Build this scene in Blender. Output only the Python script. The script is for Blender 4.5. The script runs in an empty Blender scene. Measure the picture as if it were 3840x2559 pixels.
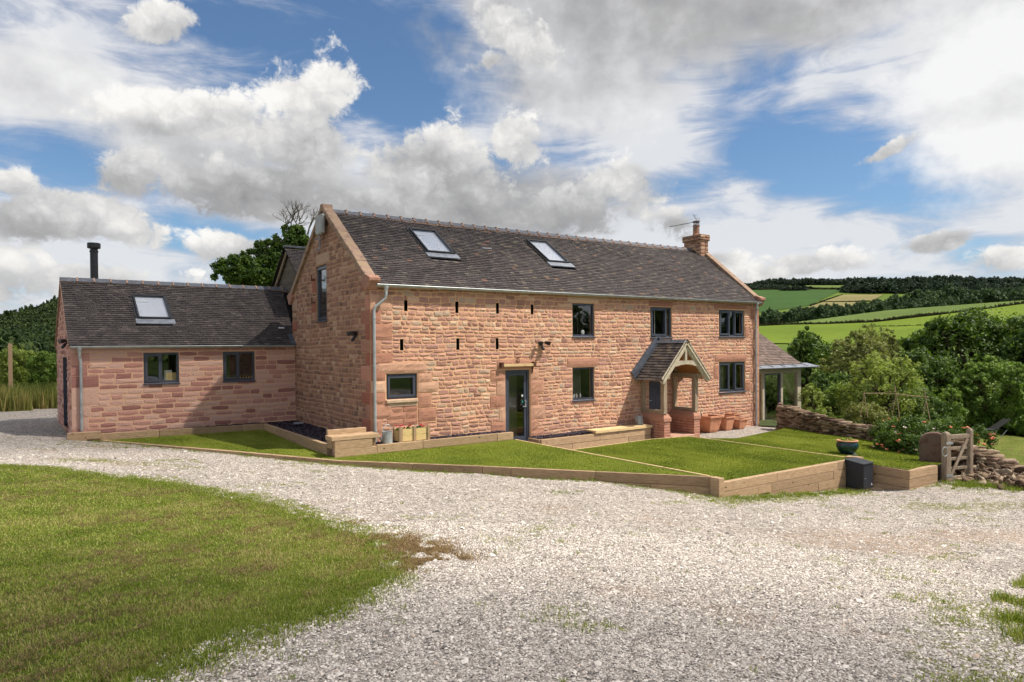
import bpy, bmesh, math, random
import numpy as np
from mathutils import Vector, Matrix
S = bpy.context.scene
COL = S.collection
R = math.radians
rng = np.random.default_rng(7)
random.seed(7)

# ---------------------------------------------------------------- camera
CAM = np.array([-6.757, -16.539, 2.837]); YAW, PITCH, ROLL = 33.99, -0.669, -0.476
FPX, PPY, SW = 2551.25, 1330.05, 3840.0
_a, _p, _r = R(YAW), R(PITCH), R(ROLL)
FW = np.array([math.sin(_a)*math.cos(_p), math.cos(_a)*math.cos(_p), math.sin(_p)])
_rt = np.array([math.cos(_a), -math.sin(_a), 0.0]); _up = np.cross(_rt, FW)
RT = _rt*math.cos(_r) + _up*math.sin(_r); UP = -_rt*math.sin(_r) + _up*math.cos(_r)
cd = bpy.data.cameras.new('camera'); cam = bpy.data.objects.new('camera', cd); COL.objects.link(cam)
cd.sensor_width = 36; cd.sensor_fit = 'HORIZONTAL'; cd.lens = FPX/SW*36
cd.shift_y = (PPY-1279.5)/SW; cd.clip_start = 0.1; cd.clip_end = 9000
cam.matrix_world = Matrix(((RT[0], UP[0], -FW[0], CAM[0]), (RT[1], UP[1], -FW[1], CAM[1]), (RT[2], UP[2], -FW[2], CAM[2]), (0, 0, 0, 1)))
S.camera = cam

def ray(u, v):                      # u, v: measurements taken on the photograph (3840 wide)
    return FW + RT*(u-1920)/FPX - UP*(v-PPY)/FPX
def atz(u, v, z):
    d = ray(u, v); return CAM + d*(z-CAM[2])/d[2]
def V_(x, y): return x*1.632, y*1.632
def az_el(x, y):                    # degrees, az from the view heading
    d = ray(*V_(x, y)); d = d/np.linalg.norm(d)
    return math.degrees(math.atan2(d[0], d[1]))-YAW, math.degrees(math.asin(d[2]))

# ---------------------------------------------------------------- render settings, sun, sky
S.view_settings.view_transform = 'Standard'; S.view_settings.look = 'None'
S.view_settings.exposure = 0.30; S.view_settings.gamma = 1.0
S.render.engine = 'CYCLES'
S.cycles.max_bounces = 5; S.cycles.diffuse_bounces = 2; S.cycles.glossy_bounces = 2; S.cycles.transmission_bounces = 3
S.cycles.transparent_max_bounces = 10; S.cycles.use_adaptive_sampling = True; S.cycles.adaptive_threshold = 0.03; S.cycles.adaptive_min_samples = 12
SUNV = Vector((1.10, -1.0, 2.15)).normalized()      # towards the sun
sd = bpy.data.lights.new('sun', 'SUN'); sun = bpy.data.objects.new('sun', sd); COL.objects.link(sun)
sd.energy = 4.8; sd.angle = R(0.6); sd.color = (1.0, 0.94, 0.86)
sun.rotation_euler = SUNV.to_track_quat('Z', 'Y').to_euler(); sun.location = (20, -20, 40)

world = bpy.data.worlds.new('World'); S.world = world; world.use_nodes = True
nt = world.node_tree; nt.nodes.clear()
class G:
    """tiny node graph helper"""
    def __init__(s, nt): s.nt = nt
    def node(s, t, **k):
        n = s.nt.nodes.new(t)
        for a, b in k.items(): setattr(n, a, b)
        return n
    def put(s, sock, v):
        if isinstance(v, bpy.types.NodeSocket): s.nt.links.new(v, sock)
        elif v is not None: sock.default_value = v
    def math(s, op, a, b=None, c=None, clamp=False):
        n = s.node('ShaderNodeMath', operation=op); n.use_clamp = clamp
        for i, v in enumerate((a, b, c)):
            if v is not None: s.put(n.inputs[i], v)
        return n.outputs[0]
    def vmath(s, op, a, b=None):
        n = s.node('ShaderNodeVectorMath', operation=op); s.put(n.inputs[0], a)
        if b is not None: s.put(n.inputs[1], b)
        return n.outputs[0]
    def ramp(s, fac, stops, interp='LINEAR'):
        n = s.node('ShaderNodeValToRGB'); n.color_ramp.interpolation = interp
        e = n.color_ramp.elements
        while len(e) < len(stops): e.new(0.5)
        for el, (p, c) in zip(e, stops): el.position = p; el.color = (*c[:3], 1)
        s.put(n.inputs[0], fac); return n.outputs[0]
    def mix(s, fac, a, b, blend='MIX'):
        n = s.node('ShaderNodeMix', data_type='RGBA', blend_type=blend)
        s.put(n.inputs[0], fac)
        for i, v in ((6, a), (7, b)):
            s.put(n.inputs[i], (*v[:3], 1) if isinstance(v, tuple) else v)
        return n.outputs[2]
    def noise(s, vec, scale, detail=4, rough=0.5, dist=0.0, dim='3D'):
        n = s.node('ShaderNodeTexNoise'); n.noise_dimensions = dim
        if vec is not None: s.put(n.inputs['Vector'], vec)
        n.inputs['Scale'].default_value = scale; n.inputs['Detail'].default_value = detail
        n.inputs['Roughness'].default_value = rough; n.inputs['Distortion'].default_value = dist
        return n.outputs[0]
    def vor(s, vec, scale, feature='F1', out=0, rand=1.0):
        n = s.node('ShaderNodeTexVoronoi', feature=feature)
        if vec is not None: s.put(n.inputs['Vector'], vec)
        n.inputs['Scale'].default_value = scale; n.inputs['Randomness'].default_value = rand
        return n.outputs[out]
    def smooth(s, v, lo, hi):
        n = s.node('ShaderNodeMapRange', interpolation_type='SMOOTHSTEP')
        s.put(n.inputs[0], v); n.inputs[1].default_value = lo; n.inputs[2].default_value = hi
        return n.outputs[0]
    def mapping(s, vec, loc=(0, 0, 0), rot=(0, 0, 0), scale=(1, 1, 1), t='POINT'):
        n = s.node('ShaderNodeMapping', vector_type=t); s.put(n.inputs[0], vec)
        n.inputs[1].default_value = loc; n.inputs[2].default_value = rot; n.inputs[3].default_value = scale
        return n.outputs[0]

g = G(nt)
sky = g.node('ShaderNodeTexSky', sky_type='NISHITA'); sky.sun_disc = False
sky.sun_elevation = math.asin(SUNV.z); sky.sun_rotation = math.atan2(SUNV.x, SUNV.y)
sky.air_density = 1.0; sky.dust_density = 0.6; sky.ozone_density = 2.2
SKYK = 0.10
tc = g.node('ShaderNodeTexCoord').outputs['Generated']
rot = g.node('ShaderNodeVectorRotate', rotation_type='Z_AXIS'); g.put(rot.inputs['Vector'], tc); rot.inputs['Angle'].default_value = _a
sp = g.node('ShaderNodeSeparateXYZ'); g.put(sp.inputs[0], rot.outputs[0])
DEG = 57.29578
A_ = g.math('MULTIPLY', g.math('ARCTAN2', sp.outputs[0], sp.outputs[1]), DEG)
E_ = g.math('MULTIPLY', g.math('ARCSINE', g.math('MINIMUM', g.math('MAXIMUM', sp.outputs[2], -1.0), 1.0)), DEG)
cb = g.node('ShaderNodeCombineXYZ'); g.put(cb.inputs[0], A_); g.put(cb.inputs[1], E_); AE = cb.outputs[0]
def blob(x, y, rx, ry, ang=0):
    a, e = az_el(x, y); k = 1.632/FPX*DEG*math.cos(R(a))**1.5
    m = g.mapping(AE, (a, e, 0), (0, 0, R(ang)), (rx*k, ry*k, 1), 'TEXTURE')
    n = g.node('ShaderNodeTexGradient', gradient_type='SPHERICAL'); g.put(n.inputs[0], m)
    return n.outputs[1], m
# warped coordinates give the blobs billowing edges
def vor2(vec, scale, det):
    n = g.node('ShaderNodeTexVoronoi', feature='F1'); n.voronoi_dimensions = '2D'; g.put(n.inputs['Vector'], vec)
    n.inputs['Scale'].default_value = scale; n.inputs['Detail'].default_value = det; n.inputs['Roughness'].default_value = 0.6; n.inputs['Lacunarity'].default_value = 2.3
    return n.outputs[0]
wn = g.node('ShaderNodeTexNoise'); wn.noise_dimensions = '2D'; g.put(wn.inputs['Vector'], AE); wn.inputs['Scale'].default_value = .5; wn.inputs['Detail'].default_value = 3
warp = g.vmath('ADD', AE, g.vmath('MULTIPLY', g.vmath('SUBTRACT', wn.outputs[1], (.5, .5, .5)), (2.0, 1.6, 0)))
n1 = g.noise(g.mapping(AE, (3.1, 1.7, 0), (0, 0, 0), (1, 1.3, 1)), 0.17, 8, 0.56, 0.0, '2D')
n2 = g.noise(g.mapping(AE, (2.6, .3, 0), (0, 0, 0), (1, 1.3, 1)), 0.17, 4, 0.5, 0.0, '2D')
vbo = vor2(g.mapping(warp, (0, 0, 0), (0, 0, 0), (1, 1.2, 1)), .33, 3.0)
nstreak = g.noise(g.mapping(AE, (0, 0, 0), (0, 0, R(-16)), (0.38, 1.5, 1)), 0.30, 7, 0.62, 0.4, '2D')
npatch = g.noise(AE, 0.10, 4, 0.55, 0.0, '2D')
# veil of thin high cloud: negative blobs are the blue gaps
VEIL = [(760, 120, 560, 230, -8, -.44), (960, 150, 260, 160, 0, -.34), (130, 370, 330, 110, 5, -.42), (470, 40, 190, 60, 0, -.30),
        (1250, 110, 130, 170, 25, -.42), (1760, 330, 260, 120, -15, -.60), (1960, 395, 350, 130, -18, -.72), (1720, 185, 130, 60, 0, -.32), (2090, 300, 160, 110, -30, -.3),
        (1520, 425, 190, 50, 0, -.35), (450, 530, 190, 60, 0, -.50), (2190, 545, 150, 55, -20, -.35), (1080, 430, 160, 100, 0, -.30), (600, 250, 300, 80, 10, -.3),
        (2340, 150, 380, 500, 0, .45), (120, 200, 330, 150, 0, .25), (1500, 330, 260, 130, 0, .30), (1700, 560, 600, 110, 0, .3), (100, 620, 500, 150, 0, .2), (1400, 620, 700, 120, 0, .25)]
acc = 0.70
for x, y, rx, ry, an, w in VEIL:
    b, _ = blob(x, y, rx, ry, an); acc = g.math('MULTIPLY_ADD', b, w*1.35, acc)
vv = g.math('ADD', acc, g.math('MULTIPLY', g.math('SUBTRACT', nstreak, 0.5), 1.35))
vv = g.math('ADD', vv, g.math('MULTIPLY', g.math('SUBTRACT', npatch, 0.5), 0.7))
a_veil = g.math('MULTIPLY', g.smooth(vv, 0.18, 0.92), 0.93)
# cumulus: x, y, rx, ry, angle, brightness, top-to-bottom gradient
CUM = [(720, 225, 150, 110, 25, .86, .34), (430, 268, 270, 80, 6, .80, .40), (690, 330, 190, 110, 0, .74, .34), (560, 425, 330, 90, 0, .52, .34), (300, 400, 120, 80, 0, .72, .34),
       (1185, 330, 90, 100, 0, .78, .30), (1020, 400, 230, 130, 0, .62, .30), (1385, 425, 120, 70, 10, .72, .36), (1220, 490, 340, 80, 0, .48, .2), (1555, 510, 90, 50, 0, .66, .3), (850, 470, 250, 60, 0, .46, .2),
       (1190, 90, 130, 60, -30, .74, .2),
       (370, 55, 110, 50, 15, .74, .25), (30, 418, 80, 60, 0, .80, .34), (130, 500, 240, 80, 0, .60, .30), (280, 520, 150, 70, -20, .80, .4), (560, 570, 200, 45, 0, .80, .34), (150, 640, 380, 80, 0, .78, .2),
       (1900, 600, 170, 42, 0, .84, .36), (1735, 632, 80, 32, 0, .84, .3), (2310, 590, 100, 50, 0, .84, .3), (1640, 605, 80, 45, 0, .82, .3),
       (2040, 345, 100, 26, 22, .76, .2), (2150, 555, 120, 30, 8, .66, .2), (1130, 140, 60, 26, 15, .74, .2)]
SOFT = [(470, 320, 360, 110, 0, .66), (90, 180, 260, 130, 0, .86), (1500, 20, 520, 170, 3, .30), (1870, -20, 420, 150, 0, .50), (1230, 10, 240, 110, -15, .60), (2340, 170, 370, 430, 0, .98), (1330, 190, 280, 150, 0, .74), (1130, 470, 420, 110, 0, .46), (640, 440, 300, 90, 0, .52)]
sm = None; sn = 0.0; sdn = 0.0001
for x, y, rx, ry, an, br in SOFT:
    b, m = blob(x, y, rx*1.25, ry*1.25, an); sm = b if sm is None else g.math('MAXIMUM', sm, b); sn = g.math('MULTIPLY_ADD', b, br, sn); sdn = g.math('ADD', sdn, b)
kmax = None; num = 0.0; den = 0.0001
for x, y, rx, ry, an, br, gr in CUM:
    b, m = blob(x, y, rx*1.45, ry*1.45, an)
    s2 = g.node('ShaderNodeSeparateXYZ'); g.put(s2.inputs[0], m)
    kmax = b if kmax is None else g.math('MAXIMUM', kmax, b)
    bb = g.math('MULTIPLY', b, b)
    num = g.math('MULTIPLY_ADD', bb, g.math('MULTIPLY_ADD', s2.outputs[1], gr*1.5, br), num)
    den = g.math('ADD', den, bb)
shade = g.math('DIVIDE', num, den)
dens = g.math('ADD', kmax, g.math('MULTIPLY', g.math('SUBTRACT', n1, 0.47), 1.0))
dens = g.math('ADD', dens, g.math('MULTIPLY', g.math('SUBTRACT', 0.42, vbo), 0.30))
a_cum = g.smooth(dens, 0.26, 0.52)
relief = g.math('MULTIPLY', g.math('SUBTRACT', n1, n2), .8)
sh = g.math('ADD', g.math('ADD', shade, relief), g.math('MULTIPLY', g.math('SUBTRACT', 0.42, vbo), 0.26))
edge = g.smooth(dens, 0.80, 0.36)
sh = g.math('ADD', sh, g.math('MULTIPLY', edge, 0.08))
c_cum = g.ramp(sh, [(0.10, (.25, .25, .255)), (.42, (.37, .37, .375)), (.66, (.53, .53, .53)), (.86, (.70, .69, .67)), (1.0, (.80, .785, .76))])
c_veil = g.ramp(g.math('ADD', vv, g.math('MULTIPLY', npatch, .25)), [(0.3, (.31, .37, .48)), (0.75, (.50, .52, .58)), (1.15, (.64, .65, .67))])
skyb = g.vmath('MULTIPLY', sky.outputs[0], (0.74, 0.88, 0.98))
def scalec(c, k): return g.vmath('MULTIPLY', c, (k, k, k))
a_soft = g.math('MULTIPLY', g.smooth(g.math('ADD', sm, g.math('MULTIPLY', g.math('SUBTRACT', n1, .5), .8)), .14, .62), .96)
ssh = g.math('ADD', g.math('DIVIDE', sn, sdn), g.math('MULTIPLY', g.math('SUBTRACT', n1, .5), .9))
c_soft = g.ramp(ssh, [(0.15, (.26, .26, .26)), (.42, (.38, .38, .382)), (.66, (.55, .55, .56)), (1.0, (.76, .76, .76))])
c0 = g.mix(a_veil, skyb, scalec(c_veil, 1/SKYK)); c1 = g.mix(a_soft, c0, scalec(c_soft, 1/SKYK)); c2 = g.mix(a_cum, c1, scalec(c_cum, 1/SKYK))
bg = g.node('ShaderNodeBackground'); g.put(bg.inputs[0], c2); bg.inputs[1].default_value = SKYK
world.cycles.sampling_method = 'NONE'
wo = g.node('ShaderNodeOutputWorld'); nt.links.new(bg.outputs[0], wo.inputs[0])

# ---------------------------------------------------------------- materials
def srgb(r, g_, b):
    f = lambda c: (c/255/12.92) if c/255 <= .04045 else ((c/255+.055)/1.055)**2.4
    return (f(r), f(g_), f(b))
def base_mat(name, rough=0.8, spec=0.3, metallic=0.0):
    m = bpy.data.materials.new(name); m.use_nodes = True; m.node_tree.nodes.clear()
    h = G(m.node_tree); b = h.node('ShaderNodeBsdfPrincipled'); o = h.node('ShaderNodeOutputMaterial')
    m.node_tree.links.new(b.outputs[0], o.inputs[0]); b.inputs['Roughness'].default_value = rough
    b.inputs['Specular IOR Level'].default_value = spec; b.inputs['Metallic'].default_value = metallic
    return m, h, b, o
def add_bump(h, b, height, dist, strength=1.0):
    n = h.node('ShaderNodeBump'); n.inputs['Distance'].default_value = dist; n.inputs['Strength'].default_value = strength
    h.put(n.inputs['Height'], height); h.put(b.inputs['Normal'], n.outputs[0])
def obj_co(h): return h.node('ShaderNodeTexCoord').outputs['Object']
def noise_mat(name, c1, c2, scale=8, rough=0.8, bump=0.0, detail=5, spec=0.3, metallic=0, stretch=(1, 1, 1), c3=None, lo=.3, hi=.7):
    m, h, b, o = base_mat(name, rough, spec, metallic)
    v = h.mapping(obj_co(h), scale=stretch); n = h.noise(v, scale, detail, .6)
    st = [(lo, c1), (hi, c2)] if c3 is None else [(lo, c1), ((lo+hi)/2, c2), (hi, c3)]
    h.put(b.inputs['Base Color'], h.ramp(n, st))
    if bump: add_bump(h, b, n, bump)
    return m
def attr(h, name='tint'):
    n = h.node('ShaderNodeAttribute', attribute_name=name); return n.outputs['Fac']
def tint_mat(name, stops, rough=0.85, bump=0.0, bscale=20, var=.12, spec=0.3, stretch=(1, 1, 1), metallic=0, stain=None):
    m, h, b, o = base_mat(name, rough, spec, metallic)
    v = h.mapping(obj_co(h), scale=stretch); n = h.noise(v, bscale, 5, .65)
    t = h.math('MULTIPLY_ADD', h.math('SUBTRACT', n, .5), var*2, attr(h))
    c = h.ramp(t, stops)
    if stain:
        n3 = h.noise(obj_co(h), stain[1], 4, .6); c = h.mix(h.smooth(n3, stain[2], stain[3]), c, stain[0])
    h.put(b.inputs['Base Color'], c)
    if bump: add_bump(h, b, n, bump)
    return m
M = {}
def pal(st, sat=.72, gain=1.05):
    out = []
    for p, c in st: m_ = .3*c[0]+.6*c[1]+.1*c[2]; out.append((p, tuple(min(1, (m_+(x-m_)*sat)*gain) for x in c)))
    return out
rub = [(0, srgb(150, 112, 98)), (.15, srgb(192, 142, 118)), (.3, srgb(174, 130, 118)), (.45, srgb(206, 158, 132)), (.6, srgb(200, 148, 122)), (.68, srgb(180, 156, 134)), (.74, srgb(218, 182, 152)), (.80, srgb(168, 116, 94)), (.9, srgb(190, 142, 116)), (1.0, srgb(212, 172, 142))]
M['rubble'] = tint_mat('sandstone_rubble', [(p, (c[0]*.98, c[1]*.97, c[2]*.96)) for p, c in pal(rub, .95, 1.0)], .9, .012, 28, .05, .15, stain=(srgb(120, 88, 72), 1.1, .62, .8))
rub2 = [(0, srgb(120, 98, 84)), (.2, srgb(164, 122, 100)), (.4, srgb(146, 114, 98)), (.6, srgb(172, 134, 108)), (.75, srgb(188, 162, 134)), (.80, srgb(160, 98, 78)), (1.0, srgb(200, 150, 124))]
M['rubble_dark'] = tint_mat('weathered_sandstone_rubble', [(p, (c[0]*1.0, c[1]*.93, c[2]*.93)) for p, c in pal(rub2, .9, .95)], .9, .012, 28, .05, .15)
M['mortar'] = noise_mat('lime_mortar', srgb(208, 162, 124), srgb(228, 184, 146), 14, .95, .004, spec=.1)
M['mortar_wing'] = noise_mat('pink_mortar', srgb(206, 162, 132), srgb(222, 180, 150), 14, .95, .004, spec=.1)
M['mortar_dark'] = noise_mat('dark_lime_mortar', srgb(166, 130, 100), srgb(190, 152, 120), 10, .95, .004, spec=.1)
ash = [(0, srgb(160, 106, 94)), (.3, srgb(190, 132, 116)), (.6, srgb(204, 148, 128)), (.8, srgb(212, 166, 146)), (1, srgb(212, 166, 142))]
M['ashlar'] = tint_mat('pitched_pink_ashlar', pal(ash, .86, .98), .9, .02, 16, .08, .15, (1, 1, 3))
M['coping'] = noise_mat('coping_stone', srgb(118, 98, 84), srgb(156, 128, 108), 5, .9, .01, c3=srgb(150, 132, 100))
M['red_stone'] = noise_mat('red_sandstone', srgb(146, 106, 88), srgb(176, 134, 112), 9, .9, .008)
M['cream_stone'] = noise_mat('cream_stone', srgb(176, 148, 122), srgb(206, 180, 150), 7, .9, .01)
tile = [(0, srgb(52, 47, 45)), (.3, srgb(64, 57, 55)), (.6, srgb(78, 70, 66)), (.83, srgb(94, 85, 79)), (.93, srgb(106, 95, 80)), (1, srgb(120, 86, 70))]
M['tile'] = tint_mat('clay_roof_tile', tile, .75, .004, 30, .05, .3)
tile2 = [(0, srgb(94, 80, 72)), (.5, srgb(112, 96, 87)), (1, srgb(130, 112, 101))]
M['tile_brown'] = tint_mat('brown_roof_tile', tile2, .8, .004, 30, .08, .25)
M['under'] = noise_mat('felt_and_slit_shade', srgb(22, 19, 19), srgb(30, 26, 26), 5, .9)  # roof underlay; also the near-black shade colour inside the vent slits
M['ridge'] = noise_mat('blue_clay_ridge', srgb(78, 80, 86), srgb(104, 106, 112), 8, .6, .003)
M['bedding'] = noise_mat('ridge_mortar', srgb(140, 112, 96), srgb(170, 138, 118), 12, .9, .004)
M['anthracite'] = noise_mat('anthracite_paint', srgb(62, 66, 76), srgb(70, 75, 86), 3, .4, spec=.5)
M['lead'] = noise_mat('lead_sheet', srgb(112, 116, 124), srgb(150, 154, 160), 6, .5, .003, metallic=.3)
M['lead_dark'] = noise_mat('dark_lead', srgb(70, 74, 82), srgb(92, 96, 104), 6, .55, .003)
M['zinc'] = noise_mat('galvanised_steel', srgb(150, 154, 154), srgb(186, 190, 188), 5, .42, metallic=.35, spec=.5)
M['black_metal'] = noise_mat('black_steel', srgb(26, 26, 27), srgb(36, 36, 37), 4, .45, spec=.5)
M['black_gloss'] = noise_mat('black_plastic', srgb(12, 12, 13), srgb(20, 20, 21), 4, .3, spec=.5)
M['rust'] = noise_mat('rusty_iron', srgb(70, 44, 34), srgb(110, 70, 50), 14, .85, .002)
M['white'] = noise_mat('white_plastic', srgb(206, 208, 206), srgb(224, 226, 222), 3, .5)
M['greybox'] = noise_mat('grey_plastic', srgb(142, 142, 138), srgb(166, 166, 160), 3, .5)
M['terracotta'] = noise_mat('terracotta', srgb(190, 128, 96), srgb(214, 156, 122), 6, .85, .003)
M['glaze'] = noise_mat('blue_green_glaze', srgb(14, 40, 44), srgb(30, 66, 66), 5, .12, spec=.6)
M['parcel'] = noise_mat('dark_grey_powder_coat', srgb(40, 42, 46), srgb(48, 50, 55), 3, .5)
M['concrete'] = noise_mat('paving_stone', srgb(170, 130, 108), srgb(196, 158, 134), 5, .9, .004)
M['cane'] = noise_mat('bamboo_cane', srgb(150, 130, 96), srgb(178, 158, 122), 20, .7)
M['post_wood'] = noise_mat('old_post_wood', srgb(150, 122, 92), srgb(180, 152, 120), 10, .9, .004, stretch=(6, 6, 1))
def wood(name, c1, c2, c3, sc=3.0, stretch=(1, 14, 14), knots=True, bump=.003, rough=.8):
    m, h, b, o = base_mat(name, rough, .25)
    co = obj_co(h); v = h.mapping(co, scale=stretch); n = h.noise(v, sc, 6, .65, .3)
    c = h.ramp(n, [(.25, c1), (.5, c2), (.75, c3)])
    t = attr(h); hs = h.node('ShaderNodeHueSaturation'); h.put(hs.inputs['Value'], h.math('MULTIPLY_ADD', t, .34, .82)); h.put(hs.inputs['Color'], c); c = hs.outputs[0]
    if knots:
        kv = h.vor(h.mapping(co, scale=(1.6, 1.6, 3.2)), 1.6); c = h.mix(h.smooth(kv, .11, .06), c, tuple(x*.42 for x in c1))
    h.put(b.inputs['Base Color'], c); add_bump(h, b, n, bump)
    return m
M['sleeper'] = wood('softwood_sleeper', srgb(134, 108, 82), srgb(170, 142, 110), srgb(190, 162, 130), stretch=(2, 2, 14))
M['sleeper_pale'] = wood('pale_softwood', srgb(176, 146, 102), srgb(206, 178, 130), srgb(218, 194, 150), stretch=(2, 2, 14))
M['oak'] = wood('weathered_oak', srgb(120, 104, 84), srgb(158, 140, 116), srgb(184, 168, 144), stretch=(10, 10, 1.2), knots=False)
M['oak_pale'] = wood('pale_oak', srgb(148, 136, 114), srgb(182, 170, 146), srgb(198, 188, 164), stretch=(4, 4, 4), knots=False)
M['board'] = wood('dark_weatherboard', srgb(74, 66, 58), srgb(100, 90, 80), srgb(122, 112, 100), stretch=(2, 2, 14), knots=False)
M['gate_wood'] = wood('silvered_gate_wood', srgb(110, 96, 80), srgb(146, 130, 110), srgb(168, 152, 132), stretch=(9, 9, 1.6), knots=False)
M['oak_in'] = wood('honey_oak', srgb(150, 100, 56), srgb(176, 124, 72), srgb(196, 144, 92), knots=False)
# glass: clear pane with real reflections
def glass_mat():
    m, h, b, o = base_mat('window_glass'); m.node_tree.nodes.remove(b)
    tr = h.node('ShaderNodeBsdfTransparent'); tr.inputs[0].default_value = (.92, .93, .92, 1)
    gl = h.node('ShaderNodeBsdfGlossy'); gl.inputs['Roughness'].default_value = .01; gl.inputs['Color'].default_value = (.95, .97, 1, 1)
    fr = h.node('ShaderNodeLayerWeight'); fr.inputs[0].default_value = .5
    n = h.noise(obj_co(h), 1.3, 2, .5); bp = h.node('ShaderNodeBump'); bp.inputs['Distance'].default_value = .0006; h.put(bp.inputs['Height'], n)
    h.put(gl.inputs['Normal'], bp.outputs[0])
    mx = h.node('ShaderNodeMixShader'); h.put(mx.inputs[0], h.math('MULTIPLY_ADD', h.math('POWER', fr.outputs[1], 5.0), .9, .07)); m.node_tree.links.new(tr.outputs[0], mx.inputs[1]); m.node_tree.links.new(gl.outputs[0], mx.inputs[2])
    m.node_tree.links.new(mx.outputs[0], o.inputs[0]); return m
M['glass'] = glass_mat()
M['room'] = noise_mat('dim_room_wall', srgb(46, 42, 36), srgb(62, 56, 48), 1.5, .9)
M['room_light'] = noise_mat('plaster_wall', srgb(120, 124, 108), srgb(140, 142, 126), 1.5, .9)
M['blind'] = noise_mat('dark_slatted_blind', srgb(40, 40, 40), srgb(64, 62, 58), 30, .6)
M['blind_white'] = noise_mat('white_roller_blind', srgb(196, 196, 208), srgb(206, 206, 218), 2, .8)
M['door_paint'] = noise_mat('slate_grey_door_paint', srgb(74, 78, 90), srgb(86, 90, 102), 4, .5)
M['pink'] = noise_mat('magenta_petals', srgb(214, 20, 76), srgb(240, 60, 110), 30, .6)
M['redpetal'] = noise_mat('red_petals', srgb(196, 24, 34), srgb(220, 50, 50), 30, .6)
M['whitepetal'] = noise_mat('white_petals', srgb(230, 214, 206), srgb(240, 226, 220), 30, .6)
M['peach'] = noise_mat('peach_petals', srgb(226, 130, 92), srgb(240, 176, 140), 30, .6)
M['lightwood'] = noise_mat('new_pine', srgb(200, 172, 112), srgb(218, 192, 138), 8, .8, .002, stretch=(1, 1, 8))
def leaf_mat(name, stops, trans=.32, rough=.55):
    m, h, b, o = base_mat(name, rough, .35)
    c = h.ramp(attr(h), stops); h.put(b.inputs['Base Color'], c)
    t = h.node('ShaderNodeBsdfTranslucent'); hs = h.node('ShaderNodeHueSaturation'); hs.inputs['Value'].default_value = 1.5; hs.inputs['Saturation'].default_value = 1.1; h.put(hs.inputs['Color'], c); h.put(t.inputs[0], hs.outputs[0])
    mx = h.node('ShaderNodeMixShader'); mx.inputs[0].default_value = trans
    m.node_tree.links.new(b.outputs[0], mx.inputs[1]); m.node_tree.links.new(t.outputs[0], mx.inputs[2]); m.node_tree.links.new(mx.outputs[0], o.inputs[0])
    return m
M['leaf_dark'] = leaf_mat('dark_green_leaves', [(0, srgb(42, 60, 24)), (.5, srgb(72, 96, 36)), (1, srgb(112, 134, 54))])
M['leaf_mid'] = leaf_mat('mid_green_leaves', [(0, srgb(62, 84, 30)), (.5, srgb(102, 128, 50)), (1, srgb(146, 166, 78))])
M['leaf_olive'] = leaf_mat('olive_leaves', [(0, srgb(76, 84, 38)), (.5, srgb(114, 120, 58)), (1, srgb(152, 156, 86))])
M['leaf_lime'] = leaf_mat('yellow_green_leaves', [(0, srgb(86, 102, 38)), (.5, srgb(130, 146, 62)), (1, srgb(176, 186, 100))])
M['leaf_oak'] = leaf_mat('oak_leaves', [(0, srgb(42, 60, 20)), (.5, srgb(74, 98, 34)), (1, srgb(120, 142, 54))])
M['leaf_far'] = leaf_mat('distant_leaves', [(0, srgb(48, 62, 42)), (.5, srgb(66, 84, 52)), (1, srgb(92, 110, 64))], .2, .8)
M['leaf_far2'] = leaf_mat('distant_dark_leaves', [(0, srgb(38, 50, 40)), (.5, srgb(50, 64, 46)), (1, srgb(68, 84, 56))], .15, .8)
M['leaf_hill'] = leaf_mat('hillside_wood_leaves', [(0, srgb(28, 42, 20)), (.5, srgb(46, 62, 28)), (1, srgb(84, 98, 42))], .2, .85)
M['bark'] = noise_mat('bark', srgb(52, 44, 34), srgb(92, 80, 62), 12, .95, .02, stretch=(3, 3, 1))
M['bark_grey'] = noise_mat('grey_dead_bark', srgb(96, 90, 80), srgb(128, 120, 106), 12, .95, .01)
blade = [(0, srgb(58, 76, 20)), (.3, srgb(106, 124, 38)), (.5, srgb(138, 150, 60)), (.72, srgb(168, 168, 94)), (.82, srgb(166, 148, 100)), (1, srgb(108, 86, 60))]
M['blade'] = leaf_mat('grass_blades', blade, .35, .6)
M['lawnblade'] = leaf_mat('mown_grass_blades', [(0, srgb(92, 104, 30)), (.5, srgb(122, 132, 44)), (1, srgb(152, 156, 70))], .35, .6)
M['straw'] = leaf_mat('dry_grass', [(0, srgb(96, 74, 48)), (.5, srgb(134, 108, 72)), (1, srgb(178, 156, 108))], .2, .8)
M['reed'] = leaf_mat('tall_wild_grass', [(0, srgb(70, 86, 30)), (.5, srgb(116, 122, 56)), (1, srgb(170, 150, 96))], .3, .8)
M['pebble'] = tint_mat('limestone_chippings', [(0, srgb(78, 74, 72)), (.22, srgb(134, 125, 116)), (.5, srgb(190, 179, 167)), (.75, srgb(222, 211, 198)), (.92, srgb(238, 228, 216)), (1, srgb(192, 160, 136))], .85, .0, 30, .03, .25)
M['slatechip'] = tint_mat('plum_slate_chips', [(0, srgb(36, 30, 36)), (.6, srgb(60, 50, 60)), (1, srgb(96, 84, 92))], .6, 0, 30, .05)
M['drystone'] = tint_mat('dry_walling_stone', [(0, srgb(74, 58, 46)), (.3, srgb(106, 88, 70)), (.6, srgb(138, 118, 96)), (.85, srgb(160, 144, 122)), (1, srgb(124, 98, 84))], .92, .02, 12, .10, .15)
M['soil'] = noise_mat('dark_soil', srgb(40, 30, 22), srgb(66, 50, 36), 12, .95, .01)
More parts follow.
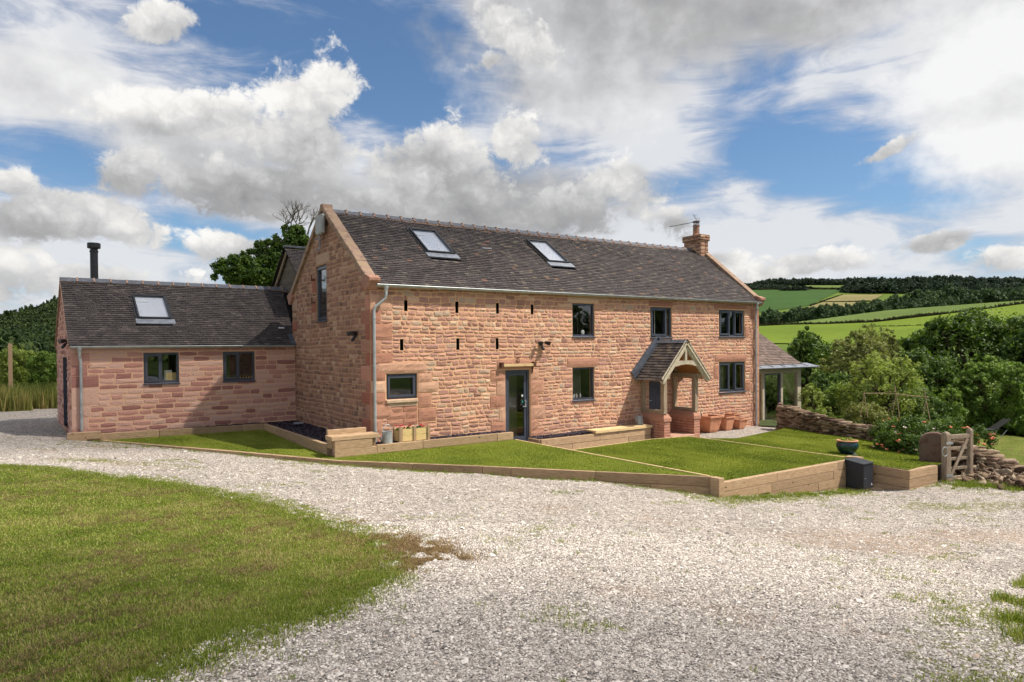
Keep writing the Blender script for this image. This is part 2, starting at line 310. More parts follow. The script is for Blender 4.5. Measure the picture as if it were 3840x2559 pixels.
# ---------------------------------------------------------------- mesh helpers
def np_obj(name, Vt, F, mats, tint=None, parent=None, smooth=False, midx=None):
    """numpy arrays -> one mesh object. F is (M,k) or a list of such arrays"""
    Vt = np.asarray(Vt, dtype=np.float32); Fs = F if isinstance(F, list) else [F]
    Fs = [np.asarray(f, dtype=np.int32) for f in Fs if len(f)]
    me = bpy.data.meshes.new(name); me.vertices.add(len(Vt)); me.vertices.foreach_set('co', Vt.ravel())
    nl = sum(f.size for f in Fs); npoly = sum(len(f) for f in Fs)
    me.loops.add(nl); me.loops.foreach_set('vertex_index', np.concatenate([f.ravel() for f in Fs]))
    me.polygons.add(npoly)
    tot = np.concatenate([np.full(len(f), f.shape[1]) for f in Fs]); st = np.concatenate([[0], np.cumsum(tot)[:-1]])
    me.polygons.foreach_set('loop_start', st.astype(np.int32))
    if smooth: me.polygons.foreach_set('use_smooth', np.ones(npoly, dtype=bool))
    for m in (mats if isinstance(mats, (list, tuple)) else [mats]): me.materials.append(m)
    if midx is not None: me.polygons.foreach_set('material_index', np.asarray(midx, dtype=np.int32))
    me.update(calc_edges=True)
    if tint is not None:
        at = me.attributes.new('tint', 'FLOAT', 'FACE'); at.data.foreach_set('value', np.asarray(tint, dtype=np.float32))
    o = bpy.data.objects.new(name, me); COL.objects.link(o)
    if parent is not None: o.parent = parent
    return o
def I(p): return p
class MB:
    def __init__(s): s.v = []; s.f = []; s.t = []; s.m = []
    def face(s, idx, t=.5, m=0): s.f.append(tuple(idx)); s.t.append(t); s.m.append(m)
    def add(s, pts, faces, t=.5, m=0):
        b = len(s.v); s.v.extend([tuple(p) for p in pts])
        for f in faces: s.face([b+i for i in f], t, m)
    def hexa(s, p, t=.5, m=0, skip=()):     # 8 points: bottom ring 0-3, top ring 4-7
        fs = [(0, 3, 2, 1), (4, 5, 6, 7), (0, 1, 5, 4), (1, 2, 6, 5), (2, 3, 7, 6), (3, 0, 4, 7)]
        s.add(p, [f for i, f in enumerate(fs) if i not in skip], t, m)
    def box(s, x0, x1, y0, y1, z0, z1, t=.5, m=0, P=None, skip=()):
        p = [(x0, y0, z0), (x1, y0, z0), (x1, y1, z0), (x0, y1, z0), (x0, y0, z1), (x1, y0, z1), (x1, y1, z1), (x0, y1, z1)]
        if P: p = [P(*q) for q in p]
        s.hexa(p, t, m, skip)
    def beam(s, a, b, w, h, t=.5, m=0, side=None, wend=None, hend=None):
        """rectangular bar from a to b (centres); w sideways, h up"""
        a = Vector(a); b = Vector(b); d = (b-a).normalized()
        sd_ = Vector(side).normalized() if side else d.cross(Vector((0, 0, 1)))
        if sd_.length < 1e-4: sd_ = Vector((1, 0, 0))
        sd_.normalize(); up = sd_.cross(d).normalized(); w2 = wend or w; h2 = hend or h
        p = [a-sd_*w/2-up*h/2, a+sd_*w/2-up*h/2, b+sd_*w2/2-up*h2/2, b-sd_*w2/2-up*h2/2,
             a-sd_*w/2+up*h/2, a+sd_*w/2+up*h/2, b+sd_*w2/2+up*h2/2, b-sd_*w2/2+up*h2/2]
        s.hexa(p, t, m)
    def tube(s, pts, rad, n=8, t=.5, m=0, cap=True):
        pts = [Vector(p) for p in pts]; rad = rad if isinstance(rad, (list, tuple)) else [rad]*len(pts)
        b = len(s.v); up = None
        for i, p in enumerate(pts):
            d = (pts[min(i+1, len(pts)-1)]-pts[max(i-1, 0)]).normalized()
            if up is None: up = Vector((0, 0, 1)) if abs(d.z) < .9 else Vector((1, 0, 0))
            x = d.cross(up).normalized(); y = x.cross(d).normalized(); up = y
            for k in range(n):
                a = 2*math.pi*k/n; s.v.append(tuple(p+(x*math.cos(a)+y*math.sin(a))*rad[i]))
        for i in range(len(pts)-1):
            for k in range(n): s.face((b+i*n+k, b+i*n+(k+1) % n, b+(i+1)*n+(k+1) % n, b+(i+1)*n+k), t, m)
        if cap:
            s.face([b+k for k in range(n)][::-1], t, m); s.face([b+(len(pts)-1)*n+k for k in range(n)], t, m)
    def lathe(s, c, prof, n=20, t=.5, m=0, sq=False, ang=0.0):
        """profile [(r,z)] round c; sq -> four-sided with square corners"""
        b = len(s.v); n = 4 if sq else n
        for r_, z in prof:
            for k in range(n):
                a = 2*math.pi*k/n+(math.pi/4 if sq else 0)+ang; q = r_*(math.sqrt(2) if sq else 1)
                s.v.append((c[0]+q*math.cos(a), c[1]+q*math.sin(a), c[2]+z))
        for i in range(len(prof)-1):
            for k in range(n): s.face((b+i*n+k, b+i*n+(k+1) % n, b+(i+1)*n+(k+1) % n, b+(i+1)*n+k), t, m)
        s.face([b+k for k in range(n)][::-1], t, m); s.face([b+(len(prof)-1)*n+k for k in range(n)], t, m)
    def sphere(s, c, r_, n=8, t=.5, m=0, sc=(1, 1, 1)):
        s_ = [(max(r_*math.sin(math.pi*i/n), 1e-4), -r_*math.cos(math.pi*i/n)*sc[2]) for i in range(n+1)]
        b = len(s.v); s.lathe((0, 0, 0), s_, n+4, t, m)
        for i in range(b, len(s.v)): x, y, z = s.v[i]; s.v[i] = (c[0]+x*sc[0], c[1]+y*sc[1], c[2]+z)
    def build(s, name, mats, parent=None, smooth=False, bevel=0, off=None):
        me = bpy.data.meshes.new(name)
        vs = s.v
        if off is not None: vs = [(x-off[0], y-off[1], z-off[2]) for x, y, z in vs]
        me.from_pydata(vs, [], s.f)
        for m in (mats if isinstance(mats, (list, tuple)) else [mats]): me.materials.append(m)
        me.polygons.foreach_set('material_index', s.m)
        if smooth: me.polygons.foreach_set('use_smooth', [True]*len(s.f))
        at = me.attributes.new('tint', 'FLOAT', 'FACE'); at.data.foreach_set('value', s.t)
        me.update()
        o = bpy.data.objects.new(name, me); COL.objects.link(o)
        if parent is not None: o.parent = parent
        if bevel:
            b = o.modifiers.new('soft_edge', 'BEVEL'); b.width = bevel; b.segments = 2; b.limit_method = 'ANGLE'; b.harden_normals = False
        return o
def tag(o, label=None, cat=None, group=None, kind=None):
    if label: o['label'] = label
    if cat: o['category'] = cat
    if group: o['group'] = group
    if kind: o['kind'] = kind
    return o
def thing(name, label, cat, loc=(0, 0, 0), rz=0.0, group=None):
    o = bpy.data.objects.new(name, None); COL.objects.link(o); o.location = loc; o.rotation_euler = (0, 0, rz); o.empty_display_size = .2
    return tag(o, label, cat, group)
def copy_tree(o, parent=None):
    c = o.copy(); COL.objects.link(c); c.parent = parent
    for ch in list(o.children): copy_tree(ch, c)
    return c

# ---------------------------------------------------------------- value noise (numpy) for scattering
_perm = rng.random((257, 257))
def vnoise(x, y, sc=1.0):
    x = np.asarray(x)*sc+100.3; y = np.asarray(y)*sc+57.7
    xi = np.floor(x).astype(int); yi = np.floor(y).astype(int); fx = x-xi; fy = y-yi
    fx = fx*fx*(3-2*fx); fy = fy*fy*(3-2*fy); a = _perm[xi % 256, yi % 256]; b = _perm[(xi+1) % 256, yi % 256]
    c = _perm[xi % 256, (yi+1) % 256]; d = _perm[(xi+1) % 256, (yi+1) % 256]
    return (a*(1-fx)+b*fx)*(1-fy)+(c*(1-fx)+d*fx)*fy
def fbm(x, y, sc=1.0, o=4):
    r_ = 0; w = .5; t = 0
    for i in range(o): r_ = r_+w*vnoise(x, y, sc*2**i); t += w; w *= .5
    return r_/t
def inpoly(x, y, poly):
    x = np.asarray(x); y = np.asarray(y); ins = np.zeros(x.shape, bool); n = len(poly)
    for i in range(n):
        x0, y0 = poly[i]; x1, y1 = poly[(i+1) % n]
        if y0 == y1: continue
        c = ((y0 > y) != (y1 > y)) & (x < (x1-x0)*(y-y0)/(y1-y0)+x0); ins ^= c
    return ins

# ---------------------------------------------------------------- terrain height
CP = np.array([(-6.4, 6.2, .38), (-6.4, 11, .4), (-15, 10, .55), (-20, 25, .6), (-8, 20, .42), (-9, 40, .45), (-5.9, 6.1, .26), (-2.95, 1.5, .17), (-1.35, -1.1, .12),
    (1.0, -3.8, .05), (2.55, -5.8, .03), (4.1, -7.75, -.17), (7.2, -8.0, -.46), (9.1, -8.2, -.6), (9.3, -9.0, -.45), (10.6, -9.1, -.45), (11.2, -9.6, -.46), (11.1, -10.6, -.46),
    (-6.76, -16.5, 1.0), (-7.5, -1.56, .8), (-6.1, -3.1, .68), (-4.7, -4.8, .53), (-3.9, -7.5, .5), (-3.5, -8.65, .5), (-3.9, -9.9, .56), (-4.9, -11.2, .75), (-6.4, -12.1, .93),
    (-1.5, -14.7, .62), (10.2, -10.7, -.44), (2, -13.3, .18), (5, -18, .2), (-12, -8, 1.1), (-14, 0, 1.0), (-12, 4, .75), (-20, -15, 1.4), (0, -25, .8), (15, -20, -.3),
    (14.5, -9, -.75), (17, -6, -1.0), (20.5, -7.5, -1.25), (29, -3, -1.3), (20, 0, -.9), (18, 2, -.55), (17, 4, -.6), (24, 8, -1.5), (32, 12, -2.6), (16, 12, -.4), (5, 14, .1), (-2, 14, .3), (0, 30, .3), (30, -15, -2), (20, -20, -1),
    (3, -3, -.4), (0, 3, -.3), (5, 3, -.4), (12, 3, -.5), (12, -4, -.5), (9, -6, -.6), (16, -.6, -.3), (12, -1, -.27), (7, -1.2, -.29), (14, -1.8, -.27)], float)
def _rbf():
    P_ = CP[:, :2]; d = np.linalg.norm(P_[:, None]-P_[None], axis=2); n = len(P_)
    A = np.zeros((n+3, n+3)); A[:n, :n] = d+np.eye(n)*-.02; A[:n, n] = 1; A[:n, n+1:] = P_; A[n, :n] = 1; A[n+1:, :n] = P_.T
    return np.linalg.solve(A, np.concatenate([CP[:, 2], [0, 0, 0]]))
_W = _rbf()
def near_z(x, y):
    x = np.asarray(x, float); y = np.asarray(y, float); sh = x.shape; x = x.ravel(); y = y.ravel(); out = np.zeros(len(x))
    for i in range(0, len(x), 20000):
        a = np.stack([x[i:i+20000], y[i:i+20000]], 1); d = np.linalg.norm(a[:, None]-CP[None, :, :2], axis=2)
        out[i:i+20000] = d@_W[:-3]+_W[-3]+a@_W[-2:]
    return np.clip(out, -4, 2.2).reshape(sh)
def _zz(v, r_, a, hz=None):          # height seen on image row v at ground range r_ and azimuth a (deg)
    rel = math.radians(a-YAW); h0 = 1300-(math.tan(rel)*2551)*.0083
    return 2.837-(v-h0)/2551*r_*math.cos(rel)
AZS = [-180, -60, -8, 0, 6, 30, 50, 56, 60, 64, 68, 72, 80, 120, 180]
RS = [30, 60, 110, 230, 400, 520, 700, 1300, 1700, 2600, 7000]
def _u(a): return 1920+2551*math.tan(math.radians(a-YAW))
def _tab():
    T = np.zeros((len(AZS), len(RS)))
    for i, a in enumerate(AZS):
        for j, r_ in enumerate(RS):
            if a <= 6 and a >= -60:                       # wooded hill on the left
                crest = {-60: 1290, -8: 1262, 0: 1162, 6: 1120}[a]
                z = {30: .4, 60: .2, 110: -1, 230: 0, 400: 4}.get(r_)
                if z is None:
                    z = _zz(crest+60, 520, a) if r_ == 520 else _zz(crest, 700, a) if r_ == 700 else _zz(crest, 700, a)*(.9 if r_ == 1300 else .5)
            elif a >= 50 and a <= 80:
                u = _u(a)
                if r_ == 30: z = -2.2
                elif r_ == 60: z = -5
                elif r_ == 110: z = -8
                elif r_ == 230: z = _zz(1345, r_, a)
                elif r_ == 400: z = _zz(np.interp(u, [2700, 2950, 3100, 3318, 3520, 3840, 4400], [1222, 1213, 1193, 1164, 1149, 1126, 1095]), r_, a)
                elif r_ == 520: z = T[i, j-1]-7
                elif r_ == 700: z = _zz(1225, r_, a)
                elif r_ == 1300: z = _zz(1074, r_, a)
                elif r_ == 1700: z = _zz(1066, r_, a)
                elif r_ == 2600: z = T[i, j-1]*.7
                else: z = 0
            elif a == 30: z = {30: .2, 60: -.5, 110: -3, 230: -4, 400: 2, 520: 6, 700: 14, 1300: 40, 1700: 40, 2600: 20, 7000: 0}[r_]
            else: z = {30: .8, 60: 1.5, 110: 2, 230: 3, 400: 4, 520: 5, 700: 6, 1300: 6, 1700: 5, 2600: 0, 7000: 0}[r_]
            T[i, j] = z
    return T
TAB = _tab()
def H(x, y):
    x = np.asarray(x, float); y = np.asarray(y, float)
    dx = x-CAM[0]; dy = y-CAM[1]; r_ = np.hypot(dx, dy); a = np.degrees(np.arctan2(dx, dy))
    ia = np.clip(np.searchsorted(AZS, a)-1, 0, len(AZS)-2); A0 = np.array(AZS); fa = (a-A0[ia])/(A0[ia+1]-A0[ia])
    R0 = np.array(RS); ir = np.clip(np.searchsorted(R0, r_)-1, 0, len(RS)-2); fr = np.clip((r_-R0[ir])/(R0[ir+1]-R0[ir]), 0, 1)
    f = (TAB[ia, ir]*(1-fr)+TAB[ia, ir+1]*fr)*(1-fa)+(TAB[ia+1, ir]*(1-fr)+TAB[ia+1, ir+1]*fr)*fa
    w = np.clip((r_-44)/26, 0, 1); w = w*w*(3-2*w)
    near = near_z(np.clip(x, -34, 36), np.clip(y, -30, 44))
    return near*(1-w)+f*w
def hit(u, v, r0=3.0, r1=3000.0):
    d = ray(u, v); hh = math.hypot(d[0], d[1]); rr = np.geomspace(r0, r1, 900)
    X = CAM[0]+d[0]/hh*rr; Y = CAM[1]+d[1]/hh*rr; Z = CAM[2]+d[2]/hh*rr; k = np.nonzero(Z-H(X, Y) < 0)[0]
    if len(k) == 0: return np.array([X[-1], Y[-1], H(X[-1:], Y[-1:])[0]])
    k = k[0]
    if k == 0: return np.array([X[0], Y[0], Z[0]])
    lo, hi = rr[k-1], rr[k]
    for _ in range(14):
        mid = (lo+hi)/2; p = (CAM[0]+d[0]/hh*mid, CAM[1]+d[1]/hh*mid)
        if CAM[2]+d[2]/hh*mid < H(np.array([p[0]]), np.array([p[1]]))[0]: hi = mid
        else: lo = mid
    p = (CAM[0]+d[0]/hh*hi, CAM[1]+d[1]/hh*hi); return np.array([p[0], p[1], H(np.array([p[0]]), np.array([p[1]]))[0]])
def hitv(x, y, **k): return hit(*V_(x, y), **k)

# ---------------------------------------------------------------- ground sheets
# lawn plans (house frame: x along the front wall, y into the house, z=0 door sill)
FRONT_WALL = [(4.14, -7.54, .20), (2.63, -5.69, .20), (1.07, -3.73, .20), (-1.26, -1.07, .20), (-2.88, 1.55, .23), (-5.77, 6.05, .28)]
LAWN_A = [(4.06, -7.34), (2.70, -5.65), (1.13, -3.68), (-1.19, -1.02), (-2.81, 1.59), (-5.6, 6.0), (-1.3, 5.72), (-1.2, -.2), (-1.12, -.5), (0, -.62), (4.0, -.62), (4.04, -1.0)]
LAWN_B = [(4.13, -2.45), (7.9, -2.2), (9.2, -2.45), (9.25, -2.85), (9.22, -7.6), (4.16, -7.62)]
LAWN_C = [(9.26, -3.2), (10.12, -3.46), (12.1, -2.85), (14.3, -2.15), (15.3, -1.6), (14.75, -3.6), (14.6, -5.3), (13.6, -7.0), (12.4, -8.4), (11.3, -8.6), (10.55, -8.75), (9.32, -8.75)]
def zA(x, y): return .2+np.clip((np.asarray(y)-1.5)/4.5, 0, 1)*.08
def zB(x, y): return .06+0*np.asarray(x)
def zC(x, y): return .055-.045*(np.asarray(x)-9.2)+.022*(np.asarray(y)+4.7)
HOLE = [(4.10, -7.45), (1.2, -3.73), (-1.1, -1.07), (-2.7, 1.6), (-5.4, 5.95), (-6.25, 6.4), (-6.0, 11.6), (15.8, 6.6), (15.8, .3), (8, .3), (4.05, .3), (4.2, -2.3), (7.9, -2.1), (9.3, -2.4), (12.1, -2.75), (14.2, -2.1), (14.6, -3.6), (14.5, -5.3), (13.5, -6.9), (12.3, -8.3), (10.5, -8.65), (9.4, -8.65), (9.1, -7.5)]
HOLE2 = [(4.25, -.25), (9.4, -.25), (9.4, .3), (4.25, .3)]
VERGE = [tuple(hitv(x, y)[:2]) for x, y in [(0, 1072), (120, 1080), (230, 1095), (360, 1108), (480, 1130), (600, 1160), (720, 1200), (860, 1237), (893, 1290), (870, 1340), (760, 1400), (600, 1440), (420, 1510), (300, 1560)]]
VERGE = VERGE+[(-7.2, -13.2), (-9, -18), (-34, -26), (-34, 1.5), (-14, 1.2)]
GRAVEL = [(-34, 1.6), (-14, 1.3)]+VERGE[:0]
gp = [hitv(x, y)[:2] for x, y in [(0, 893), (60, 880), (133, 882)]]
GRAVEL_OUT = [(-32, 3), (-32, 24), tuple(gp[0]), tuple(gp[1]), (-5.6, gp[2][1]), (-5.0, 12), (20.5, 12), (20.5, -1.0), (15.6, -1.5), (13.9, -6.6), (12.6, -8.6), (12.1, -9.9), (11.9, -11.0), (13.6, -13.0), (22, -17), (22, -30), (-20, -30)]
RCORNER = [tuple(hitv(x, y)[:2]) for x, y in [(2353, 1335), (2338, 1352), (2308, 1395), (2315, 1435), (2345, 1475), (2353, 1485)]]+[(3.2, -14.2), (4.2, -13.4)]
def is_gravel(x, y, wob=.25):
    nx = x+(fbm(x, y, 1.3)-.5)*wob*2; ny = y+(fbm(x+31, y, 1.3)-.5)*wob*2
    return inpoly(nx, ny, GRAVEL_OUT) & ~inpoly(nx, ny, VERGE)
def sheet(name, xs, ys, zf, keep, mat, dz=0.0, kind='structure', smooth=True):
    X, Y = np.meshgrid(xs, ys, indexing='ij'); Z = zf(X, Y)+dz; n, m = X.shape
    idx = np.arange(n*m).reshape(n, m); F = np.stack([idx[:-1, :-1], idx[1:, :-1], idx[1:, 1:], idx[:-1, 1:]], -1).reshape(-1, 4)
    cx = (X[:-1, :-1]+X[1:, 1:]).ravel()/2; cy = (Y[:-1, :-1]+Y[1:, 1:]).ravel()/2; F = F[keep(cx, cy)]
    Vt = np.stack([X.ravel(), Y.ravel(), Z.ravel()], 1); used = np.unique(F); re = np.zeros(len(Vt), int); re[used] = np.arange(len(used))
    o = np_obj(name, Vt[used], re[F], mat, smooth=smooth); tag(o, kind=kind); return o

def gravel_mat():
    m, h, b, o = base_mat('limestone_gravel', .9, .2)
    co = obj_co(h)
    v1 = h.node('ShaderNodeTexVoronoi', feature='F1'); h.put(v1.inputs['Vector'], co); v1.inputs['Scale'].default_value = 50
    v2 = h.vor(co, 50, 'DISTANCE_TO_EDGE'); v3 = h.node('ShaderNodeTexVoronoi', feature='F1'); h.put(v3.inputs['Vector'], co); v3.inputs['Scale'].default_value = 13
    sc = h.node('ShaderNodeSeparateXYZ'); h.put(sc.inputs[0], v1.outputs['Color']); sc3 = h.node('ShaderNodeSeparateXYZ'); h.put(sc3.inputs[0], v3.outputs['Color'])
    t = h.math('MULTIPLY_ADD', sc.outputs[0], .72, h.math('MULTIPLY', sc3.outputs[1], .28))
    st = h.ramp(t, [(0, srgb(78, 73, 69)), (.22, srgb(134, 124, 115)), (.5, srgb(188, 176, 163)), (.8, srgb(220, 209, 195)), (1, srgb(238, 227, 214))])
    st = h.mix(h.smooth(v2, .07, .0), st, (.16, .135, .11))
    big = h.noise(co, .45, 5, .6, .4); med = h.noise(co, 1.7, 6, .7); fine = h.noise(co, 9, 4, .7)
    dirt = h.math('MULTIPLY', h.smooth(h.math('ADD', h.math('ADD', attr(h, 'dirt'), -.08), h.math('ADD', big, h.math('MULTIPLY', med, .6))), .82, 1.04), h.smooth(fine, .30, .62))
    c = h.mix(h.math('MULTIPLY', dirt, .6), st, srgb(168, 140, 114))
    n5 = h.noise(h.mapping(co, (7, 3, 0)), .5, 5, .65, .6)
    moss = h.math('MULTIPLY', h.smooth(h.math('ADD', h.math('ADD', attr(h, 'moss'), -.04), h.math('ADD', n5, h.math('MULTIPLY', med, .5))), .86, 1.0), h.smooth(fine, .42, .58))
    c = h.mix(h.math('MULTIPLY', moss, .8), c, srgb(116, 116, 46))
    tone = h.math('MULTIPLY_ADD', h.noise(h.mapping(co, (11, 5, 0)), .8, 5, .6, .5), .55, .72); hsv = h.node('ShaderNodeHueSaturation'); h.put(hsv.inputs['Value'], tone); h.put(hsv.inputs['Color'], c); c = hsv.outputs[0]
    h.put(b.inputs['Base Color'], c)
    hh = h.math('ADD', h.math('MULTIPLY', h.math('SUBTRACT', 1, v1.outputs['Distance']), 1.0), h.math('MULTIPLY', sc.outputs[1], .6))
    add_bump(h, b, hh, .02, 1.0); return m
def grass_mat(name, cs, sc=.8, fine=60, dry=None):
    m, h, b, o = base_mat(name, .9, .1); co = obj_co(h)
    n = h.noise(co, sc, 6, .65, .3); f = h.noise(co, fine, 4, .7)
    t = h.math('MULTIPLY_ADD', h.math('SUBTRACT', f, .5), .7, n)
    c = h.ramp(t, [(.25, cs[0]), (.5, cs[1]), (.75, cs[2])])
    if dry:
        d = h.noise(h.mapping(co, rot=(0, 0, .5), scale=(1, 2.4, 1)), 3.0, 7, .72, .8); c = h.mix(h.math('MULTIPLY', h.smooth(d, .53, .63), .85), c, dry)
    h.put(b.inputs['Base Color'], c); add_bump(h, b, f, .03); return m
M['gravel'] = gravel_mat()
M['rough_grass'] = grass_mat('rough_cut_grass', (srgb(76, 88, 32), srgb(102, 112, 46), srgb(126, 130, 62)), dry=srgb(116, 94, 66))
M['lawn'] = grass_mat('mown_lawn', (srgb(96, 108, 34), srgb(114, 126, 44), srgb(130, 138, 54)), .6, 90)
M['field'] = grass_mat('pasture', (srgb(78, 96, 36), srgb(90, 108, 40), srgb(104, 120, 48)), .02, .6)
near_xs = np.arange(-34, 36.01, .2); near_ys = np.arange(-30, 46.01, .2)
def not_hole(x, y): return ~inpoly(x, y, HOLE) & ~inpoly(x, y, HOLE2)
gd = sheet('gravel_drive', near_xs, near_ys, H, lambda x, y: is_gravel(x, y) & not_hole(x, y), M['gravel'])
co_ = np.empty(len(gd.data.vertices)*3, np.float32); gd.data.vertices.foreach_get('co', co_); co_ = co_.reshape(-1, 3)
def dpoly(x, y, pts):
    d = np.full(x.shape, 1e9)
    for (x0, y0), (x1, y1) in zip(pts[:-1], pts[1:]):
        dx, dy = x1-x0, y1-y0; t = np.clip(((x-x0)*dx+(y-y0)*dy)/(dx*dx+dy*dy+1e-9), 0, 1); d = np.minimum(d, np.hypot(x-x0-t*dx, y-y0-t*dy))
    return d
def vline(*p): return [tuple(hitv(a, b)[:2]) for a, b in p]
RUT1 = vline((2350, 1300), (1800, 1236), (1250, 1165), (800, 1100), (300, 1040), (60, 985)); RUT2 = vline((2350, 1500), (1800, 1440), (1250, 1310), (900, 1200), (560, 1110), (220, 1062), (20, 1010))
SAND = vline((1950, 1245), (2120, 1232), (2350, 1225)); MOSS = [vline((150, 1055), (300, 1062), (430, 1075)), vline((480, 1145), (620, 1165), (760, 1200), (900, 1240)), vline((1650, 1150), (1850, 1140)), vline((2100, 1165), (2240, 1170), (2340, 1160)), vline((2290, 1420), (2240, 1500), (2300, 1560))]
x_, y_ = co_[:, 0], co_[:, 1]
dirt = .16*np.exp(-(dpoly(x_, y_, RUT1)/.35)**2)+.16*np.exp(-(dpoly(x_, y_, RUT2)/.35)**2)+.30*np.exp(-(dpoly(x_, y_, SAND)/.8)**2)+.22*np.exp(-(dpoly(x_, y_, VERGE[8:13])/.5)**2)+.10*np.exp(-(dpoly(x_, y_, [p[:2] for p in FRONT_WALL])/.6)**2)
moss = sum(.46*np.exp(-(dpoly(x_, y_, m_)/.55)**2) for m_ in MOSS)+.34*np.exp(-(dpoly(x_, y_, VERGE[:13])/.5)**2)+.32*np.exp(-(dpoly(x_, y_, [p[:2] for p in FRONT_WALL])/.4)**2)-.06
for nm, v in (('dirt', dirt), ('moss', moss)):
    at = gd.data.attributes.new(nm, 'FLOAT', 'POINT'); at.data.foreach_set('value', v.astype(np.float32))
sheet('ground', near_xs, near_ys, H, lambda x, y: ~is_gravel(x, y) & not_hole(x, y), M['rough_grass'])
# far country: polar sheet out to the horizon
th = np.radians(np.concatenate([np.arange(-180, -10, 5), np.arange(-10, 85, .6), np.arange(85, 181, 5)])); rr = np.concatenate([np.arange(26, 60, 3), np.geomspace(60, 7000, 110)])
TH, RR = np.meshgrid(th, rr, indexing='ij'); X = CAM[0]+RR*np.sin(TH); Y = CAM[1]+RR*np.cos(TH); Z = H(X, Y)-.03
inner = (X > -33.6) & (X < 35.6) & (Y > -29.6) & (Y < 45.6)
Z = np.where(inner, Z-.5, Z); idx = np.arange(X.size).reshape(X.shape)
F = np.stack([idx[:-1, :-1], idx[:-1, 1:], idx[1:, 1:], idx[1:, :-1]], -1).reshape(-1, 4)
ic = inner[:-1, :-1] & inner[1:, 1:] & inner[:-1, 1:] & inner[1:, :-1]
far = np_obj('hills', np.stack([X.ravel(), Y.ravel(), Z.ravel()], 1), F[~ic.ravel()], M['field'], smooth=True); tag(far, kind='structure')
def lawn(name, poly, zf, step=.1, mat='lawn'):
    """a turf slab: dense fan of the polygon with a skirt down into the ground"""
    P_ = []
    n = len(poly)
    for i in range(n):
        a = np.array(poly[i]); b = np.array(poly[(i+1) % n]); k = max(1, int(np.linalg.norm(b-a)/.3))
        for j in range(k): P_.append(a+(b-a)*j/k)
    bm = bmesh.new(); top = [bm.verts.new((p[0], p[1], float(zf(p[0], p[1])))) for p in P_]
    f = bm.faces.new(top); f.normal_update()
    if f.normal.z < 0: f.normal_flip()
    bmesh.ops.triangulate(bm, faces=[f])
    low = [bm.verts.new((v.co.x, v.co.y, v.co.z-.45)) for v in top]
    for i in range(len(top)): bm.faces.new((top[i], top[(i+1) % len(top)], low[(i+1) % len(top)], low[i])).material_index = 1
    me = bpy.data.meshes.new(name); bm.to_mesh(me); bm.free(); me.materials.append(M[mat]); me.materials.append(M['soil']); o = bpy.data.objects.new(name, me); COL.objects.link(o); tag(o, kind='structure'); return o
lawn('lawn', LAWN_A, zA); lawn('lawn', LAWN_B, zB); lawn('lawn', LAWN_C, zC)
# fields on the hills: real patches draped on the slope
def field(name, vpoly, mat, r0, dz=.6, nu=26, nv=10, label=None):
    """vpoly: lower-left, lower-right, upper-right, upper-left rows of the photograph, draped by ray hits"""
    pl, pu = vpoly; Vt = []
    for i in range(nu+1):
        t = i/nu; xl = np.interp(t, np.linspace(0, 1, len(pl)), [p[0] for p in pl]); yl = np.interp(t, np.linspace(0, 1, len(pl)), [p[1] for p in pl])
        xu = np.interp(t, np.linspace(0, 1, len(pu)), [p[0] for p in pu]); yu = np.interp(t, np.linspace(0, 1, len(pu)), [p[1] for p in pu])
        for j in range(nv+1):
            s_ = j/nv; p = hitv(xl+(xu-xl)*s_, yl+(yu-yl)*s_, r0=r0); Vt.append((p[0], p[1], p[2]+dz))
    idx = np.arange((nu+1)*(nv+1)).reshape(nu+1, nv+1); F = np.stack([idx[:-1, :-1], idx[1:, :-1], idx[1:, 1:], idx[:-1, 1:]], -1).reshape(-1, 4)
    o = np_obj(name, Vt, F, mat, smooth=True); tag(o, kind='structure'); return o
M['field_dark'] = grass_mat('deep_green_crop', (srgb(52, 76, 34), srgb(58, 84, 36), srgb(64, 92, 40)), .01, .3)
M['field_tan'] = grass_mat('ripe_tan_field', (srgb(112, 106, 66), srgb(124, 116, 74), srgb(134, 124, 82)), .01, .3)
M['field_pale'] = grass_mat('pale_green_pasture', (srgb(84, 100, 46), srgb(94, 110, 52), srgb(104, 120, 58)), .015, .4)
M['field_bright'] = grass_mat('bright_green_pasture', (srgb(90, 108, 30), srgb(100, 118, 34), srgb(110, 126, 40)), .02, .4)  # pasture with its own bright yellow-green
field('field', ([(1700, 722), (1746, 719), (1800, 712), (1858, 703)], [(1690, 667), (1760, 667), (1860, 667), (1937, 667)]), M['field_dark'], 640)
field('field', ([(1895, 694), (1940, 694), (2005, 693)], [(1937, 679), (1975, 679), (2030, 679)]), M['field_tan'], 640, 1.0)
field('field', ([(1850, 710), (1900, 709), (1960, 708)], [(1892, 696), (1940, 696), (1990, 696)]), M['field_tan'], 640, 1.0)
field('field', ([(1850, 662), (1900, 663), (1946, 663)], [(1853, 656), (1900, 656), (1946, 656)]), M['field_pale'], 640, 1.2)
hedge_line = [(1744, 750), (1808, 747), (1900, 745.5), (2003, 742), (2060, 736), (2110, 730), (2156, 725), (2260, 712), (2353, 699), (2420, 692)]
crest_line = [(1744, 748.5), (1808, 744.5), (1900, 733), (1960, 725), (2033, 715.5), (2100, 710), (2157, 706), (2260, 698.5), (2353, 692), (2420, 688)]
field('field', (hedge_line, crest_line), M['field_pale'], 120, .35, nu=40)
field('field', ([(1744, 790), (1850, 792), (2000, 795), (2200, 795), (2420, 795)], [(x, y+1.2) for x, y in hedge_line]), M['field_bright'], 120, .35, nu=40)

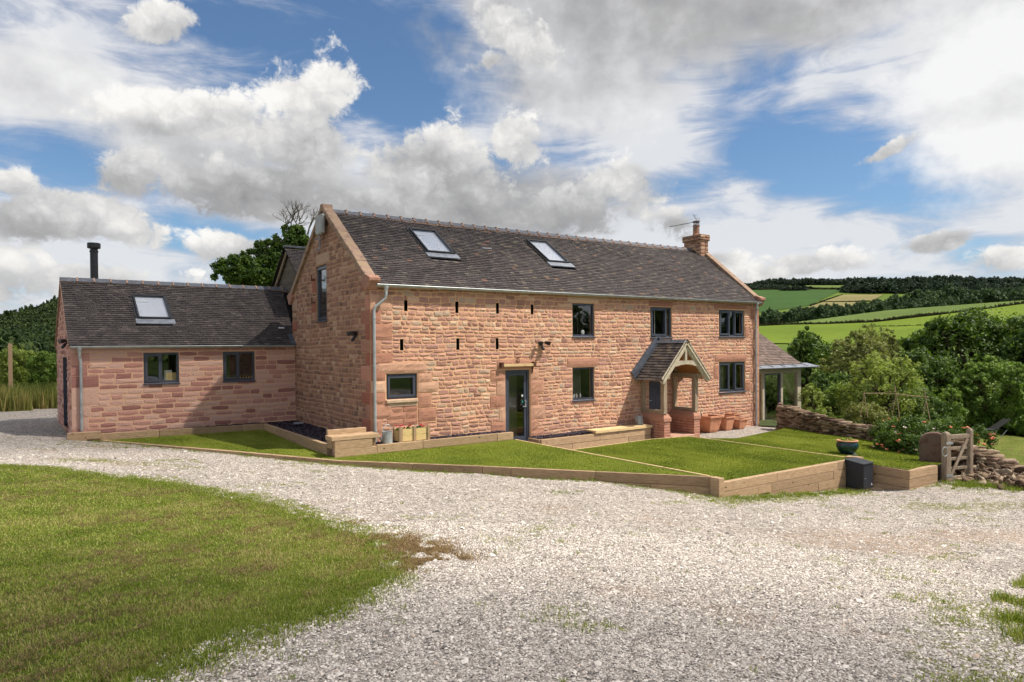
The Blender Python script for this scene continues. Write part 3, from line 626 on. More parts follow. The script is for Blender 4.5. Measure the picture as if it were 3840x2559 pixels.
# two thin clouds, high above and outside the view: they soften the sun over the near drive and over the left end of the house
def cloud_mat():
    m = bpy.data.materials.new('thin_cloud'); m.use_nodes = True; m.node_tree.nodes.clear(); h = G(m.node_tree); o = h.node('ShaderNodeOutputMaterial')
    d = h.node('ShaderNodeBsdfTranslucent'); d.inputs[0].default_value = (.8, .8, .8, 1); t = h.node('ShaderNodeBsdfTransparent'); mx = h.node('ShaderNodeMixShader')
    h.put(mx.inputs[0], attr(h, 'cloudiness')); m.node_tree.links.new(t.outputs[0], mx.inputs[1]); m.node_tree.links.new(d.outputs[0], mx.inputs[2]); m.node_tree.links.new(mx.outputs[0], o.inputs[0]); return m
M['cloud'] = cloud_mat()
def cloud(xs, ys, edge, alt, top, soft, seed):
    """a lumpy closed slab; density falls to nothing at its ragged edge. edge(x,y) > 0 inside"""
    X, Y = np.meshgrid(xs, ys, indexing='ij'); off = np.array(SUNV)*(alt/SUNV.z); nz = fbm(X+seed*7, Y, .25, 4)
    e = edge(X, Y)+(nz-.5)*soft*1.2; d = np.clip(e/soft, 0, 1); d = d*d*(3-2*d)*top*(.75+.5*fbm(X+seed*3, Y+9, .12, 3)); th = d*14+.3
    n = X.size; Vt = np.concatenate([np.stack([X.ravel(), Y.ravel(), (th*nz).ravel()], 1), np.stack([X.ravel(), Y.ravel(), (-th*.4).ravel()], 1)])+off
    idx = np.arange(n).reshape(X.shape); F = np.stack([idx[:-1, :-1], idx[1:, :-1], idx[1:, 1:], idx[:-1, 1:]], -1).reshape(-1, 4); dc = (d[:-1, :-1]+d[1:, 1:]).ravel()/2; F = F[dc > .004]
    o = np_obj('cloud', Vt, [F, F[:, ::-1]+n], M['cloud'], smooth=True); at = o.data.attributes.new('cloudiness', 'FLOAT', 'POINT'); at.data.foreach_set('value', np.concatenate([d.ravel(), d.ravel()]).astype(np.float32)); tag(o, kind='structure')
LX_ = [-60, -7, -5.3, -3.8, -2.6, -1.6, -.7, .7, 10, 60]; LY_ = [-6.5, -7.5, -8.8, -10.0, -11.0, -12.2, -13.2, -14.0, -15.5, -19]
cloud(np.arange(-60, 60, .7), np.arange(-80, -4, .7), lambda x, y: np.interp(x, LX_, LY_)+1.2-y, 210, .40, 3.4, 1)
cloud(np.arange(-60, 9, .5), np.arange(0, 34, .5), lambda x, y: np.minimum(y-np.interp(x, [-60, -8, -4, 0, 4, 9], [2.5, 2.2, 2.0, 2.6, 4.4, 9]), 7-x), 250, .32, 1.8, 2)
# ---------------------------------------------------------------- masonry
def free_ranges(lo, hi, cuts):
    out = [(lo, hi)]
    for c0, c1 in cuts:
        nn = []
        for a, b in out:
            if c1 <= a or c0 >= b: nn.append((a, b)); continue
            if c0 > a: nn.append((a, c0))
            if c1 < b: nn.append((c1, b))
        out = nn
    return out
def stone(mb, P, a0, a1, b0, b1, prot, t, rough=.5, m=0, gap=.009):
    a0 += gap; a1 -= gap; b0 += gap; b1 -= gap
    if a1-a0 < .02 or b1-b0 < .02: return
    w = a1-a0; h = b1-b0; j = lambda s: random.uniform(-s, s); ja = min(.016, w*.14); jb = min(.014, h*.15)
    am, bm_ = (a0+a1)/2, (b0+b1)/2
    cc = min(.018, w*.1, h*.16)*random.random()
    r1 = [(a0+cc+j(ja), b0+cc+j(jb)), (am, b0+j(jb*.6)), (a1-cc+j(ja), b0+cc+j(jb)), (a1+j(ja*.5), bm_), (a1-cc+j(ja), b1-cc+j(jb)), (am, b1+j(jb*.6)), (a0+cc+j(ja), b1-cc+j(jb)), (a0+j(ja*.5), bm_)]
    ia = min(w*.15, .022); ib = min(h*.2, .02)
    pts = [P(a, b, .002) for a, b in r1]
    for a, b in r1:
        aa = a+(ia if a < am-.001 else -ia if a > am+.001 else 0); bb = b+(ib if b < bm_-.001 else -ib if b > bm_+.001 else 0)
        pts.append(P(aa+j(w*.03), bb+j(h*.04), prot*(1-rough*random.random()*.9)))
    pts.append(P(am+j(w*.12), bm_+j(h*.12), prot*(1.05+rough*j(.45))))
    fs = [(k, (k+1) % 8, 8+(k+1) % 8, 8+k) for k in range(8)]+[(8+k, 8+(k+1) % 8, 16) for k in range(8)]
    mb.add(pts, fs, t, m)
def wavy(P, k=.018):
    return lambda a, b, d: P(a, b+k*math.sin(a*1.3+b*2.1+1)*math.cos(a*.55-b*1.7)+k*.4*math.sin(a*4.1+b), d)
def masonry(mb, P0, a0, a1, b0, top, holes=(), blocks=(), ch=(.10, .17), ln=(.16, .42), prot=(.018, .034), tf=None, lim=None, m=0, rough=.5, start_seed=1, regular=False, gap=.009):
    """coursed stones; holes/blocks: (a0,a1,b0,b1); lim(b)->(amin,amax)"""
    rs = random.getstate(); random.seed(start_seed); b = b0; P = P0 if regular else wavy(P0)
    cuts = [tuple(h[:4]) for h in holes]+[tuple(k[:4]) for k in blocks]
    while b < top-.03:
        h = random.uniform(*ch); b2 = min(b+h, top)
        if top-b2 < .05: b2 = top
        lo, hi = (a0, a1) if lim is None else lim((b+b2)/2+.02)
        if hi-lo > .05:
            ov = [c for c in cuts if c[3] > b+.012 and c[2] < b2-.012 and c[1] > lo and c[0] < hi]
            brk = sorted(set([lo, hi]+[c[0] for c in ov]+[c[1] for c in ov])); brk = [x for x in brk if lo <= x <= hi]
            for p, q in zip(brk[:-1], brk[1:]):
                if q-p < .03: continue
                mid = (p+q)/2; fr = free_ranges(b, b2, [(c[2], c[3]) for c in ov if c[0] < mid < c[1]])
                for f0, f1 in fr:
                    if f1-f0 < .04: continue
                    x = p
                    while x < q-.001:
                        L = random.uniform(*ln)*(1.25 if random.random() < .12 else 1)
                        if q-(x+L) < ln[0]*.7: L = q-x
                        L = min(L, q-x)
                        if not regular and (f1-f0) > .145 and L < .3 and random.random() < .25:
                            mb_ = (f0+f1)/2; stone(mb, P, x, x+L, f0, mb_, random.uniform(*prot), tf(x, f0), rough, m, gap); stone(mb, P, x, x+L, mb_, f1, random.uniform(*prot), tf(x, f1), rough, m, gap)
                        else: stone(mb, P, x, x+L, f0, f1, random.uniform(*prot), tf(x, f0), rough, m, gap)
                        x += L
        b = b2
    random.setstate(rs)
    for k in blocks:
        t = k[4] if len(k) > 4 else .85; pr = k[5] if len(k) > 5 else .028
        big_stone(mb, P0, *k[:4], pr, t, m)
def big_stone(mb, P, a0, a1, b0, b1, prot, t, m=0, gap=.008):
    """dressed block with a tooled, gently uneven face"""
    a0 += gap; a1 -= gap; b0 += gap; b1 -= gap; na = max(2, int((a1-a0)/.09)); nb = max(2, int((b1-b0)/.07)); base = len(mb.v)
    for i in range(na+1):
        for k in range(nb+1):
            a = a0+(a1-a0)*i/na; b = b0+(b1-b0)*k/nb; e = i in (0, na) or k in (0, nb)
            mb.v.append(P(a+(0 if e else random.uniform(-.01, .01)), b+(0 if e else random.uniform(-.008, .008)), prot*.45 if e else prot*random.uniform(.75, 1.15)))
    for i in range(na):
        for k in range(nb): q = base+i*(nb+1)+k; mb.face((q, q+nb+1, q+nb+2, q+1), t, m)
    ring = [(a0, b0), (a1, b0), (a1, b1), (a0, b1)]
    mb.add([P(a, b, 0) for a, b in ring]+[P(a, b, prot*.45) for a, b in ring], [(0, 1, 5, 4), (1, 2, 6, 5), (2, 3, 7, 6), (3, 0, 4, 7)], t, m)
def backing(mb, P, a0, a1, b0, topf, holes, depth=.22, m=1, brks=()):
    xs = sorted(set([a0, a1, *brks]+[h[0] for h in holes]+[h[1] for h in holes]))
    for p, q in zip(xs[:-1], xs[1:]):
        mid = (p+q)/2; hs = sorted([(h[2], h[3]) for h in holes if h[0] < mid < h[1]]); lo = b0; seg = []
        for c0, c1 in hs: seg.append((lo, c0, c0)); lo = c1
        seg.append((lo, topf(p), topf(q)))
        for l, t0, t1 in seg: mb.add([P(p, l, 0), P(q, l, 0), P(q, t1, 0), P(p, t0, 0)], [(0, 1, 2, 3)], .5, m)
    for h in holes:
        x0, x1, z0, z1 = h[:4]; D = -(h[4] if len(h) > 4 else depth)
        mb.add([P(x0, z0, 0), P(x1, z0, 0), P(x1, z1, 0), P(x0, z1, 0), P(x0, z0, D), P(x1, z0, D), P(x1, z1, D), P(x0, z1, D)],
               [(0, 4, 5, 1), (1, 5, 6, 2), (2, 6, 7, 3), (3, 7, 4, 0)], .5, 2 if len(h) > 4 else m)
        if len(h) > 4: mb.add([P(x0, z0, D), P(x1, z0, D), P(x1, z1, D), P(x0, z1, D)], [(0, 1, 2, 3)], .1, 2)

# ---------------------------------------------------------------- tiled roofs
def tiles(mb, O, U, W, ulo, uhi, L, gauge=.112, tw=.17, skips=(), tf=None, lift=.025, m=0, sag=None):
    """O origin at eaves, U unit vector along the eaves, W unit vector up the slope. ulo/uhi may depend on v"""
    O = np.array(O, float); U = np.array(U, float); W = np.array(W, float); N = np.cross(U, W)
    if N[2] < 0: N = -N
    k = 0; v = 0.0
    while v < L-.02:
        lo, hi = ulo(v), uhi(v); u = lo-(tw/2 if k % 2 else 0); v1 = min(v+gauge*1.3, L)
        while u < hi:
            w = tw*random.uniform(.93, 1.07); a = max(u+.004, lo); b = min(u+w-.004, hi); mid = (a+b)/2
            if b-a > .03 and not any(s0 < mid < s1 and t0 < v+gauge*.5 < t1 for s0, s1, t0, t1 in skips):
                h = lift+random.uniform(-.003, .005); dv = random.uniform(-.006, .006); tl = random.uniform(-.003, .003); h2 = .004
                sg = sag(mid, v) if sag else 0
                q = []
                for uu, vv, hh in ((a, v+dv, sg-.004), (b, v+dv+tl, sg-.004), (b, v+dv+tl, h+sg), (a, v+dv, h+sg), (b, v1, h2+sg), (a, v1, h2+sg)): q.append(O+U*uu+W*vv+N*hh)
                mb.add(q, [(0, 1, 2, 3), (3, 2, 4, 5), (0, 3, 5), (1, 4, 2)], tf(), m)
            u += w
        v += gauge; k += 1
def tile_t(): 
    r_ = random.random(); return .97+random.random()*.03 if r_ < .008 else (.86+random.random()*.08 if r_ < .04 else random.triangular(0, .85, .45))

# ================================================================= MAIN HOUSE
LX, ZE, ZR, HW = 15.95, 4.47, 6.90, 3.40
Z0 = -.45
house = thing('stone_farmhouse', 'long two-storey pink sandstone farmhouse with dark tiled roof and grey windows', 'house')
PF = lambda a, b, d: (a, -d, b)
PG = lambda a, b, d: (-d, a, b)
def xend(y): return LX+.19*y
OPEN = {'W1': (6.675, 7.585, 3.137, 4.181), 'W2': (10.076, 11.118, 3.114, 4.149), 'W3': (13.613, 15.086, 3.149, 4.137),
        'W4': (.435, 1.326, 1.474, 2.143), 'W5': (6.662, 7.561, 1.137, 2.16), 'W6': (13.60, 15.115, 1.079, 2.196)}
DOOR = (4.15, 5.029, .0, 2.15); PDOOR = (9.99, 10.86, -.06, 1.95)
slits = [(.96, 1.06, 3.80, 4.09), (2.51, 2.61, 3.78, 4.10), (3.85, 3.95, 3.79, 4.10), (5.08, 5.18, 3.79, 4.09), (.83, .93, 2.76, 3.06), (2.53, 2.63, 2.75, 3.08), (3.83, 3.93, 2.76, 3.08)]
holesF = [o for o in OPEN.values()]+[DOOR, PDOOR]+[s+(.2,) for s in slits]
bl = []
random.seed(3)
zq = -.42; i = 0
qz = []
while zq < 4.2:
    hq = random.uniform(.30, .42); qz.append((zq, min(zq+hq, 4.30))); zq += hq
for i, (q0, q1) in enumerate(qz):
    w = .62 if i % 2 == 0 else .30
    if q1 > 1.40 and q0 < 2.14: w = .41
    bl.append((0, w, q0, q1, random.choice([.82, .88, .94, .99, .84]), .03))
for i, (q0, q1) in enumerate(qz):
    w = .50 if i % 2 == 0 else .28; bl.append((LX-w, LX, q0, q1, random.choice([.82, .86, .9]), .03))
bl += [(.15, 1.6, 2.16, 2.46, .93, .034), (3.86, 5.2, 2.17, 2.47, .86, .03), (6.50, 7.75, 4.20, 4.37, .74, .02), (6.45, 7.73, 2.18, 2.46, .86, .03), (9.99, 11.17, 4.17, 4.36, .81, .03),
       (13.35, 15.23, 4.17, 4.34, .82, .03), (13.37, 15.21, 2.22, 2.48, .85, .03)]
for j, (w, q0, q1) in enumerate([(.5, -.1, .33), (.28, .33, .66), (.55, .66, 1.08), (.30, 1.08, 1.42), (.5, 1.42, 1.84), (.32, 1.84, 2.15)]):
    bl.append((5.04, 5.04+w, q0, q1, .86+.03*(j % 3), .03)); w2 = [.26, .5, .22, .52, .3, .5][j]; bl.append((4.14-w2, 4.14, q0, q1, [.9, .84, .95, .83, .93, .86][j], .03))
for w, q0, q1, t in [(.42, 1.9, 2.15, .92), (.62, 1.62, 1.9, .95), (.40, 1.22, 1.6, .86), (.55, .85, 1.2, .84), (.3, .5, .83, .81)]: bl.append((1.34, 1.34+w, q0, q1, t, .03))
for q0, q1, a in [(1.13, 1.30, 0), (.95, 1.12, .2), (.78, .94, 0)]: bl += [(.44, .9+a*.5, q0, q1, .86, .024), (.9+a*.5, 1.32, q0, q1, .83, .024)]
bl += [(15.13, 15.42, 1.08, 1.45, .83, .03), (15.13, 15.36, 3.15, 3.5, .86, .03), (13.3, 13.58, 1.6, 2.1, .84, .03), (4.15, 4.15+.01, 0, .01)]
def tR(a, b):
    r_ = random.random()
    if a > 9: return min(.72, r_*.66+.08)
    return r_*.78
mb = MB()
masonry(mb, PF, 0, LX, Z0, 4.40, holesF, bl, (.095, .165), (.13, .34), (.010, .021), tR, start_seed=11, rough=.6)
backing(mb, PF, 0, LX, Z0-.3, lambda a: 4.44, holesF, .24, 1)
front = mb.build('front_wall', [M['rubble'], M['mortar'], M['under']], house)  # vent slits lined near-black: the shade inside them is put into the colour
# left gable
def topG(y): return ZE+.02+(ZR-ZE-.02)*(1-abs(y-HW)/HW)
def limG(b):
    if b < ZE: return (0, 2*HW)
    k = (b-ZE)/(ZR-ZE)*HW; return (k+.03, 2*HW-k-.03)
GW = (3.30, 4.28, 3.66, 5.34)
blg = []
for i, (q0, q1) in enumerate(qz):
    w = .30 if i % 2 == 0 else .60; blg.append((0, w, q0, q1, [.81, .79, .95, .82, .78][i % 5], .03))
blg += [(3.02, 4.21, 5.36, 5.68, .72, .03), (4.29, 4.62, 4.55, 4.95, .80, .03), (4.29, 4.70, 3.95, 4.3, .80, .03), (.02, .5, 4.32, 4.62, .8, .05), (6.3, 6.8, 3.4, 3.75, .8, .03), (6.25, 6.8, 4.1, 4.45, .7, .03)]
mb = MB()
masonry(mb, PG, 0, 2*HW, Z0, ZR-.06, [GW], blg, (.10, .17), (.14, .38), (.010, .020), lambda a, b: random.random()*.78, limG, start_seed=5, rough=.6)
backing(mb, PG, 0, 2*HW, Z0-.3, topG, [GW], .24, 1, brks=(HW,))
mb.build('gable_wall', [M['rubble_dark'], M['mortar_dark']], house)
mb = MB()        # right gable and rear wall, plain behind
mb.add([(LX, 0, Z0-.5), (xend(2*HW), 2*HW, Z0-.5), (xend(2*HW), 2*HW, ZE), (xend(HW), HW, ZR), (LX, 0, ZE)], [(0, 1, 2, 3, 4)], .5)
mb.build('gable_wall', M['mortar'], house)
mb = MB(); mb.add([(0, 2*HW, Z0-.5), (xend(2*HW), 2*HW, Z0-.5), (xend(2*HW), 2*HW, ZE), (0, 2*HW, ZE)], [(0, 1, 2, 3)], .5); mb.build('rear_wall', M['mortar'], house)

# roof
sl = Vector((0, HW+.14, ZR-ZE)); SL = sl.length; sl.normalize()
roof = None
mb = MB(); RY0, RZ0 = -.14, ZE+.02
x0r = .16
def uhi(v): return xend(RY0+sl.y*v)-.18
SKY = [(2.42, 3.33, 1.28, 2.76), (6.88, 7.76, 1.28, 2.78)]      # x0,x1,y0,y1 (plan)
def v_of(y): return (y-RY0)/sl.y
skips = [(x0-.02-(0), x1+.04, v_of(y0)-.12, v_of(y1)+.04) for x0, x1, y0, y1 in SKY]
tiles(mb, (0, RY0, RZ0), (1, 0, 0), tuple(sl), lambda v: x0r, uhi, SL-.08, skips=skips, tf=tile_t, sag=lambda u, v: .012*math.sin(u*1.3)*math.sin(v*2)-.02*math.sin(math.pi*min(max(u/16, 0), 1)))
b0 = len(mb.v); f0 = len(mb.f)
for sgn in (0, 1):
    y0, z0 = (RY0+.03, RZ0-.02); yy = HW; zz = ZR-.01
    if sgn: mb.add([(0.02, 2*HW-y0, z0), (xend(2*HW)-.02, 2*HW-y0, z0), (xend(HW)-.02, yy, zz), (0.02, yy, zz)], [(0, 1, 2, 3)], .5, 0)
    else: mb.add([(0.02, y0, z0-.035), (LX-.02, y0, z0-.035), (xend(HW)-.02, yy, zz-.035), (0.02, yy, zz-.035)], [(0, 1, 2, 3)], .5, 1)
roof = mb.build('roof', [M['tile'], M['under']], house)
# ridge tiles
mb = MB(); x = .2
while x < xend(HW)-.55:
    L = .45; zt = ZR+.01-.02*math.sin(math.pi*x/16)+random.uniform(-.004, .004)
    for s_ in (-1, 1):
        mb.add([(x, HW, zt+.085), (x+L-.012, HW, zt+.085), (x+L-.012, HW+s_*.14, zt-.04), (x, HW+s_*.14, zt-.04)], [(0, 1, 2, 3)] if s_ < 0 else [(3, 2, 1, 0)], .5, 0)
        mb.box(x+.0, x+L, HW+s_*.125-.012, HW+s_*.125+.012, zt-.11, zt-.045, .5, 1)
    mb.box(x+L-.03, x+L+.03, HW-.04, HW+.04, zt+.055, zt+.105, .5, 1)
    for s_ in (-1, 1): mb.beam((x+L-.005, HW, zt+.082), (x+L-.005, HW+s_*.15, zt-.035), .05, .03, .5, 1, side=(1, 0, 0))
    x += L
mb.build('ridge_tiles', [M['ridge'], M['bedding']], roof)
# parapet copings with kneelers
def coping(name, xa, xb, sk=0.0, front_only=False):
    for s_ in (0, 1):
        mb = MB(); n = 5
        for i in range(n):
            t0, t1 = i/n, (i+1)/n; ya, za = -.02+(HW+.02)*t0, ZE+.12+(ZR-ZE+.0)*t0; yb, zb = -.02+(HW+.02)*t1-.012, ZE+.12+(ZR-ZE)*t1-.008
            j = random.uniform(-.012, .012); dx0 = sk*ya; dx1 = sk*yb
            p = []
            for zoff in (-.10, .09):
                for (yy, zz, xx, dx) in ((ya, za, xa, dx0), (ya, za, xb, dx0), (yb, zb, xb, dx1), (yb, zb, xa, dx1)):
                    YY = yy if not s_ else 2*HW-yy; p.append((xx+dx+j*.4, YY, zz+zoff+j))
            if s_: p = [p[1], p[0], p[3], p[2], p[5], p[4], p[7], p[6]]
            mb.hexa(p, .5)
        mb.build(name, M['coping'], house, bevel=.022)
        mb = MB(); YY = (lambda y: y) if not s_ else (lambda y: 2*HW-y)
        prof = [(.10, ZE-.16), (-.06, ZE-.14), (-.14, ZE-.06), (-.19, ZE+.04), (-.25, ZE+.08), (-.25, ZE+.16), (-.05, ZE+.24), (.22, ZE+.26), (.3, ZE+.1)]
        dx = sk*(0 if not s_ else 2*HW); ring0 = [(xa-.01+dx, YY(y), z) for y, z in prof]; ring1 = [(xb-.0+dx, YY(y), z) for y, z in prof]; k = len(prof)
        mb.add(ring0+ring1, [tuple(range(k)), tuple(range(2*k-1, k-1, -1))]+[(i, k+i, k+(i+1) % k, (i+1) % k) for i in range(k)], .5)
        tag(mb.build('kneeler', M['red_stone'], house, bevel=.012))
coping('coping', -.10, .20); coping('coping', LX-.20, LX+.10, .19)
mb = MB(); mb.hexa([(-.11, HW-.2, ZR-.0), (.21, HW-.2, ZR), (.21, HW+.2, ZR), (-.11, HW+.2, ZR), (-.11, HW-.10, ZR+.22), (.21, HW-.10, ZR+.22), (.21, HW+.10, ZR+.22), (-.11, HW+.10, ZR+.22)], .5); mb.build('apex_stone', M['coping'], house, bevel=.03)

# skylights
def skylight(parent, O, U, W, N, u0, u1, v0, v1, blind=True, lift=.08):
    O, U, W, N = map(Vector, (O, U, W, N)); P = lambda a, b, d: tuple(O+U*a+W*b+N*d)
    r_ = MB(); fw = .05
    for (a0, a1, b0, b1) in ((u0, u1, v0, v0+fw), (u0, u1, v1-fw, v1), (u0, u0+fw, v0+fw, v1-fw), (u1-fw, u1, v0+fw, v1-fw)): r_.box(a0, a1, b0, b1, -.03, lift, P=P)
    s_ = r_.build('skylight', M['black_metal'], parent)
    r_ = MB(); r_.box(u0+fw, u1-fw, v0+fw, v1-fw, lift-.03, lift-.022, P=P); r_.build('pane', M['glass'], s_)
    r_ = MB(); r_.box(u0+fw, u1-fw, v0+fw, v1-fw, -.01, .0, P=P); r_.box(u0+.14, u0+.42, v1-.34, v1-.29, .001, .02, P=P, m=1); r_.build('blind', [M['blind_white'], M['white']], s_)
    r_ = MB(); r_.box(u0-.07, u1+.09, v0-.26, v0-.002, -.01, .032, P=P); r_.box(u0-.06, u0-.003, v0, v1+.05, -.01, .03, P=P, m=1); r_.box(u1+.003, u1+.07, v0, v1+.05, -.01, .03, P=P, m=1); r_.build('flashing', [M['lead'], M['black_metal']], s_)
    return s_
Nn = Vector((1, 0, 0)).cross(sl)
for x0, x1, y0, y1 in SKY: skylight(roof, (0, RY0, RZ0), (1, 0, 0), sl, Nn, x0, x1, v_of(y0)+.26, v_of(y1))
mb = MB(); P = lambda a, b, d: tuple(Vector((0, RY0, RZ0))+Vector((1, 0, 0))*a+sl*b+Nn*d); mb.box(4.62, 4.97, v_of(1.98), v_of(1.98)+.05, .01, .035, P=P); mb.build('roof_vent', M['lead'], roof)

# chimney
chim = thing('chimney_stack', 'short square sandstone chimney stack on the right end of the ridge', 'chimney', (16.27, 3.34, 6.3))
house_chim_pos = (16.27, 3.34, 6.3)
mb = MB()
CX0, CX1, CY0, CY1 = 16.02, 16.50, 2.90, 3.80
def loc(P, o): return lambda a, b, d: tuple(np.array(P(a, b, d))-np.array(o))
o_ = house_chim_pos
for P, a0, a1 in ((lambda a, b, d: (a, CY0-d, b), CX0, CX1), (lambda a, b, d: (CX0-d, a, b), CY0, CY1), (lambda a, b, d: (CX1+d, a, b), CY0, CY1), (lambda a, b, d: (a, CY1+d, b), CX0, CX1)):
    masonry(mb, loc(P, o_), a0, a1, 6.2, 7.28, ch=(.13, .2), ln=(.18, .34), tf=lambda a, b: .3+random.random()*.45, start_seed=21); backing(mb, loc(P, o_), a0, a1, 6.0, lambda a: 7.3, [], m=1)
    masonry(mb, lambda a, b, d, Q=loc(P, o_): Q(a, b, d+.05), a0-.06, a1+.06, 7.28, 7.50, ch=(.1, .12), ln=(.2, .36), tf=lambda a, b: .3+random.random()*.45, start_seed=4)
    backing(mb, lambda a, b, d, Q=loc(P, o_): Q(a, b, d+.05), a0-.05, a1+.05, 7.28, lambda a: 7.50, [], m=1)
mb.box(CX0-.05-o_[0], CX1+.05-o_[0], CY0-.05-o_[1], CY1+.05-o_[1], 7.27-o_[2], 7.30-o_[2], m=1); mb.box(CX0-.05-o_[0], CX1+.05-o_[0], CY0-.05-o_[1], CY1+.05-o_[1], 7.49-o_[2], 7.53-o_[2], m=1)
mb.build('stack', [M['rubble_dark'], M['mortar_dark']], chim)
mb = MB(); mb.lathe((0, 0, 1.22), [(.17, 0), (.17, .06), (.145, .10), (.13, .38), (.155, .42), (.155, .46), (.10, .46)], 20); cp = mb.build('chimney_pot', M['red_stone'], chim, smooth=False)
mb = MB(); mb.lathe((0, 0, 1.68), [(.10, 0), (.10, .02)], 12)
for k in range(6): a = k*math.pi/3; mb.tube([(.11*math.cos(a), .11*math.sin(a), 1.68), (.11*math.cos(a), .11*math.sin(a), 1.82)], .012, 5)
mb.lathe((0, 0, 1.82), [(.16, 0), (.17, .02), (.13, .05), (.01, .06)], 16); mb.build('cowl', M['rust'], cp)
mb = MB()
for k in range(4): mb.box(CX0-.03-o_[0]-.0, CX0+.0-o_[0], CY0-o_[1]+k*.12, CY0-o_[1]+.5, .05+k*.12, .17+k*.12-.004)
mb.box(CX0-.05-o_[0], CX1+.03-o_[0], CY0-.06-o_[1], CY0-.02-o_[1], .02, .30); mb.build('flashing', M['lead_dark'], chim)
# aerial
ae = thing('television_aerial', 'thin television aerial with its long boom pointing away, fixed to the chimney', 'aerial', (16.0, 3.0, 7.3))
mb = MB(); mb.tube([(0, -.05, 0), (0, -.05, .95)], .014, 6); mb.build('mast', M['zinc'], ae)
mb = MB(); mb.tube([(0, .0, .78), (0, 1.62, .80)], .011, 6)
for k in range(15): y = .1+k*.105; mb.tube([(-.10, y, .79), (.10, y, .79)], .006, 5)
mb.build('boom', M['lead_dark'], ae)
mb = MB(); mb.tube([(0, .04, .78), (0, .26, 1.12)], .012, 5); mb.tube([(0, .04, .78), (0, .26, .46)], .012, 5)
for k in range(4): mb.tube([(-.14, .07+k*.05, .84+k*.08), (.14, .07+k*.05, .84+k*.08)], .007, 5); mb.tube([(-.14, .07+k*.05, .72-k*.08), (.14, .07+k*.05, .72-k*.08)], .007, 5)
mb.build('reflector', M['lead_dark'], ae)

# gutters and downpipes
def gutter(parent, x0, x1, y, z, r_=.062, fall=0.0):
    mb = MB(); n = 8; prof = [(y-r_*math.cos(math.pi*k/n), z-r_*math.sin(math.pi*k/n)) for k in range(n+1)]
    b = len(mb.v)
    for xx in (x0, x1):
        for (yy, zz) in prof: mb.v.append((xx, yy, zz))
        for (yy, zz) in prof: mb.v.append((xx, y+(yy-y)*.88, z+(zz-z)*.88+.0))
    m_ = n+1
    for k in range(n): mb.face((b+k, b+k+1, b+2*m_+k+1, b+2*m_+k)); mb.face((b+m_+k+1, b+m_+k, b+3*m_+k, b+3*m_+k+1))
    for k in (0, n): mb.face((b+k, b+m_+k, b+3*m_+k, b+2*m_+k))
    for e in (0, 2*m_): mb.face([b+e+k for k in range(m_)])
    x = x0+.9
    while x < x1: mb.tube([(x, y-r_*1.06, z+.004), (x, y-r_*.8, z-r_*.75), (x, y, z-r_*1.08), (x, y+r_*.8, z-r_*.6), (x, y+r_*1.0, z)], .007, 5); mb.tube([(x, y+.02, z-r_), (x, y+r_+.01, z-.13)], .008, 4); x += .93
    mb.tube([(x0, y-r_, z+.002), (x1, y-r_, z+.002)], .008, 6)
    return mb.build('gutter', M['zinc'], parent)
gutter(house, .12, 15.86, -.17, ZE-.01)
def downpipe(parent, pts, lab=None, r_=.038):
    mb = MB(); mb.tube(pts, r_, 12); mb.lathe((pts[0][0], pts[0][1], pts[0][2]-.02), [(r_*1.05, -.05), (r_*1.7, .02), (r_*1.7, .07)], 12)
    zt = pts[-2][2]-.2
    while zt > pts[-1][2]+.15: mb.lathe((pts[-1][0], pts[-1][1], zt), [(r_*1.18, 0), (r_*1.18, .05)], 12); zt -= 1.25
    return mb.build('downpipe', M['zinc'], parent, smooth=False)
downpipe(house, [(.38, -.17, 4.38), (.38, -.17, 4.20), (.36, -.15, 4.10), (.12, -.07, 3.88), (.09, -.06, 3.78), (.09, -.06, .40)])
downpipe(house, [(15.62, -.17, 4.38), (15.62, -.17, 4.22), (15.66, -.10, 4.05), (15.67, -.08, 3.95), (15.67, -.08, -.42)])

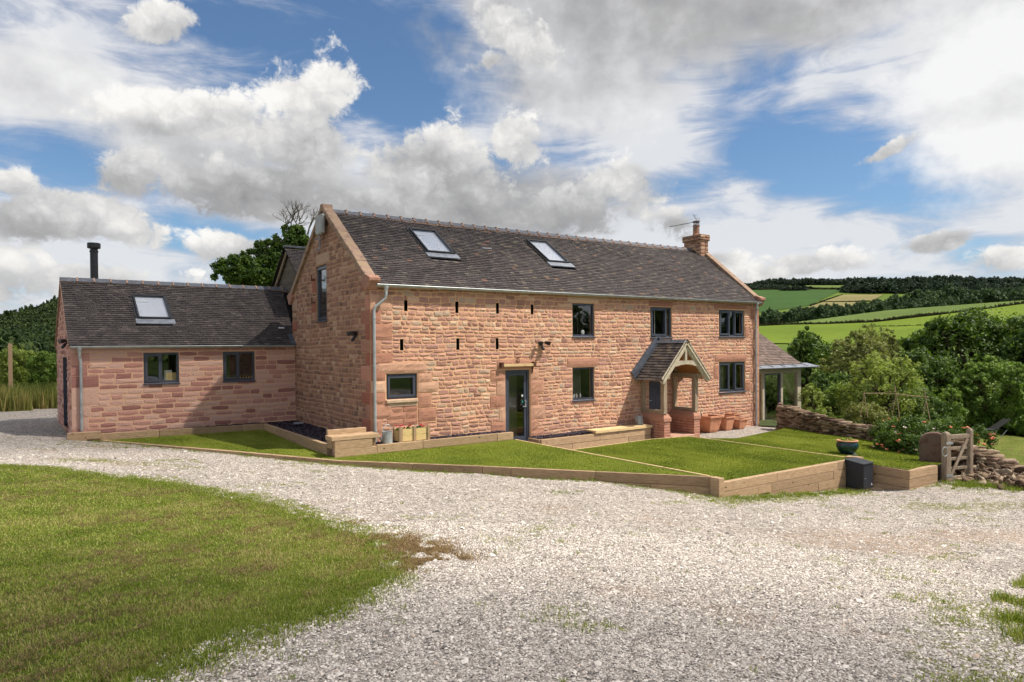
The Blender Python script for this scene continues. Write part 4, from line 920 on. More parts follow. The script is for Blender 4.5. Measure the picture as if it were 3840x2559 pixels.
# windows
def window(parent, P, x0, x1, z0, z1, lights, sill='metal', room='room', d=-.05, name='window', stuff=None, fw=.06, extra=None):
    """lights: list of (a0,a1,casement?) as fractions of the width"""
    mb = MB(); W = x1-x0
    for (a0, a1, b0, b1) in ((x0, x1, z0, z0+fw), (x0, x1, z1-fw, z1), (x0, x0+fw, z0+fw, z1-fw), (x1-fw, x1, z0+fw, z1-fw)): mb.box(a0, a1, b0, b1, d-.07, d, P=lambda a, b, c: P(a, b, c))
    for i in range(len(lights)-1): xm = x0+W*lights[i][1]; mb.box(xm-.022, xm+.022, z0+fw, z1-fw, d-.07, d-.001, P=P)
    w_ = mb.build(name, M['anthracite'], parent)
    for (f0, f1, cas) in lights:
        a0 = x0+W*f0+(fw if f0 == 0 else .022); a1 = x0+W*f1-(fw if f1 == 1 else .022); b0, b1 = z0+fw, z1-fw; e = 0
        if cas:
            e = .052; mb = MB(); dd = .02+(cas-1)*.03
            for (p, q, r_, s_) in ((a0-.01, a1+.01, b0-.01, b0+e), (a0-.01, a1+.01, b1-e, b1+.01), (a0-.01, a0+e, b0+e, b1-e), (a1-e, a1+.01, b0+e, b1-e)): mb.box(p, q, r_, s_, d-.05, d+dd, P=P)
            mb.build('casement', M['anthracite'], w_)
        mb = MB(); mb.box(a0+e*.8, a1-e*.8, b0+e*.8, b1-e*.8, d-.045, d-.035, P=P); mb.build('pane', M['glass'], w_)
    if sill:
        mb = MB()
        if sill == 'metal': mb.hexa([P(x0-.02, z0-.035, d), P(x1+.02, z0-.035, d), P(x1+.02, z0-.045, .05), P(x0-.02, z0-.045, .05), P(x0-.02, z0+.012, d), P(x1+.02, z0+.012, d), P(x1+.02, z0-.015, .05), P(x0-.02, z0-.015, .05)]); mt = M['anthracite']
        else:
            mb.box(x0-.02, x1+.0, z0-.10, z0-.004, -.1, .07, P=P); mb.box(x0+.02, x1-.02, z0-.2, z0-.10, -.1, .03, P=P); mt = M['cream_stone']
        mb.build('sill', mt, w_, bevel=.006 if sill == 'metal' else .02)
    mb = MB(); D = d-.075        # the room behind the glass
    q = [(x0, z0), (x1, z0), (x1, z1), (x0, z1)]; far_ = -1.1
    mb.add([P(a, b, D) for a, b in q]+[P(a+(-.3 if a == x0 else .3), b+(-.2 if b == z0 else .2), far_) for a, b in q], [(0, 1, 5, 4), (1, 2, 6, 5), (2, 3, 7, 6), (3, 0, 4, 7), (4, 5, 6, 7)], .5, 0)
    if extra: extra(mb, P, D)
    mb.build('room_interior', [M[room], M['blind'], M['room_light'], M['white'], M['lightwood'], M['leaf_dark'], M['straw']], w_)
    return w_
def ex_w1(mb, P, D):
    for k in range(22): z = 3.24+k*.04; mb.add([P(6.74, z, D-.06), P(7.26, z, D-.06), P(7.26, z+.03, D-.02), P(6.74, z+.03, D-.02)], [(0, 1, 2, 3)], .5, 1)
    mb.box(6.98, 7.0, 3.2, 4.1, D-.05, D-.015, P=P, m=1)
    mb.sphere(P(7.22, 3.27, D-.03), .075, 8, m=3, sc=(1, .3, 1.1))
def ex_w5(mb, P, D):
    mb.box(7.0, 7.5, 1.2, 2.1, D-.5, D-.48, P=P, m=2)
    for k, (x, h, m_) in enumerate([(6.76, .11, 4), (6.83, .10, 3), (6.88, .13, 3), (6.97, .15, 3), (7.02, .10, 6), (7.12, .15, 3), (7.18, .10, 1)]): mb.lathe(P(x, 1.2, D-.06), [(.024, 0), (.026, h*.6), (.010, h*.75), (.010, h)], 8, m=m_)
def ex_w4(mb, P, D):
    for k in range(60): a = random.uniform(0, math.pi); r_ = random.uniform(.08, .2); mb.tube([P(.78, 1.53, D-.1), P(.78+r_*math.cos(a)*1.1, 1.53+r_*math.sin(a)*.9, D-.1+random.uniform(-.06, .03))], .003, 3, m=6, cap=False)
    mb.box(.55, .95, 1.53, 1.545, D-.14, D-.04, P=P, m=3)
def ex_w2(mb, P, D):
    mb.box(10.42, 10.435, 3.17, 4.09, D-.03, D-.02, P=P, m=3); mb.box(10.2, 10.40, 3.17, 4.09, D-.2, D-.18, P=P, m=5)
def ex_w6(mb, P, D):
    mb.box(14.4, 14.6, 1.1, 2.0, D-.5, D-.48, P=P, m=2); mb.lathe(P(13.85, 1.14, D-.05), [(.03, 0), (.035, .05), (.012, .08), (.012, .1)], 8, m=4)
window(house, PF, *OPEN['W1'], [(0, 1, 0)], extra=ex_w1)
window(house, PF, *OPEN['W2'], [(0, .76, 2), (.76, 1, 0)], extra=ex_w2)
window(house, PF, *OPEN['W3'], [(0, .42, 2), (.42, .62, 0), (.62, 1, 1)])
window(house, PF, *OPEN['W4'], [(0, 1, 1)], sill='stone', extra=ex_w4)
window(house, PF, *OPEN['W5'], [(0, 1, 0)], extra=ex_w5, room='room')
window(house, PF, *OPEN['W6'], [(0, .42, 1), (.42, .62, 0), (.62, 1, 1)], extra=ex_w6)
def ex_g(mb, P, D):
    mb.box(3.38, 4.2, 4.55, 5.26, D-.05, D-.04, P=P, m=2)
    for k in range(16): mb.box(3.38, 4.2, 3.74+k*.048, 3.765+k*.048, D-.05, D-.03, P=P, m=1)
tag(window(house, PG, *GW, [(0, 1, 1)], extra=ex_g), 'tall narrow gable window')
# iron pintles of the old hatch beside the gable window
for z in (4.95, 4.25):
    mb = MB(); mb.beam((-.02, 4.33, z), (-.12, 4.33, z), .03, .05); mb.tube([(-.12, 4.33, z-.06), (-.12, 4.33, z+.14)], .018, 6); mb.beam((-.03, 4.31, z), (-.03, 4.6, z+.02), .02, .03); mb.build('hatch_hinge', M['rust'], house)
# glazed side door
mb = MB(); x0, x1, z0, z1 = DOOR
for (a0, a1, b0, b1) in ((x0, x0+.075, z0, z1), (x1-.075, x1, z0, z1), (x0+.075, x1-.075, z1-.075, z1), (x0+.075, x1-.075, z0, z0+.04)): mb.box(a0, a1, b0, b1, -.15, -.05, P=PF)
mb.box(x0-.02, x1+.02, z0-.09, z0, -.2, .06, P=PF)
dr = mb.build('door_frame', M['anthracite'], house)
mb = MB(); a0, a1, b0, b1 = x0+.08, x1-.08, z0+.045, z1-.08
for (p, q, r_, s_) in ((a0, a0+.085, b0, b1), (a1-.085, a1, b0, b1), (a0+.085, a1-.085, b1-.09, b1), (a0+.085, a1-.085, b0, b0+.12)): mb.box(p, q, r_, s_, -.13, -.07, P=PF)
dl = mb.build('door', M['anthracite'], dr)
mb = MB(); mb.box(a0+.08, a1-.08, b0+.11, b1-.08, -.11, -.10, P=PF); mb.build('pane', M['glass'], dr)
mb = MB(); mb.box(x1-.13, x1-.105, 1.02, 1.24, -.07, -.055, P=PF); mb.beam(PF(x1-.115, 1.06, -.03), PF(x1-.25, 1.05, -.02), .02, .022); mb.tube([PF(x1-.115, 1.06, -.055), PF(x1-.115, 1.06, -.02)], .011, 8); mb.lathe(PF(x1-.118, 1.20, -.05), [(.022, -.01), (.022, .012)], 10); mb.build('handle', M['zinc'], dr)
M['teal'] = noise_mat('teal_sticker', srgb(20, 140, 116), srgb(30, 150, 126), 5)
mb = MB(); mb.box(a1-.16, a1-.095, 1.34, 1.40, -.098, -.095, P=PF); mb.build('sticker', M['white'], dr); mb = MB(); mb.box(a1-.145, a1-.10, 1.16, 1.22, -.098, -.095, P=PF); mb.build('sticker', M['teal'], dr)
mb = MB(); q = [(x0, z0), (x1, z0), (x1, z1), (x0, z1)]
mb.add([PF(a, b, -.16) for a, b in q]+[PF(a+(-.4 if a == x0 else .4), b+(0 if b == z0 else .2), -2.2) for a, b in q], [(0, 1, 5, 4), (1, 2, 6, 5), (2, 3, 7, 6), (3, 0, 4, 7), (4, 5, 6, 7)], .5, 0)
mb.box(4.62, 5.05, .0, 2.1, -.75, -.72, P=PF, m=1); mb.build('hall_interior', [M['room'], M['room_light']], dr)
# track above the side door, with an old iron ornament
mb = MB(); mb.beam(PF(3.98, 2.29, .09), PF(5.12, 2.29, .09), .07, .075, .6, 0)
mb.build('hatch_rail', M['sleeper_pale'], house, bevel=.005)
for x in (3.97, 5.12):
    mb = MB(); mb.box(x-.03, x+.05, 2.23, 2.38, .0, .14, P=PF)
    if x > 5: mb.box(5.09, 5.12, 2.05, 2.24, .02, .04, P=PF)
    mb.build('rail_bracket', M['rust'], house)
mb = MB()
for k in range(6): a = k*math.pi/3; b = (k+1)*math.pi/3; mb.tube([PF(4.57+.06*math.cos(a), 2.42+.07*math.sin(a), .06), PF(4.57+.06*math.cos(b), 2.42+.07*math.sin(b), .06)], .009, 5)
mb.tube([PF(4.57, 2.50, .05), PF(4.57, 2.34, .06)], .008, 5); orn = mb.build('iron_ornament', M['rust'], None); tag(orn, 'small open ironwork ornament resting on the timber rail over the glazed side door', 'ornament')
# porch door in the wall
mb = MB(); x0, x1, z0, z1 = PDOOR
n = 6
for k in range(n): mb.box(x0+.07+(x1-x0-.14)*k/n+.004, x0+.07+(x1-x0-.14)*(k+1)/n-.004, z0+.02, z1-.07, -.17, -.13, P=PF)
pd_ = mb.build('front_door', M['door_paint'], house)
mb = MB()
for (a0, a1, b0, b1) in ((x0, x0+.07, z0, z1), (x1-.07, x1, z0, z1), (x0+.07, x1-.07, z1-.07, z1)): mb.box(a0, a1, b0, b1, -.19, -.09, P=PF)
mb.box(x0+.07, x1-.07, z0, z1-.07, -.24, -.19, P=PF)
mb.build('door_frame', M['door_paint'], pd_); mb = MB(); mb.beam(PF(x0+.12, .95, -.1), PF(x0+.22, .95, -.1), .02, .025); mb.lathe(PF(x0+.12, .93, -.11), [(.02, 0), (.02, .04)], 8); mb.build('handle', M['zinc'], pd_)

# security lights
def sec_light(P, a, b, label):
    t = thing('security_light', label, 'security light', P(a, b, 0), 0, 'black wall security lights'); o = P(a, b, 0); Q = lambda x, y, d: tuple(np.array(P(a+x, b+y, d))-np.array(o))
    mb = MB(); mb.box(-.045, .045, -.06, .05, .0, .06, P=Q); mb.beam(Q(-.12, .01, .10), Q(.12, .01, .10), .03, .03); mb.build('bracket', M['black_gloss'], t)
    for s_ in (-1, 1):
        mb = MB(); c0 = Q(s_*.12, .02, .07); c1 = Q(s_*.17, -.01, .22); mb.tube([c0, tuple((np.array(c0)+np.array(c1))/2), c1], [.04, .058, .064], 12); mb.build('lamp_head', M['black_gloss'], t)
    mb = MB(); mb.tube([Q(0, -.05, .06), Q(0, -.12, .10), Q(0, -.17, .13)], [.028, .045, .045], 12); mb.sphere(Q(0, -.17, .14), .045, 8); mb.build('sensor', M['black_gloss'], t)
    return t
sec_light(PF, 5.44, 2.93, 'black twin-head security light on the sunlit front wall, up and right of the glazed door')
sec_light(PG, .88, 3.22, 'black twin-head security light on the shaded gable wall, left of the tall corner downpipe')
# box aerial high on the gable
bx = thing('flat_panel_antenna', 'weathered pale grey flat panel hanging high under the gable peak', 'antenna', (-.12, 3.4, 6.5))
mb = MB(); mb.box(-.10, .02, -.36, .26, -.30, .28); mb.build('casing', M['greybox'], bx, bevel=.05)
mb = MB(); mb.tube([(.0, .62, -.36), (.0, .10, -.36)], .018, 6); mb.tube([(.0, .10, -.30), (.0, .10, -.72)], .022, 6); mb.tube([(.0, .62, -.70), (.0, .10, -.70)], .018, 6); mb.build('mounting_bracket', M['lead'], bx)

# ================================================================= SINGLE-STOREY WING
WR = R(3.096); WY = 6.56
wing = thing('single_storey_wing', 'low pink sandstone wing with tiled roof and two grey windows, left of the gable', 'building', (0, WY, 0), WR)
WLn, WD, WZE, WZR = -6.36, 5.55, 2.94, 5.03
PWF = lambda a, b, d: (a, -d, b)
PWG = lambda a, b, d: (WLn-d, a, b)
V1 = (-4.548, -3.58, 1.829, 2.745); V2 = (-2.311, -1.32, 1.815, 2.752)
rec = (1.3, 2.9, .5, 2.62, .35)
mb = MB(); blw = []
zq = .28; i = 0
while zq < 2.8:
    hq = .33 if i != 3 else .5; hq = min(hq, 2.86-zq)
    if hq < .08: break
    w = [.55, .28, .34, .52][i % 4]; blw.append((WLn, WLn+w+.12, zq, zq+hq, [.5, .95, .9, .97, .05, .2][i % 6], .012)); zq += hq; i += 1
masonry(mb, PWF, WLn, 0, .28, 2.88, [V1, V2], blw, (.150, .162), (.26, .60), (.007, .015), lambda a, b: random.random(), start_seed=8, rough=.8, regular=True, gap=.012)
backing(mb, PWF, WLn, 0, -.3, lambda a: 2.92, [V1, V2], .2, 1)
mb.build('front_wall', [M['ashlar'], M['mortar_wing']], wing)
mb = MB(); hw = WD/2; slw = (WZR-WZE)/hw
def limW(b): 
    if b < WZE: return (0, WD)
    k = (b-WZE)/slw; return (k+.02, WD-k-.02)
masonry(mb, PWG, 0, WD, .2, WZR-.1, [rec[:4]], [], (.150, .162), (.26, .60), (.014, .028), lambda a, b: random.random()*.9, limW, start_seed=9, rough=.8, regular=True)
backing(mb, PWG, 0, WD, -.3, lambda y: WZE+slw*(hw-abs(y-hw)), [rec], .3, 1, brks=(hw,))
mb.build('gable_wall', [M['ashlar'], M['mortar_wing'], M['anthracite']], wing)
mb = MB(); mb.add([(WLn, WD, -.3), (.6, WD, -.3), (.6, WD, WZE), (WLn, WD, WZE)], [(0, 1, 2, 3)]); mb.build('rear_wall', M['mortar_wing'], wing)
mb = MB(); wsl = Vector((0, hw+.12, WZR-WZE)); WSL = wsl.length; wsl.normalize(); Wn = Vector((1, 0, 0)).cross(wsl)
WS = (-4.53, -3.59, 1.0, 2.08); wv = lambda y: (y+.12)/wsl.y
tiles(mb, (0, -.12, WZE+.02), (1, 0, 0), tuple(wsl), lambda v: WLn-.05, lambda v: .55*max(0, (v-.2)/WSL)+.02, WSL-.05, skips=[(WS[0]-.02, WS[1]+.04, wv(WS[2])-.36, wv(WS[3])+.03)], tf=lambda: tile_t()*.85, sag=lambda u, v: .01*math.sin(u*1.7+v))
mb.add([(WLn-.03, -.1, WZE-.03), (.1, -.1, WZE-.03), (.7, hw, WZR-.05), (WLn-.03, hw, WZR-.05)], [(0, 1, 2, 3)], .5, 1)
mb.add([(WLn-.03, WD+.1, WZE-.03), (.9, WD+.1, WZE-.03), (.9, hw, WZR-.03), (WLn-.03, hw, WZR-.03)], [(0, 1, 2, 3)], .5, 0)
wroof = mb.build('roof', [M['tile'], M['under']], wing)
mb = MB(); x = WLn-.06
while x < .7:
    L = .46; zt = WZR+.0+random.uniform(-.004, .004)
    for s_ in (-1, 1):
        mb.add([(x, hw, zt+.10), (x+L-.012, hw, zt+.10), (x+L-.012, hw+s_*.15, zt-.035), (x, hw+s_*.15, zt-.035)], [(0, 1, 2, 3)] if s_ < 0 else [(3, 2, 1, 0)], .5, 0)
        mb.box(x, x+L, hw+s_*.125-.012, hw+s_*.125+.012, zt-.10, zt-.045, .5, 1)
        mb.beam((x+L-.005, hw, zt+.10), (x+L-.005, hw+s_*.16, zt-.03), .045, .035, .5, 1, side=(1, 0, 0))
    x += L
mb.build('ridge_tiles', [M['ridge'], M['bedding']], wroof)
mb = MB()
mb.beam((WLn-.02, -.1, WZE+.0), (WLn-.02, hw, WZR-.02), .09, .05, .5, 0, side=(1, 0, 0)); mb.beam((WLn-.02, WD+.1, WZE+.0), (WLn-.02, hw, WZR-.02), .09, .05, .5, 0, side=(1, 0, 0)); mb.build('verge_mortar', M['bedding'], wroof)
skylight(wroof, (0, -.12, WZE+.02), (1, 0, 0), wsl, Wn, WS[0], WS[1], wv(WS[2]), wv(WS[3]))
gutter(wing, WLn-.03, -.06, -.15, WZE-.0)
downpipe(wing, [(-6.16, -.15, 2.86), (-6.16, -.14, 2.7), (-6.15, -.09, 2.60), (-6.13, -.08, 2.5), (-6.13, -.08, .55)])
mb = MB(); P = lambda a, b, d: tuple(Vector((0, -.12, WZE+.02))+Vector((1, 0, 0))*a+wsl*b+Wn*d)
mb.box(-.34, -.15, wv(.62), wv(.62)+.05, .02, .05, P=P); mb.build('roof_vent', M['white'], wroof); mb = MB(); mb.box(-.14, .02, -.02, .55, .0, .06, P=P); mb.build('valley_flashing', M['lead_dark'], wroof)
def ex_v1(mb, P, D): mb.box(-3.92, -3.62, 1.9, 2.13, D-.07, D-.04, P=P, m=4); mb.box(-3.95, -3.74, 1.9, 2.2, D-.12, D-.10, P=P, m=3); mb.box(-4.4, -4.2, 1.9, 1.93, D-.1, D-.05, P=P, m=3)
def ex_v2(mb, P, D):
    for k in range(9): x = -2.2+k*.09+(0.1 if k > 3 else 0); mb.lathe(P(x, 1.88, D-.05), [(.02, 0), (.028, .05)], 8, m=4); mb.sphere(P(x, 1.96, D-.05), .035, 5, m=5)
window(wing, PWF, *V1, [(0, .5, 1), (.5, 1, 0)], extra=ex_v1); window(wing, PWF, *V2, [(0, .5, 1), (.5, 1, 0)], extra=ex_v2)
mb = MB(); mb.box(WLn-.06, WLn+.1, rec[0], rec[1], rec[2]-.06, rec[2]); mb.build('door_step', M['concrete'], wing)
def wloc(x, y, z): c, s_ = math.cos(WR), math.sin(WR); return (x*c-y*s_, WY+x*s_+y*c, z)
fl = thing('flue_pipe', 'tall matt black metal flue with a flat round cap behind the wing ridge', 'flue', wloc(-5.40, 3.7, 4.3))
mb = MB(); mb.tube([(0, 0, -.2), (0, 0, 1.92)], .115, 20); mb.lathe((0, 0, 1.78), [(.13, 0), (.13, .05)], 20); mb.build('pipe', M['black_metal'], fl, smooth=False)
mb = MB(); mb.lathe((0, 0, 1.90), [(.10, 0), (.185, .01), (.195, .03), (.195, .17), (.18, .185), (.01, .19)], 24); mb.build('cap', M['black_metal'], fl)
PWGw = lambda a, b, d: wloc(WLn-d, a, b)
sec_light(PWGw, .72, 3.10, 'black twin-head security light on the left end wall of the low wing')

# timber-clad dormer behind the main ridge
dm = thing('gabled_dormer', 'small gable clad in dark boards behind the main stone gable, above the low wing', 'dormer', (.45, 8.95, 4.9))
DWd, DZ0, DZ1 = 1.75, .32, 1.60
mb = MB()
for k in range(13):
    z = -.35+k*.15; w = DWd*(DZ1-max(z, DZ0))/(DZ1-DZ0)-.12 if z > DZ0-.1 else DWd-.25
    if w > .05: mb.beam((.10, -w, z+.07), (.10, w, z+.07), .03, .145, random.random(), side=(1, 0, .18))
mb.build('board_cladding', M['board'], dm)
for s_ in (-1, 1):
    mb = MB(); mb.beam((0, 0, DZ1-.04), (0, s_*(DWd+.05), DZ0-.08), .06, .17, .5, 0, side=(1, 0, 0)); mb.build('barge_board', M['oak'], dm)
    mb = MB(); d_ = Vector((0, -s_*DWd, DZ1-DZ0)); Lr = d_.length; d_.normalize(); tiles(mb, (-.12, s_*(DWd+.08), DZ0+.02), (1, 0, 0), tuple(d_), lambda v: 0, lambda v: 2.6, Lr, tf=lambda: tile_t()*.8)
    mb.add([(-.1, s_*DWd, DZ0), (2.5, s_*DWd, DZ0), (2.5, 0, DZ1), (-.1, 0, DZ1)], [(0, 1, 2, 3)], .2); mb.build('roof', M['tile'], dm)
mb = MB(); mb.beam((-.12, 0, DZ1+.10), (2.5, 0, DZ1+.10), .2, .07); mb.build('ridge_tiles', M['ridge'], dm)
mb = MB(); mb.add([(.16, -DWd+.1, -2), (.16, DWd-.1, -2), (.16, DWd-.1, DZ0), (.16, 0, DZ1-.1), (.16, -DWd+.1, DZ0)], [(0, 1, 2, 3, 4)], .5); mb.box(.16, 2.5, -DWd+.1, DWd-.1, -4.9, DZ0-.02); mb.build('gable_wall', M['under'], dm)

# ================================================================= PORCH
po = thing('oak_porch', 'oak framed porch with small tiled gable roof on red stone piers', 'porch', (10.42, 0, -.25))
PO = (10.42, 0, -.25)
Lp = lambda a, b, d: (a-PO[0], -d, b-PO[2])
def brickbox(mb, x0, x1, y0, y1, z0, z1, seed):
    o = PO
    for P, a0, a1 in ((lambda a, b, d: (a-o[0], y0-d, b-o[2]), x0, x1), (lambda a, b, d: (x0-d-o[0], a, b-o[2]), y0, y1), (lambda a, b, d: (x1+d-o[0], a, b-o[2]), y0, y1)):
        masonry(mb, P, a0, a1, z0, z1, ch=(.085, .092), ln=(.2, .3), prot=(.006, .009), tf=lambda a, b: .84+random.random()*.07, start_seed=seed, regular=True, rough=.2); backing(mb, P, a0, a1, z0-.3, lambda a: z1, [], m=1)
    mb.add([(x0-o[0], y0, z1-o[2]), (x1-o[0], y0, z1-o[2]), (x1-o[0], y1, z1-o[2]), (x0-o[0], y1, z1-o[2])], [(0, 1, 2, 3)], .83, 0)
M['mortar_red'] = noise_mat('red_mortar', srgb(150, 92, 76), srgb(172, 112, 92), 12, .9)
for s_, (x0, x1) in enumerate(((9.56, 9.87), (10.99, 11.30))):
    mb = MB(); brickbox(mb, x0+.01, x1-.01, -1.07, -.002, -.28, .36, 31+s_)
    a0, a1 = x0-.02-PO[0], x1+.02-PO[0]; z = .36-PO[2]
    mb.box(a0, a1, -1.10, -.002, z, z+.11, .86, 0); mb.hexa([(a0, -1.10, z+.11), (a1, -1.10, z+.11), (a1, -.002, z+.11), (a0, -.002, z+.11), (a0+.08, -1.02, z+.24), (a1-.08, -1.02, z+.24), (a1-.08, -.002, z+.24), (a0+.08, -.002, z+.24)], .86, 0)
    mb.build('brick_pier', [M['rubble'], M['mortar_red']], po)
pz = lambda z: z-PO[2]; px = lambda x: x-PO[0]
for xc in (9.66, 11.15):
    mb = MB()
    mb.box(px(xc-.075), px(xc+.075), -1.06, -.91, pz(.60), pz(1.74), .5); mb.build('post', M['oak'], po, bevel=.006)
    mb = MB(); mb.box(px(xc-.06), px(xc+.06), -.14, -.02, pz(.60), pz(1.74), .6); mb.build('post', M['oak'], po, bevel=.006)
    mb = MB(); mb.box(px(xc-.06), px(xc+.06), -.908, -.142, pz(.60), pz(.72), .3); mb.build('side_rail', M['oak'], po, bevel=.006)
    mb = MB(); mb.box(px(xc-.07), px(xc+.07), -1.20, -.005, pz(1.742), pz(1.88), .4); mb.build('wall_plate', M['oak'], po, bevel=.006)
AX, AZ, EX, EZ = 10.405, 2.94, 1.10, 1.72
for s_ in (-1, 1):
    for y, w in ((-1.24, .10), (-.1, .08)):
        mb = MB(); mb.beam((px(AX), y, pz(AZ-.10)), (px(AX+s_*EX), y, pz(EZ-.08)), w, .15, .8 if y < -1 else .4, side=(0, 1, 0)); mb.build('rafter', M['oak_pale'] if y < -1 else M['oak'], po, bevel=.005)
    mb = MB(); mb.beam((px(AX), -1.31, pz(AZ+.01)), (px(AX+s_*(EX+.03)), -1.31, pz(EZ)), .035, .13, .9, side=(0, 1, 0)); mb.build('barge_board', M['oak_pale'], po, bevel=.004)
mb = MB(); n = 8                 # arched collar
for k in range(n):
    t0, t1 = k/n, (k+1)/n; xa, xb = 9.90+1.0*t0, 9.90+1.0*t1; za, zb = 2.14+.07*math.sin(math.pi*t0), 2.14+.07*math.sin(math.pi*t1)
    mb.hexa([(px(xa), -1.28, pz(za)), (px(xb), -1.28, pz(zb)), (px(xb), -1.20, pz(zb)), (px(xa), -1.20, pz(za)), (px(xa), -1.28, pz(2.33)), (px(xb), -1.28, pz(2.33)), (px(xb), -1.20, pz(2.33)), (px(xa), -1.20, pz(2.33))], .6)
mb.build('collar_beam', M['oak_pale'], po)
mb = MB(); mb.box(px(AX-.045), px(AX+.045), -1.28, -1.19, pz(2.33), pz(2.82), .6); mb.build('king_post', M['oak_pale'], po, bevel=.005)
mb = MB()
for s_ in (-1, 1):      # dark boarded soffit
    mb.beam((px(AX), -.65, pz(AZ-.05)), (px(AX+s_*EX), -.65, pz(EZ-.03)), 1.24, .02, .5, side=(0, 1, 0))
mb.build('soffit', M['oak_in'], po)
mb = MB()
for s_ in (-1, 1):
    d_ = Vector((-s_*(EX+.06), 0, AZ-EZ+.06)); Lr = d_.length; d_.normalize(); U = (0, 1, 0)
    tiles(mb, (px(AX+s_*(EX+.06)), -1.34, pz(EZ-.02)), U, tuple(d_), lambda v: 0, lambda v: 1.24, Lr, gauge=.115, tw=.17, tf=lambda: .3+random.random()*.65)
prf = mb.build('roof', M['tile'], po)
mb = MB()
for k in range(4):
    for s_ in (-1, 1): mb.add([(px(AX), -1.35+k*.34, pz(AZ+.085)), (px(AX), -1.35+k*.34+.33, pz(AZ+.085)), (px(AX+s_*.12), -1.35+k*.34+.33, pz(AZ-.03)), (px(AX+s_*.12), -1.35+k*.34, pz(AZ-.03))], [(0, 1, 2, 3)])
mb.build('ridge_tiles', M['ridge'], prf)
mb = MB()
for s_ in (-1, 1): mb.beam((px(AX), -.03, pz(AZ+.16)), (px(AX+s_*(EX+.1)), -.03, pz(EZ+.16)), .04, .2, side=(0, 1, 0)); mb.beam((px(AX), -.09, pz(AZ+.07)), (px(AX+s_*(EX+.1)), -.09, pz(EZ+.05)), .12, .015, side=(0, 1, 0))
mb.build('flashing', M['lead_dark'], prf)
mb = MB(); mb.box(px(9.9), px(10.95), -1.15, -.30, pz(-.27), pz(-.14), .5); mb.build('door_step', M['concrete'], po, bevel=.01)
mb = MB(); mb.box(px(11.235), px(11.26), -1.0, -.94, pz(.98), pz(1.14), .5); mb.build('bell_push', M['black_gloss'], po)
mb = MB(); mb.tube([(px(11.32), -1.08, pz(.55)), (px(11.40), -1.05, pz(.5)), (px(11.42), -1.02, pz(.42)), (px(11.36), -.98, pz(.38))], .02, 8); mb.build('door_scraper', M['lead_dark'], po)

# ================================================================= GARDEN ROOM (right)
gr = thing('oak_garden_room', 'glazed oak garden room with brown tiled roof beyond the right end of the house', 'building', (18, 2, -.5))
GO = np.array((18, 2, -.5)); Q = lambda x, y, z: tuple(np.array((x, y, z))-GO)
gx0, gx1, gy0, gy1, gze, gzr = 16.05, 20.22, 1.0, 6.6, 1.86, 3.86
for xc, w in ((17.60, .14), (18.86, .14), (20.10, .26)):
    mb = MB(); mb.box(xc-w/2, xc+w/2, gy0-.02, gy0+.16, -.5, gze-.02, P=Q); mb.build('post', M['oak_pale'], gr, bevel=.008)
mb = MB(); mb.box(gx0, gx1+.01, gy0-.03, gy0+.17, gze-.24, gze, P=Q); mb.build('wall_plate', M['oak_pale'], gr, bevel=.008)
mb = MB(); mb.box(gx0, gx1, gy0-.03, gy0+.16, -.70, -.38, P=Q); mb.build('sole_plate', M['oak_pale'], gr, bevel=.008)
mb = MB(); mb.tube([Q(20.05, gy0+.25, .4), Q(19.75, gy0+.3, 1.0), Q(19.4, gy0+.3, 1.45), Q(19.1, gy0+.3, 1.66)], .10, 6); mb.build('curved_brace', M['oak'], gr)
mb = MB(); mb.box(gx0, 17.57, gy0+.05, gy0+.06, -.42, gze-.18, P=Q); mb.box(18.9, 20.0, gy0+.05, gy0+.06, -.42, gze-.18, P=Q); mb.box(17.67, 18.8, gy0+.05, gy0+.06, -.42, gze-.2, P=Q); mb.build('pane', M['glass'], gr)
mb = MB()
for a0, a1, b0, b1 in ((17.67, 17.75, -.44, gze-.2), (18.72, 18.8, -.44, gze-.2), (17.75, 18.72, gze-.3, gze-.2), (17.75, 18.72, -.44, -.36)): mb.box(a0, a1, gy0+.0, gy0+.1, b0, b1, P=Q)
mb.build('door_frame', M['anthracite'], gr)
mb = MB(); mb.box(gx1-.1, gx1, gy0+.16, gy1, gze-.18, gze, P=Q); mb.box(gx1-.1, gx1, gy1-.2, gy1, -.5, gze-.18, P=Q); mb.box(gx1-.1, gx1, 3.6, 3.8, -.5, gze-.18, P=Q); mb.box(gx0, gx1, gy1-.15, gy1, gze-.18, gze, P=Q); mb.box(gx0+1.6, gx0+1.8, gy1-.15, gy1, -.5, gze-.18, P=Q); mb.build('rear_frame', M['oak_in'], gr)
mb = MB(); mb.box(gx0, gx1, gy0, gy1, -.5, -.46, P=Q); mb.build('floor', M['oak_in'], gr)
mb = MB(); mb.box(gx0, 18.7, gy1-.1, gy1-.05, -.5, gze, P=Q); mb.box(18.7, gx1-.1, gy1-.1, gy1-.05, -.5, .2, P=Q); mb.box(gx1-.08, gx1-.04, 3.8, gy1-.2, -.5, gze-.18, P=Q); mb.build('inner_wall', M['room'], gr)
for x_, y_ in ((18.45, 3.4), (19.3, 4.6), (17.2, 3.0)): mb = MB(); mb.box(x_-.1, x_+.1, y_-.1, y_+.1, -.46, gze, P=Q); mb.build('inner_post', M['oak_in'], gr)
mb = MB(); mb.box(gx1-.06, gx1-.05, gy0+.2, gy1-.2, -.42, gze-.18, P=Q); mb.build('pane', M['glass'], gr)
mb = MB(); ym = (gy0+gy1)/2; w1 = Vector((0, ym-gy0+.1, gzr-gze-.12)); Lr = w1.length; w1.normalize()
tiles(mb, Q(16.0, gy0-.1, gze+.12), (1, 0, 0), tuple(w1), lambda v: .05+v*.19*w1.y, lambda v: 4.15, Lr, gauge=.125, tw=.17, tf=lambda: random.random())
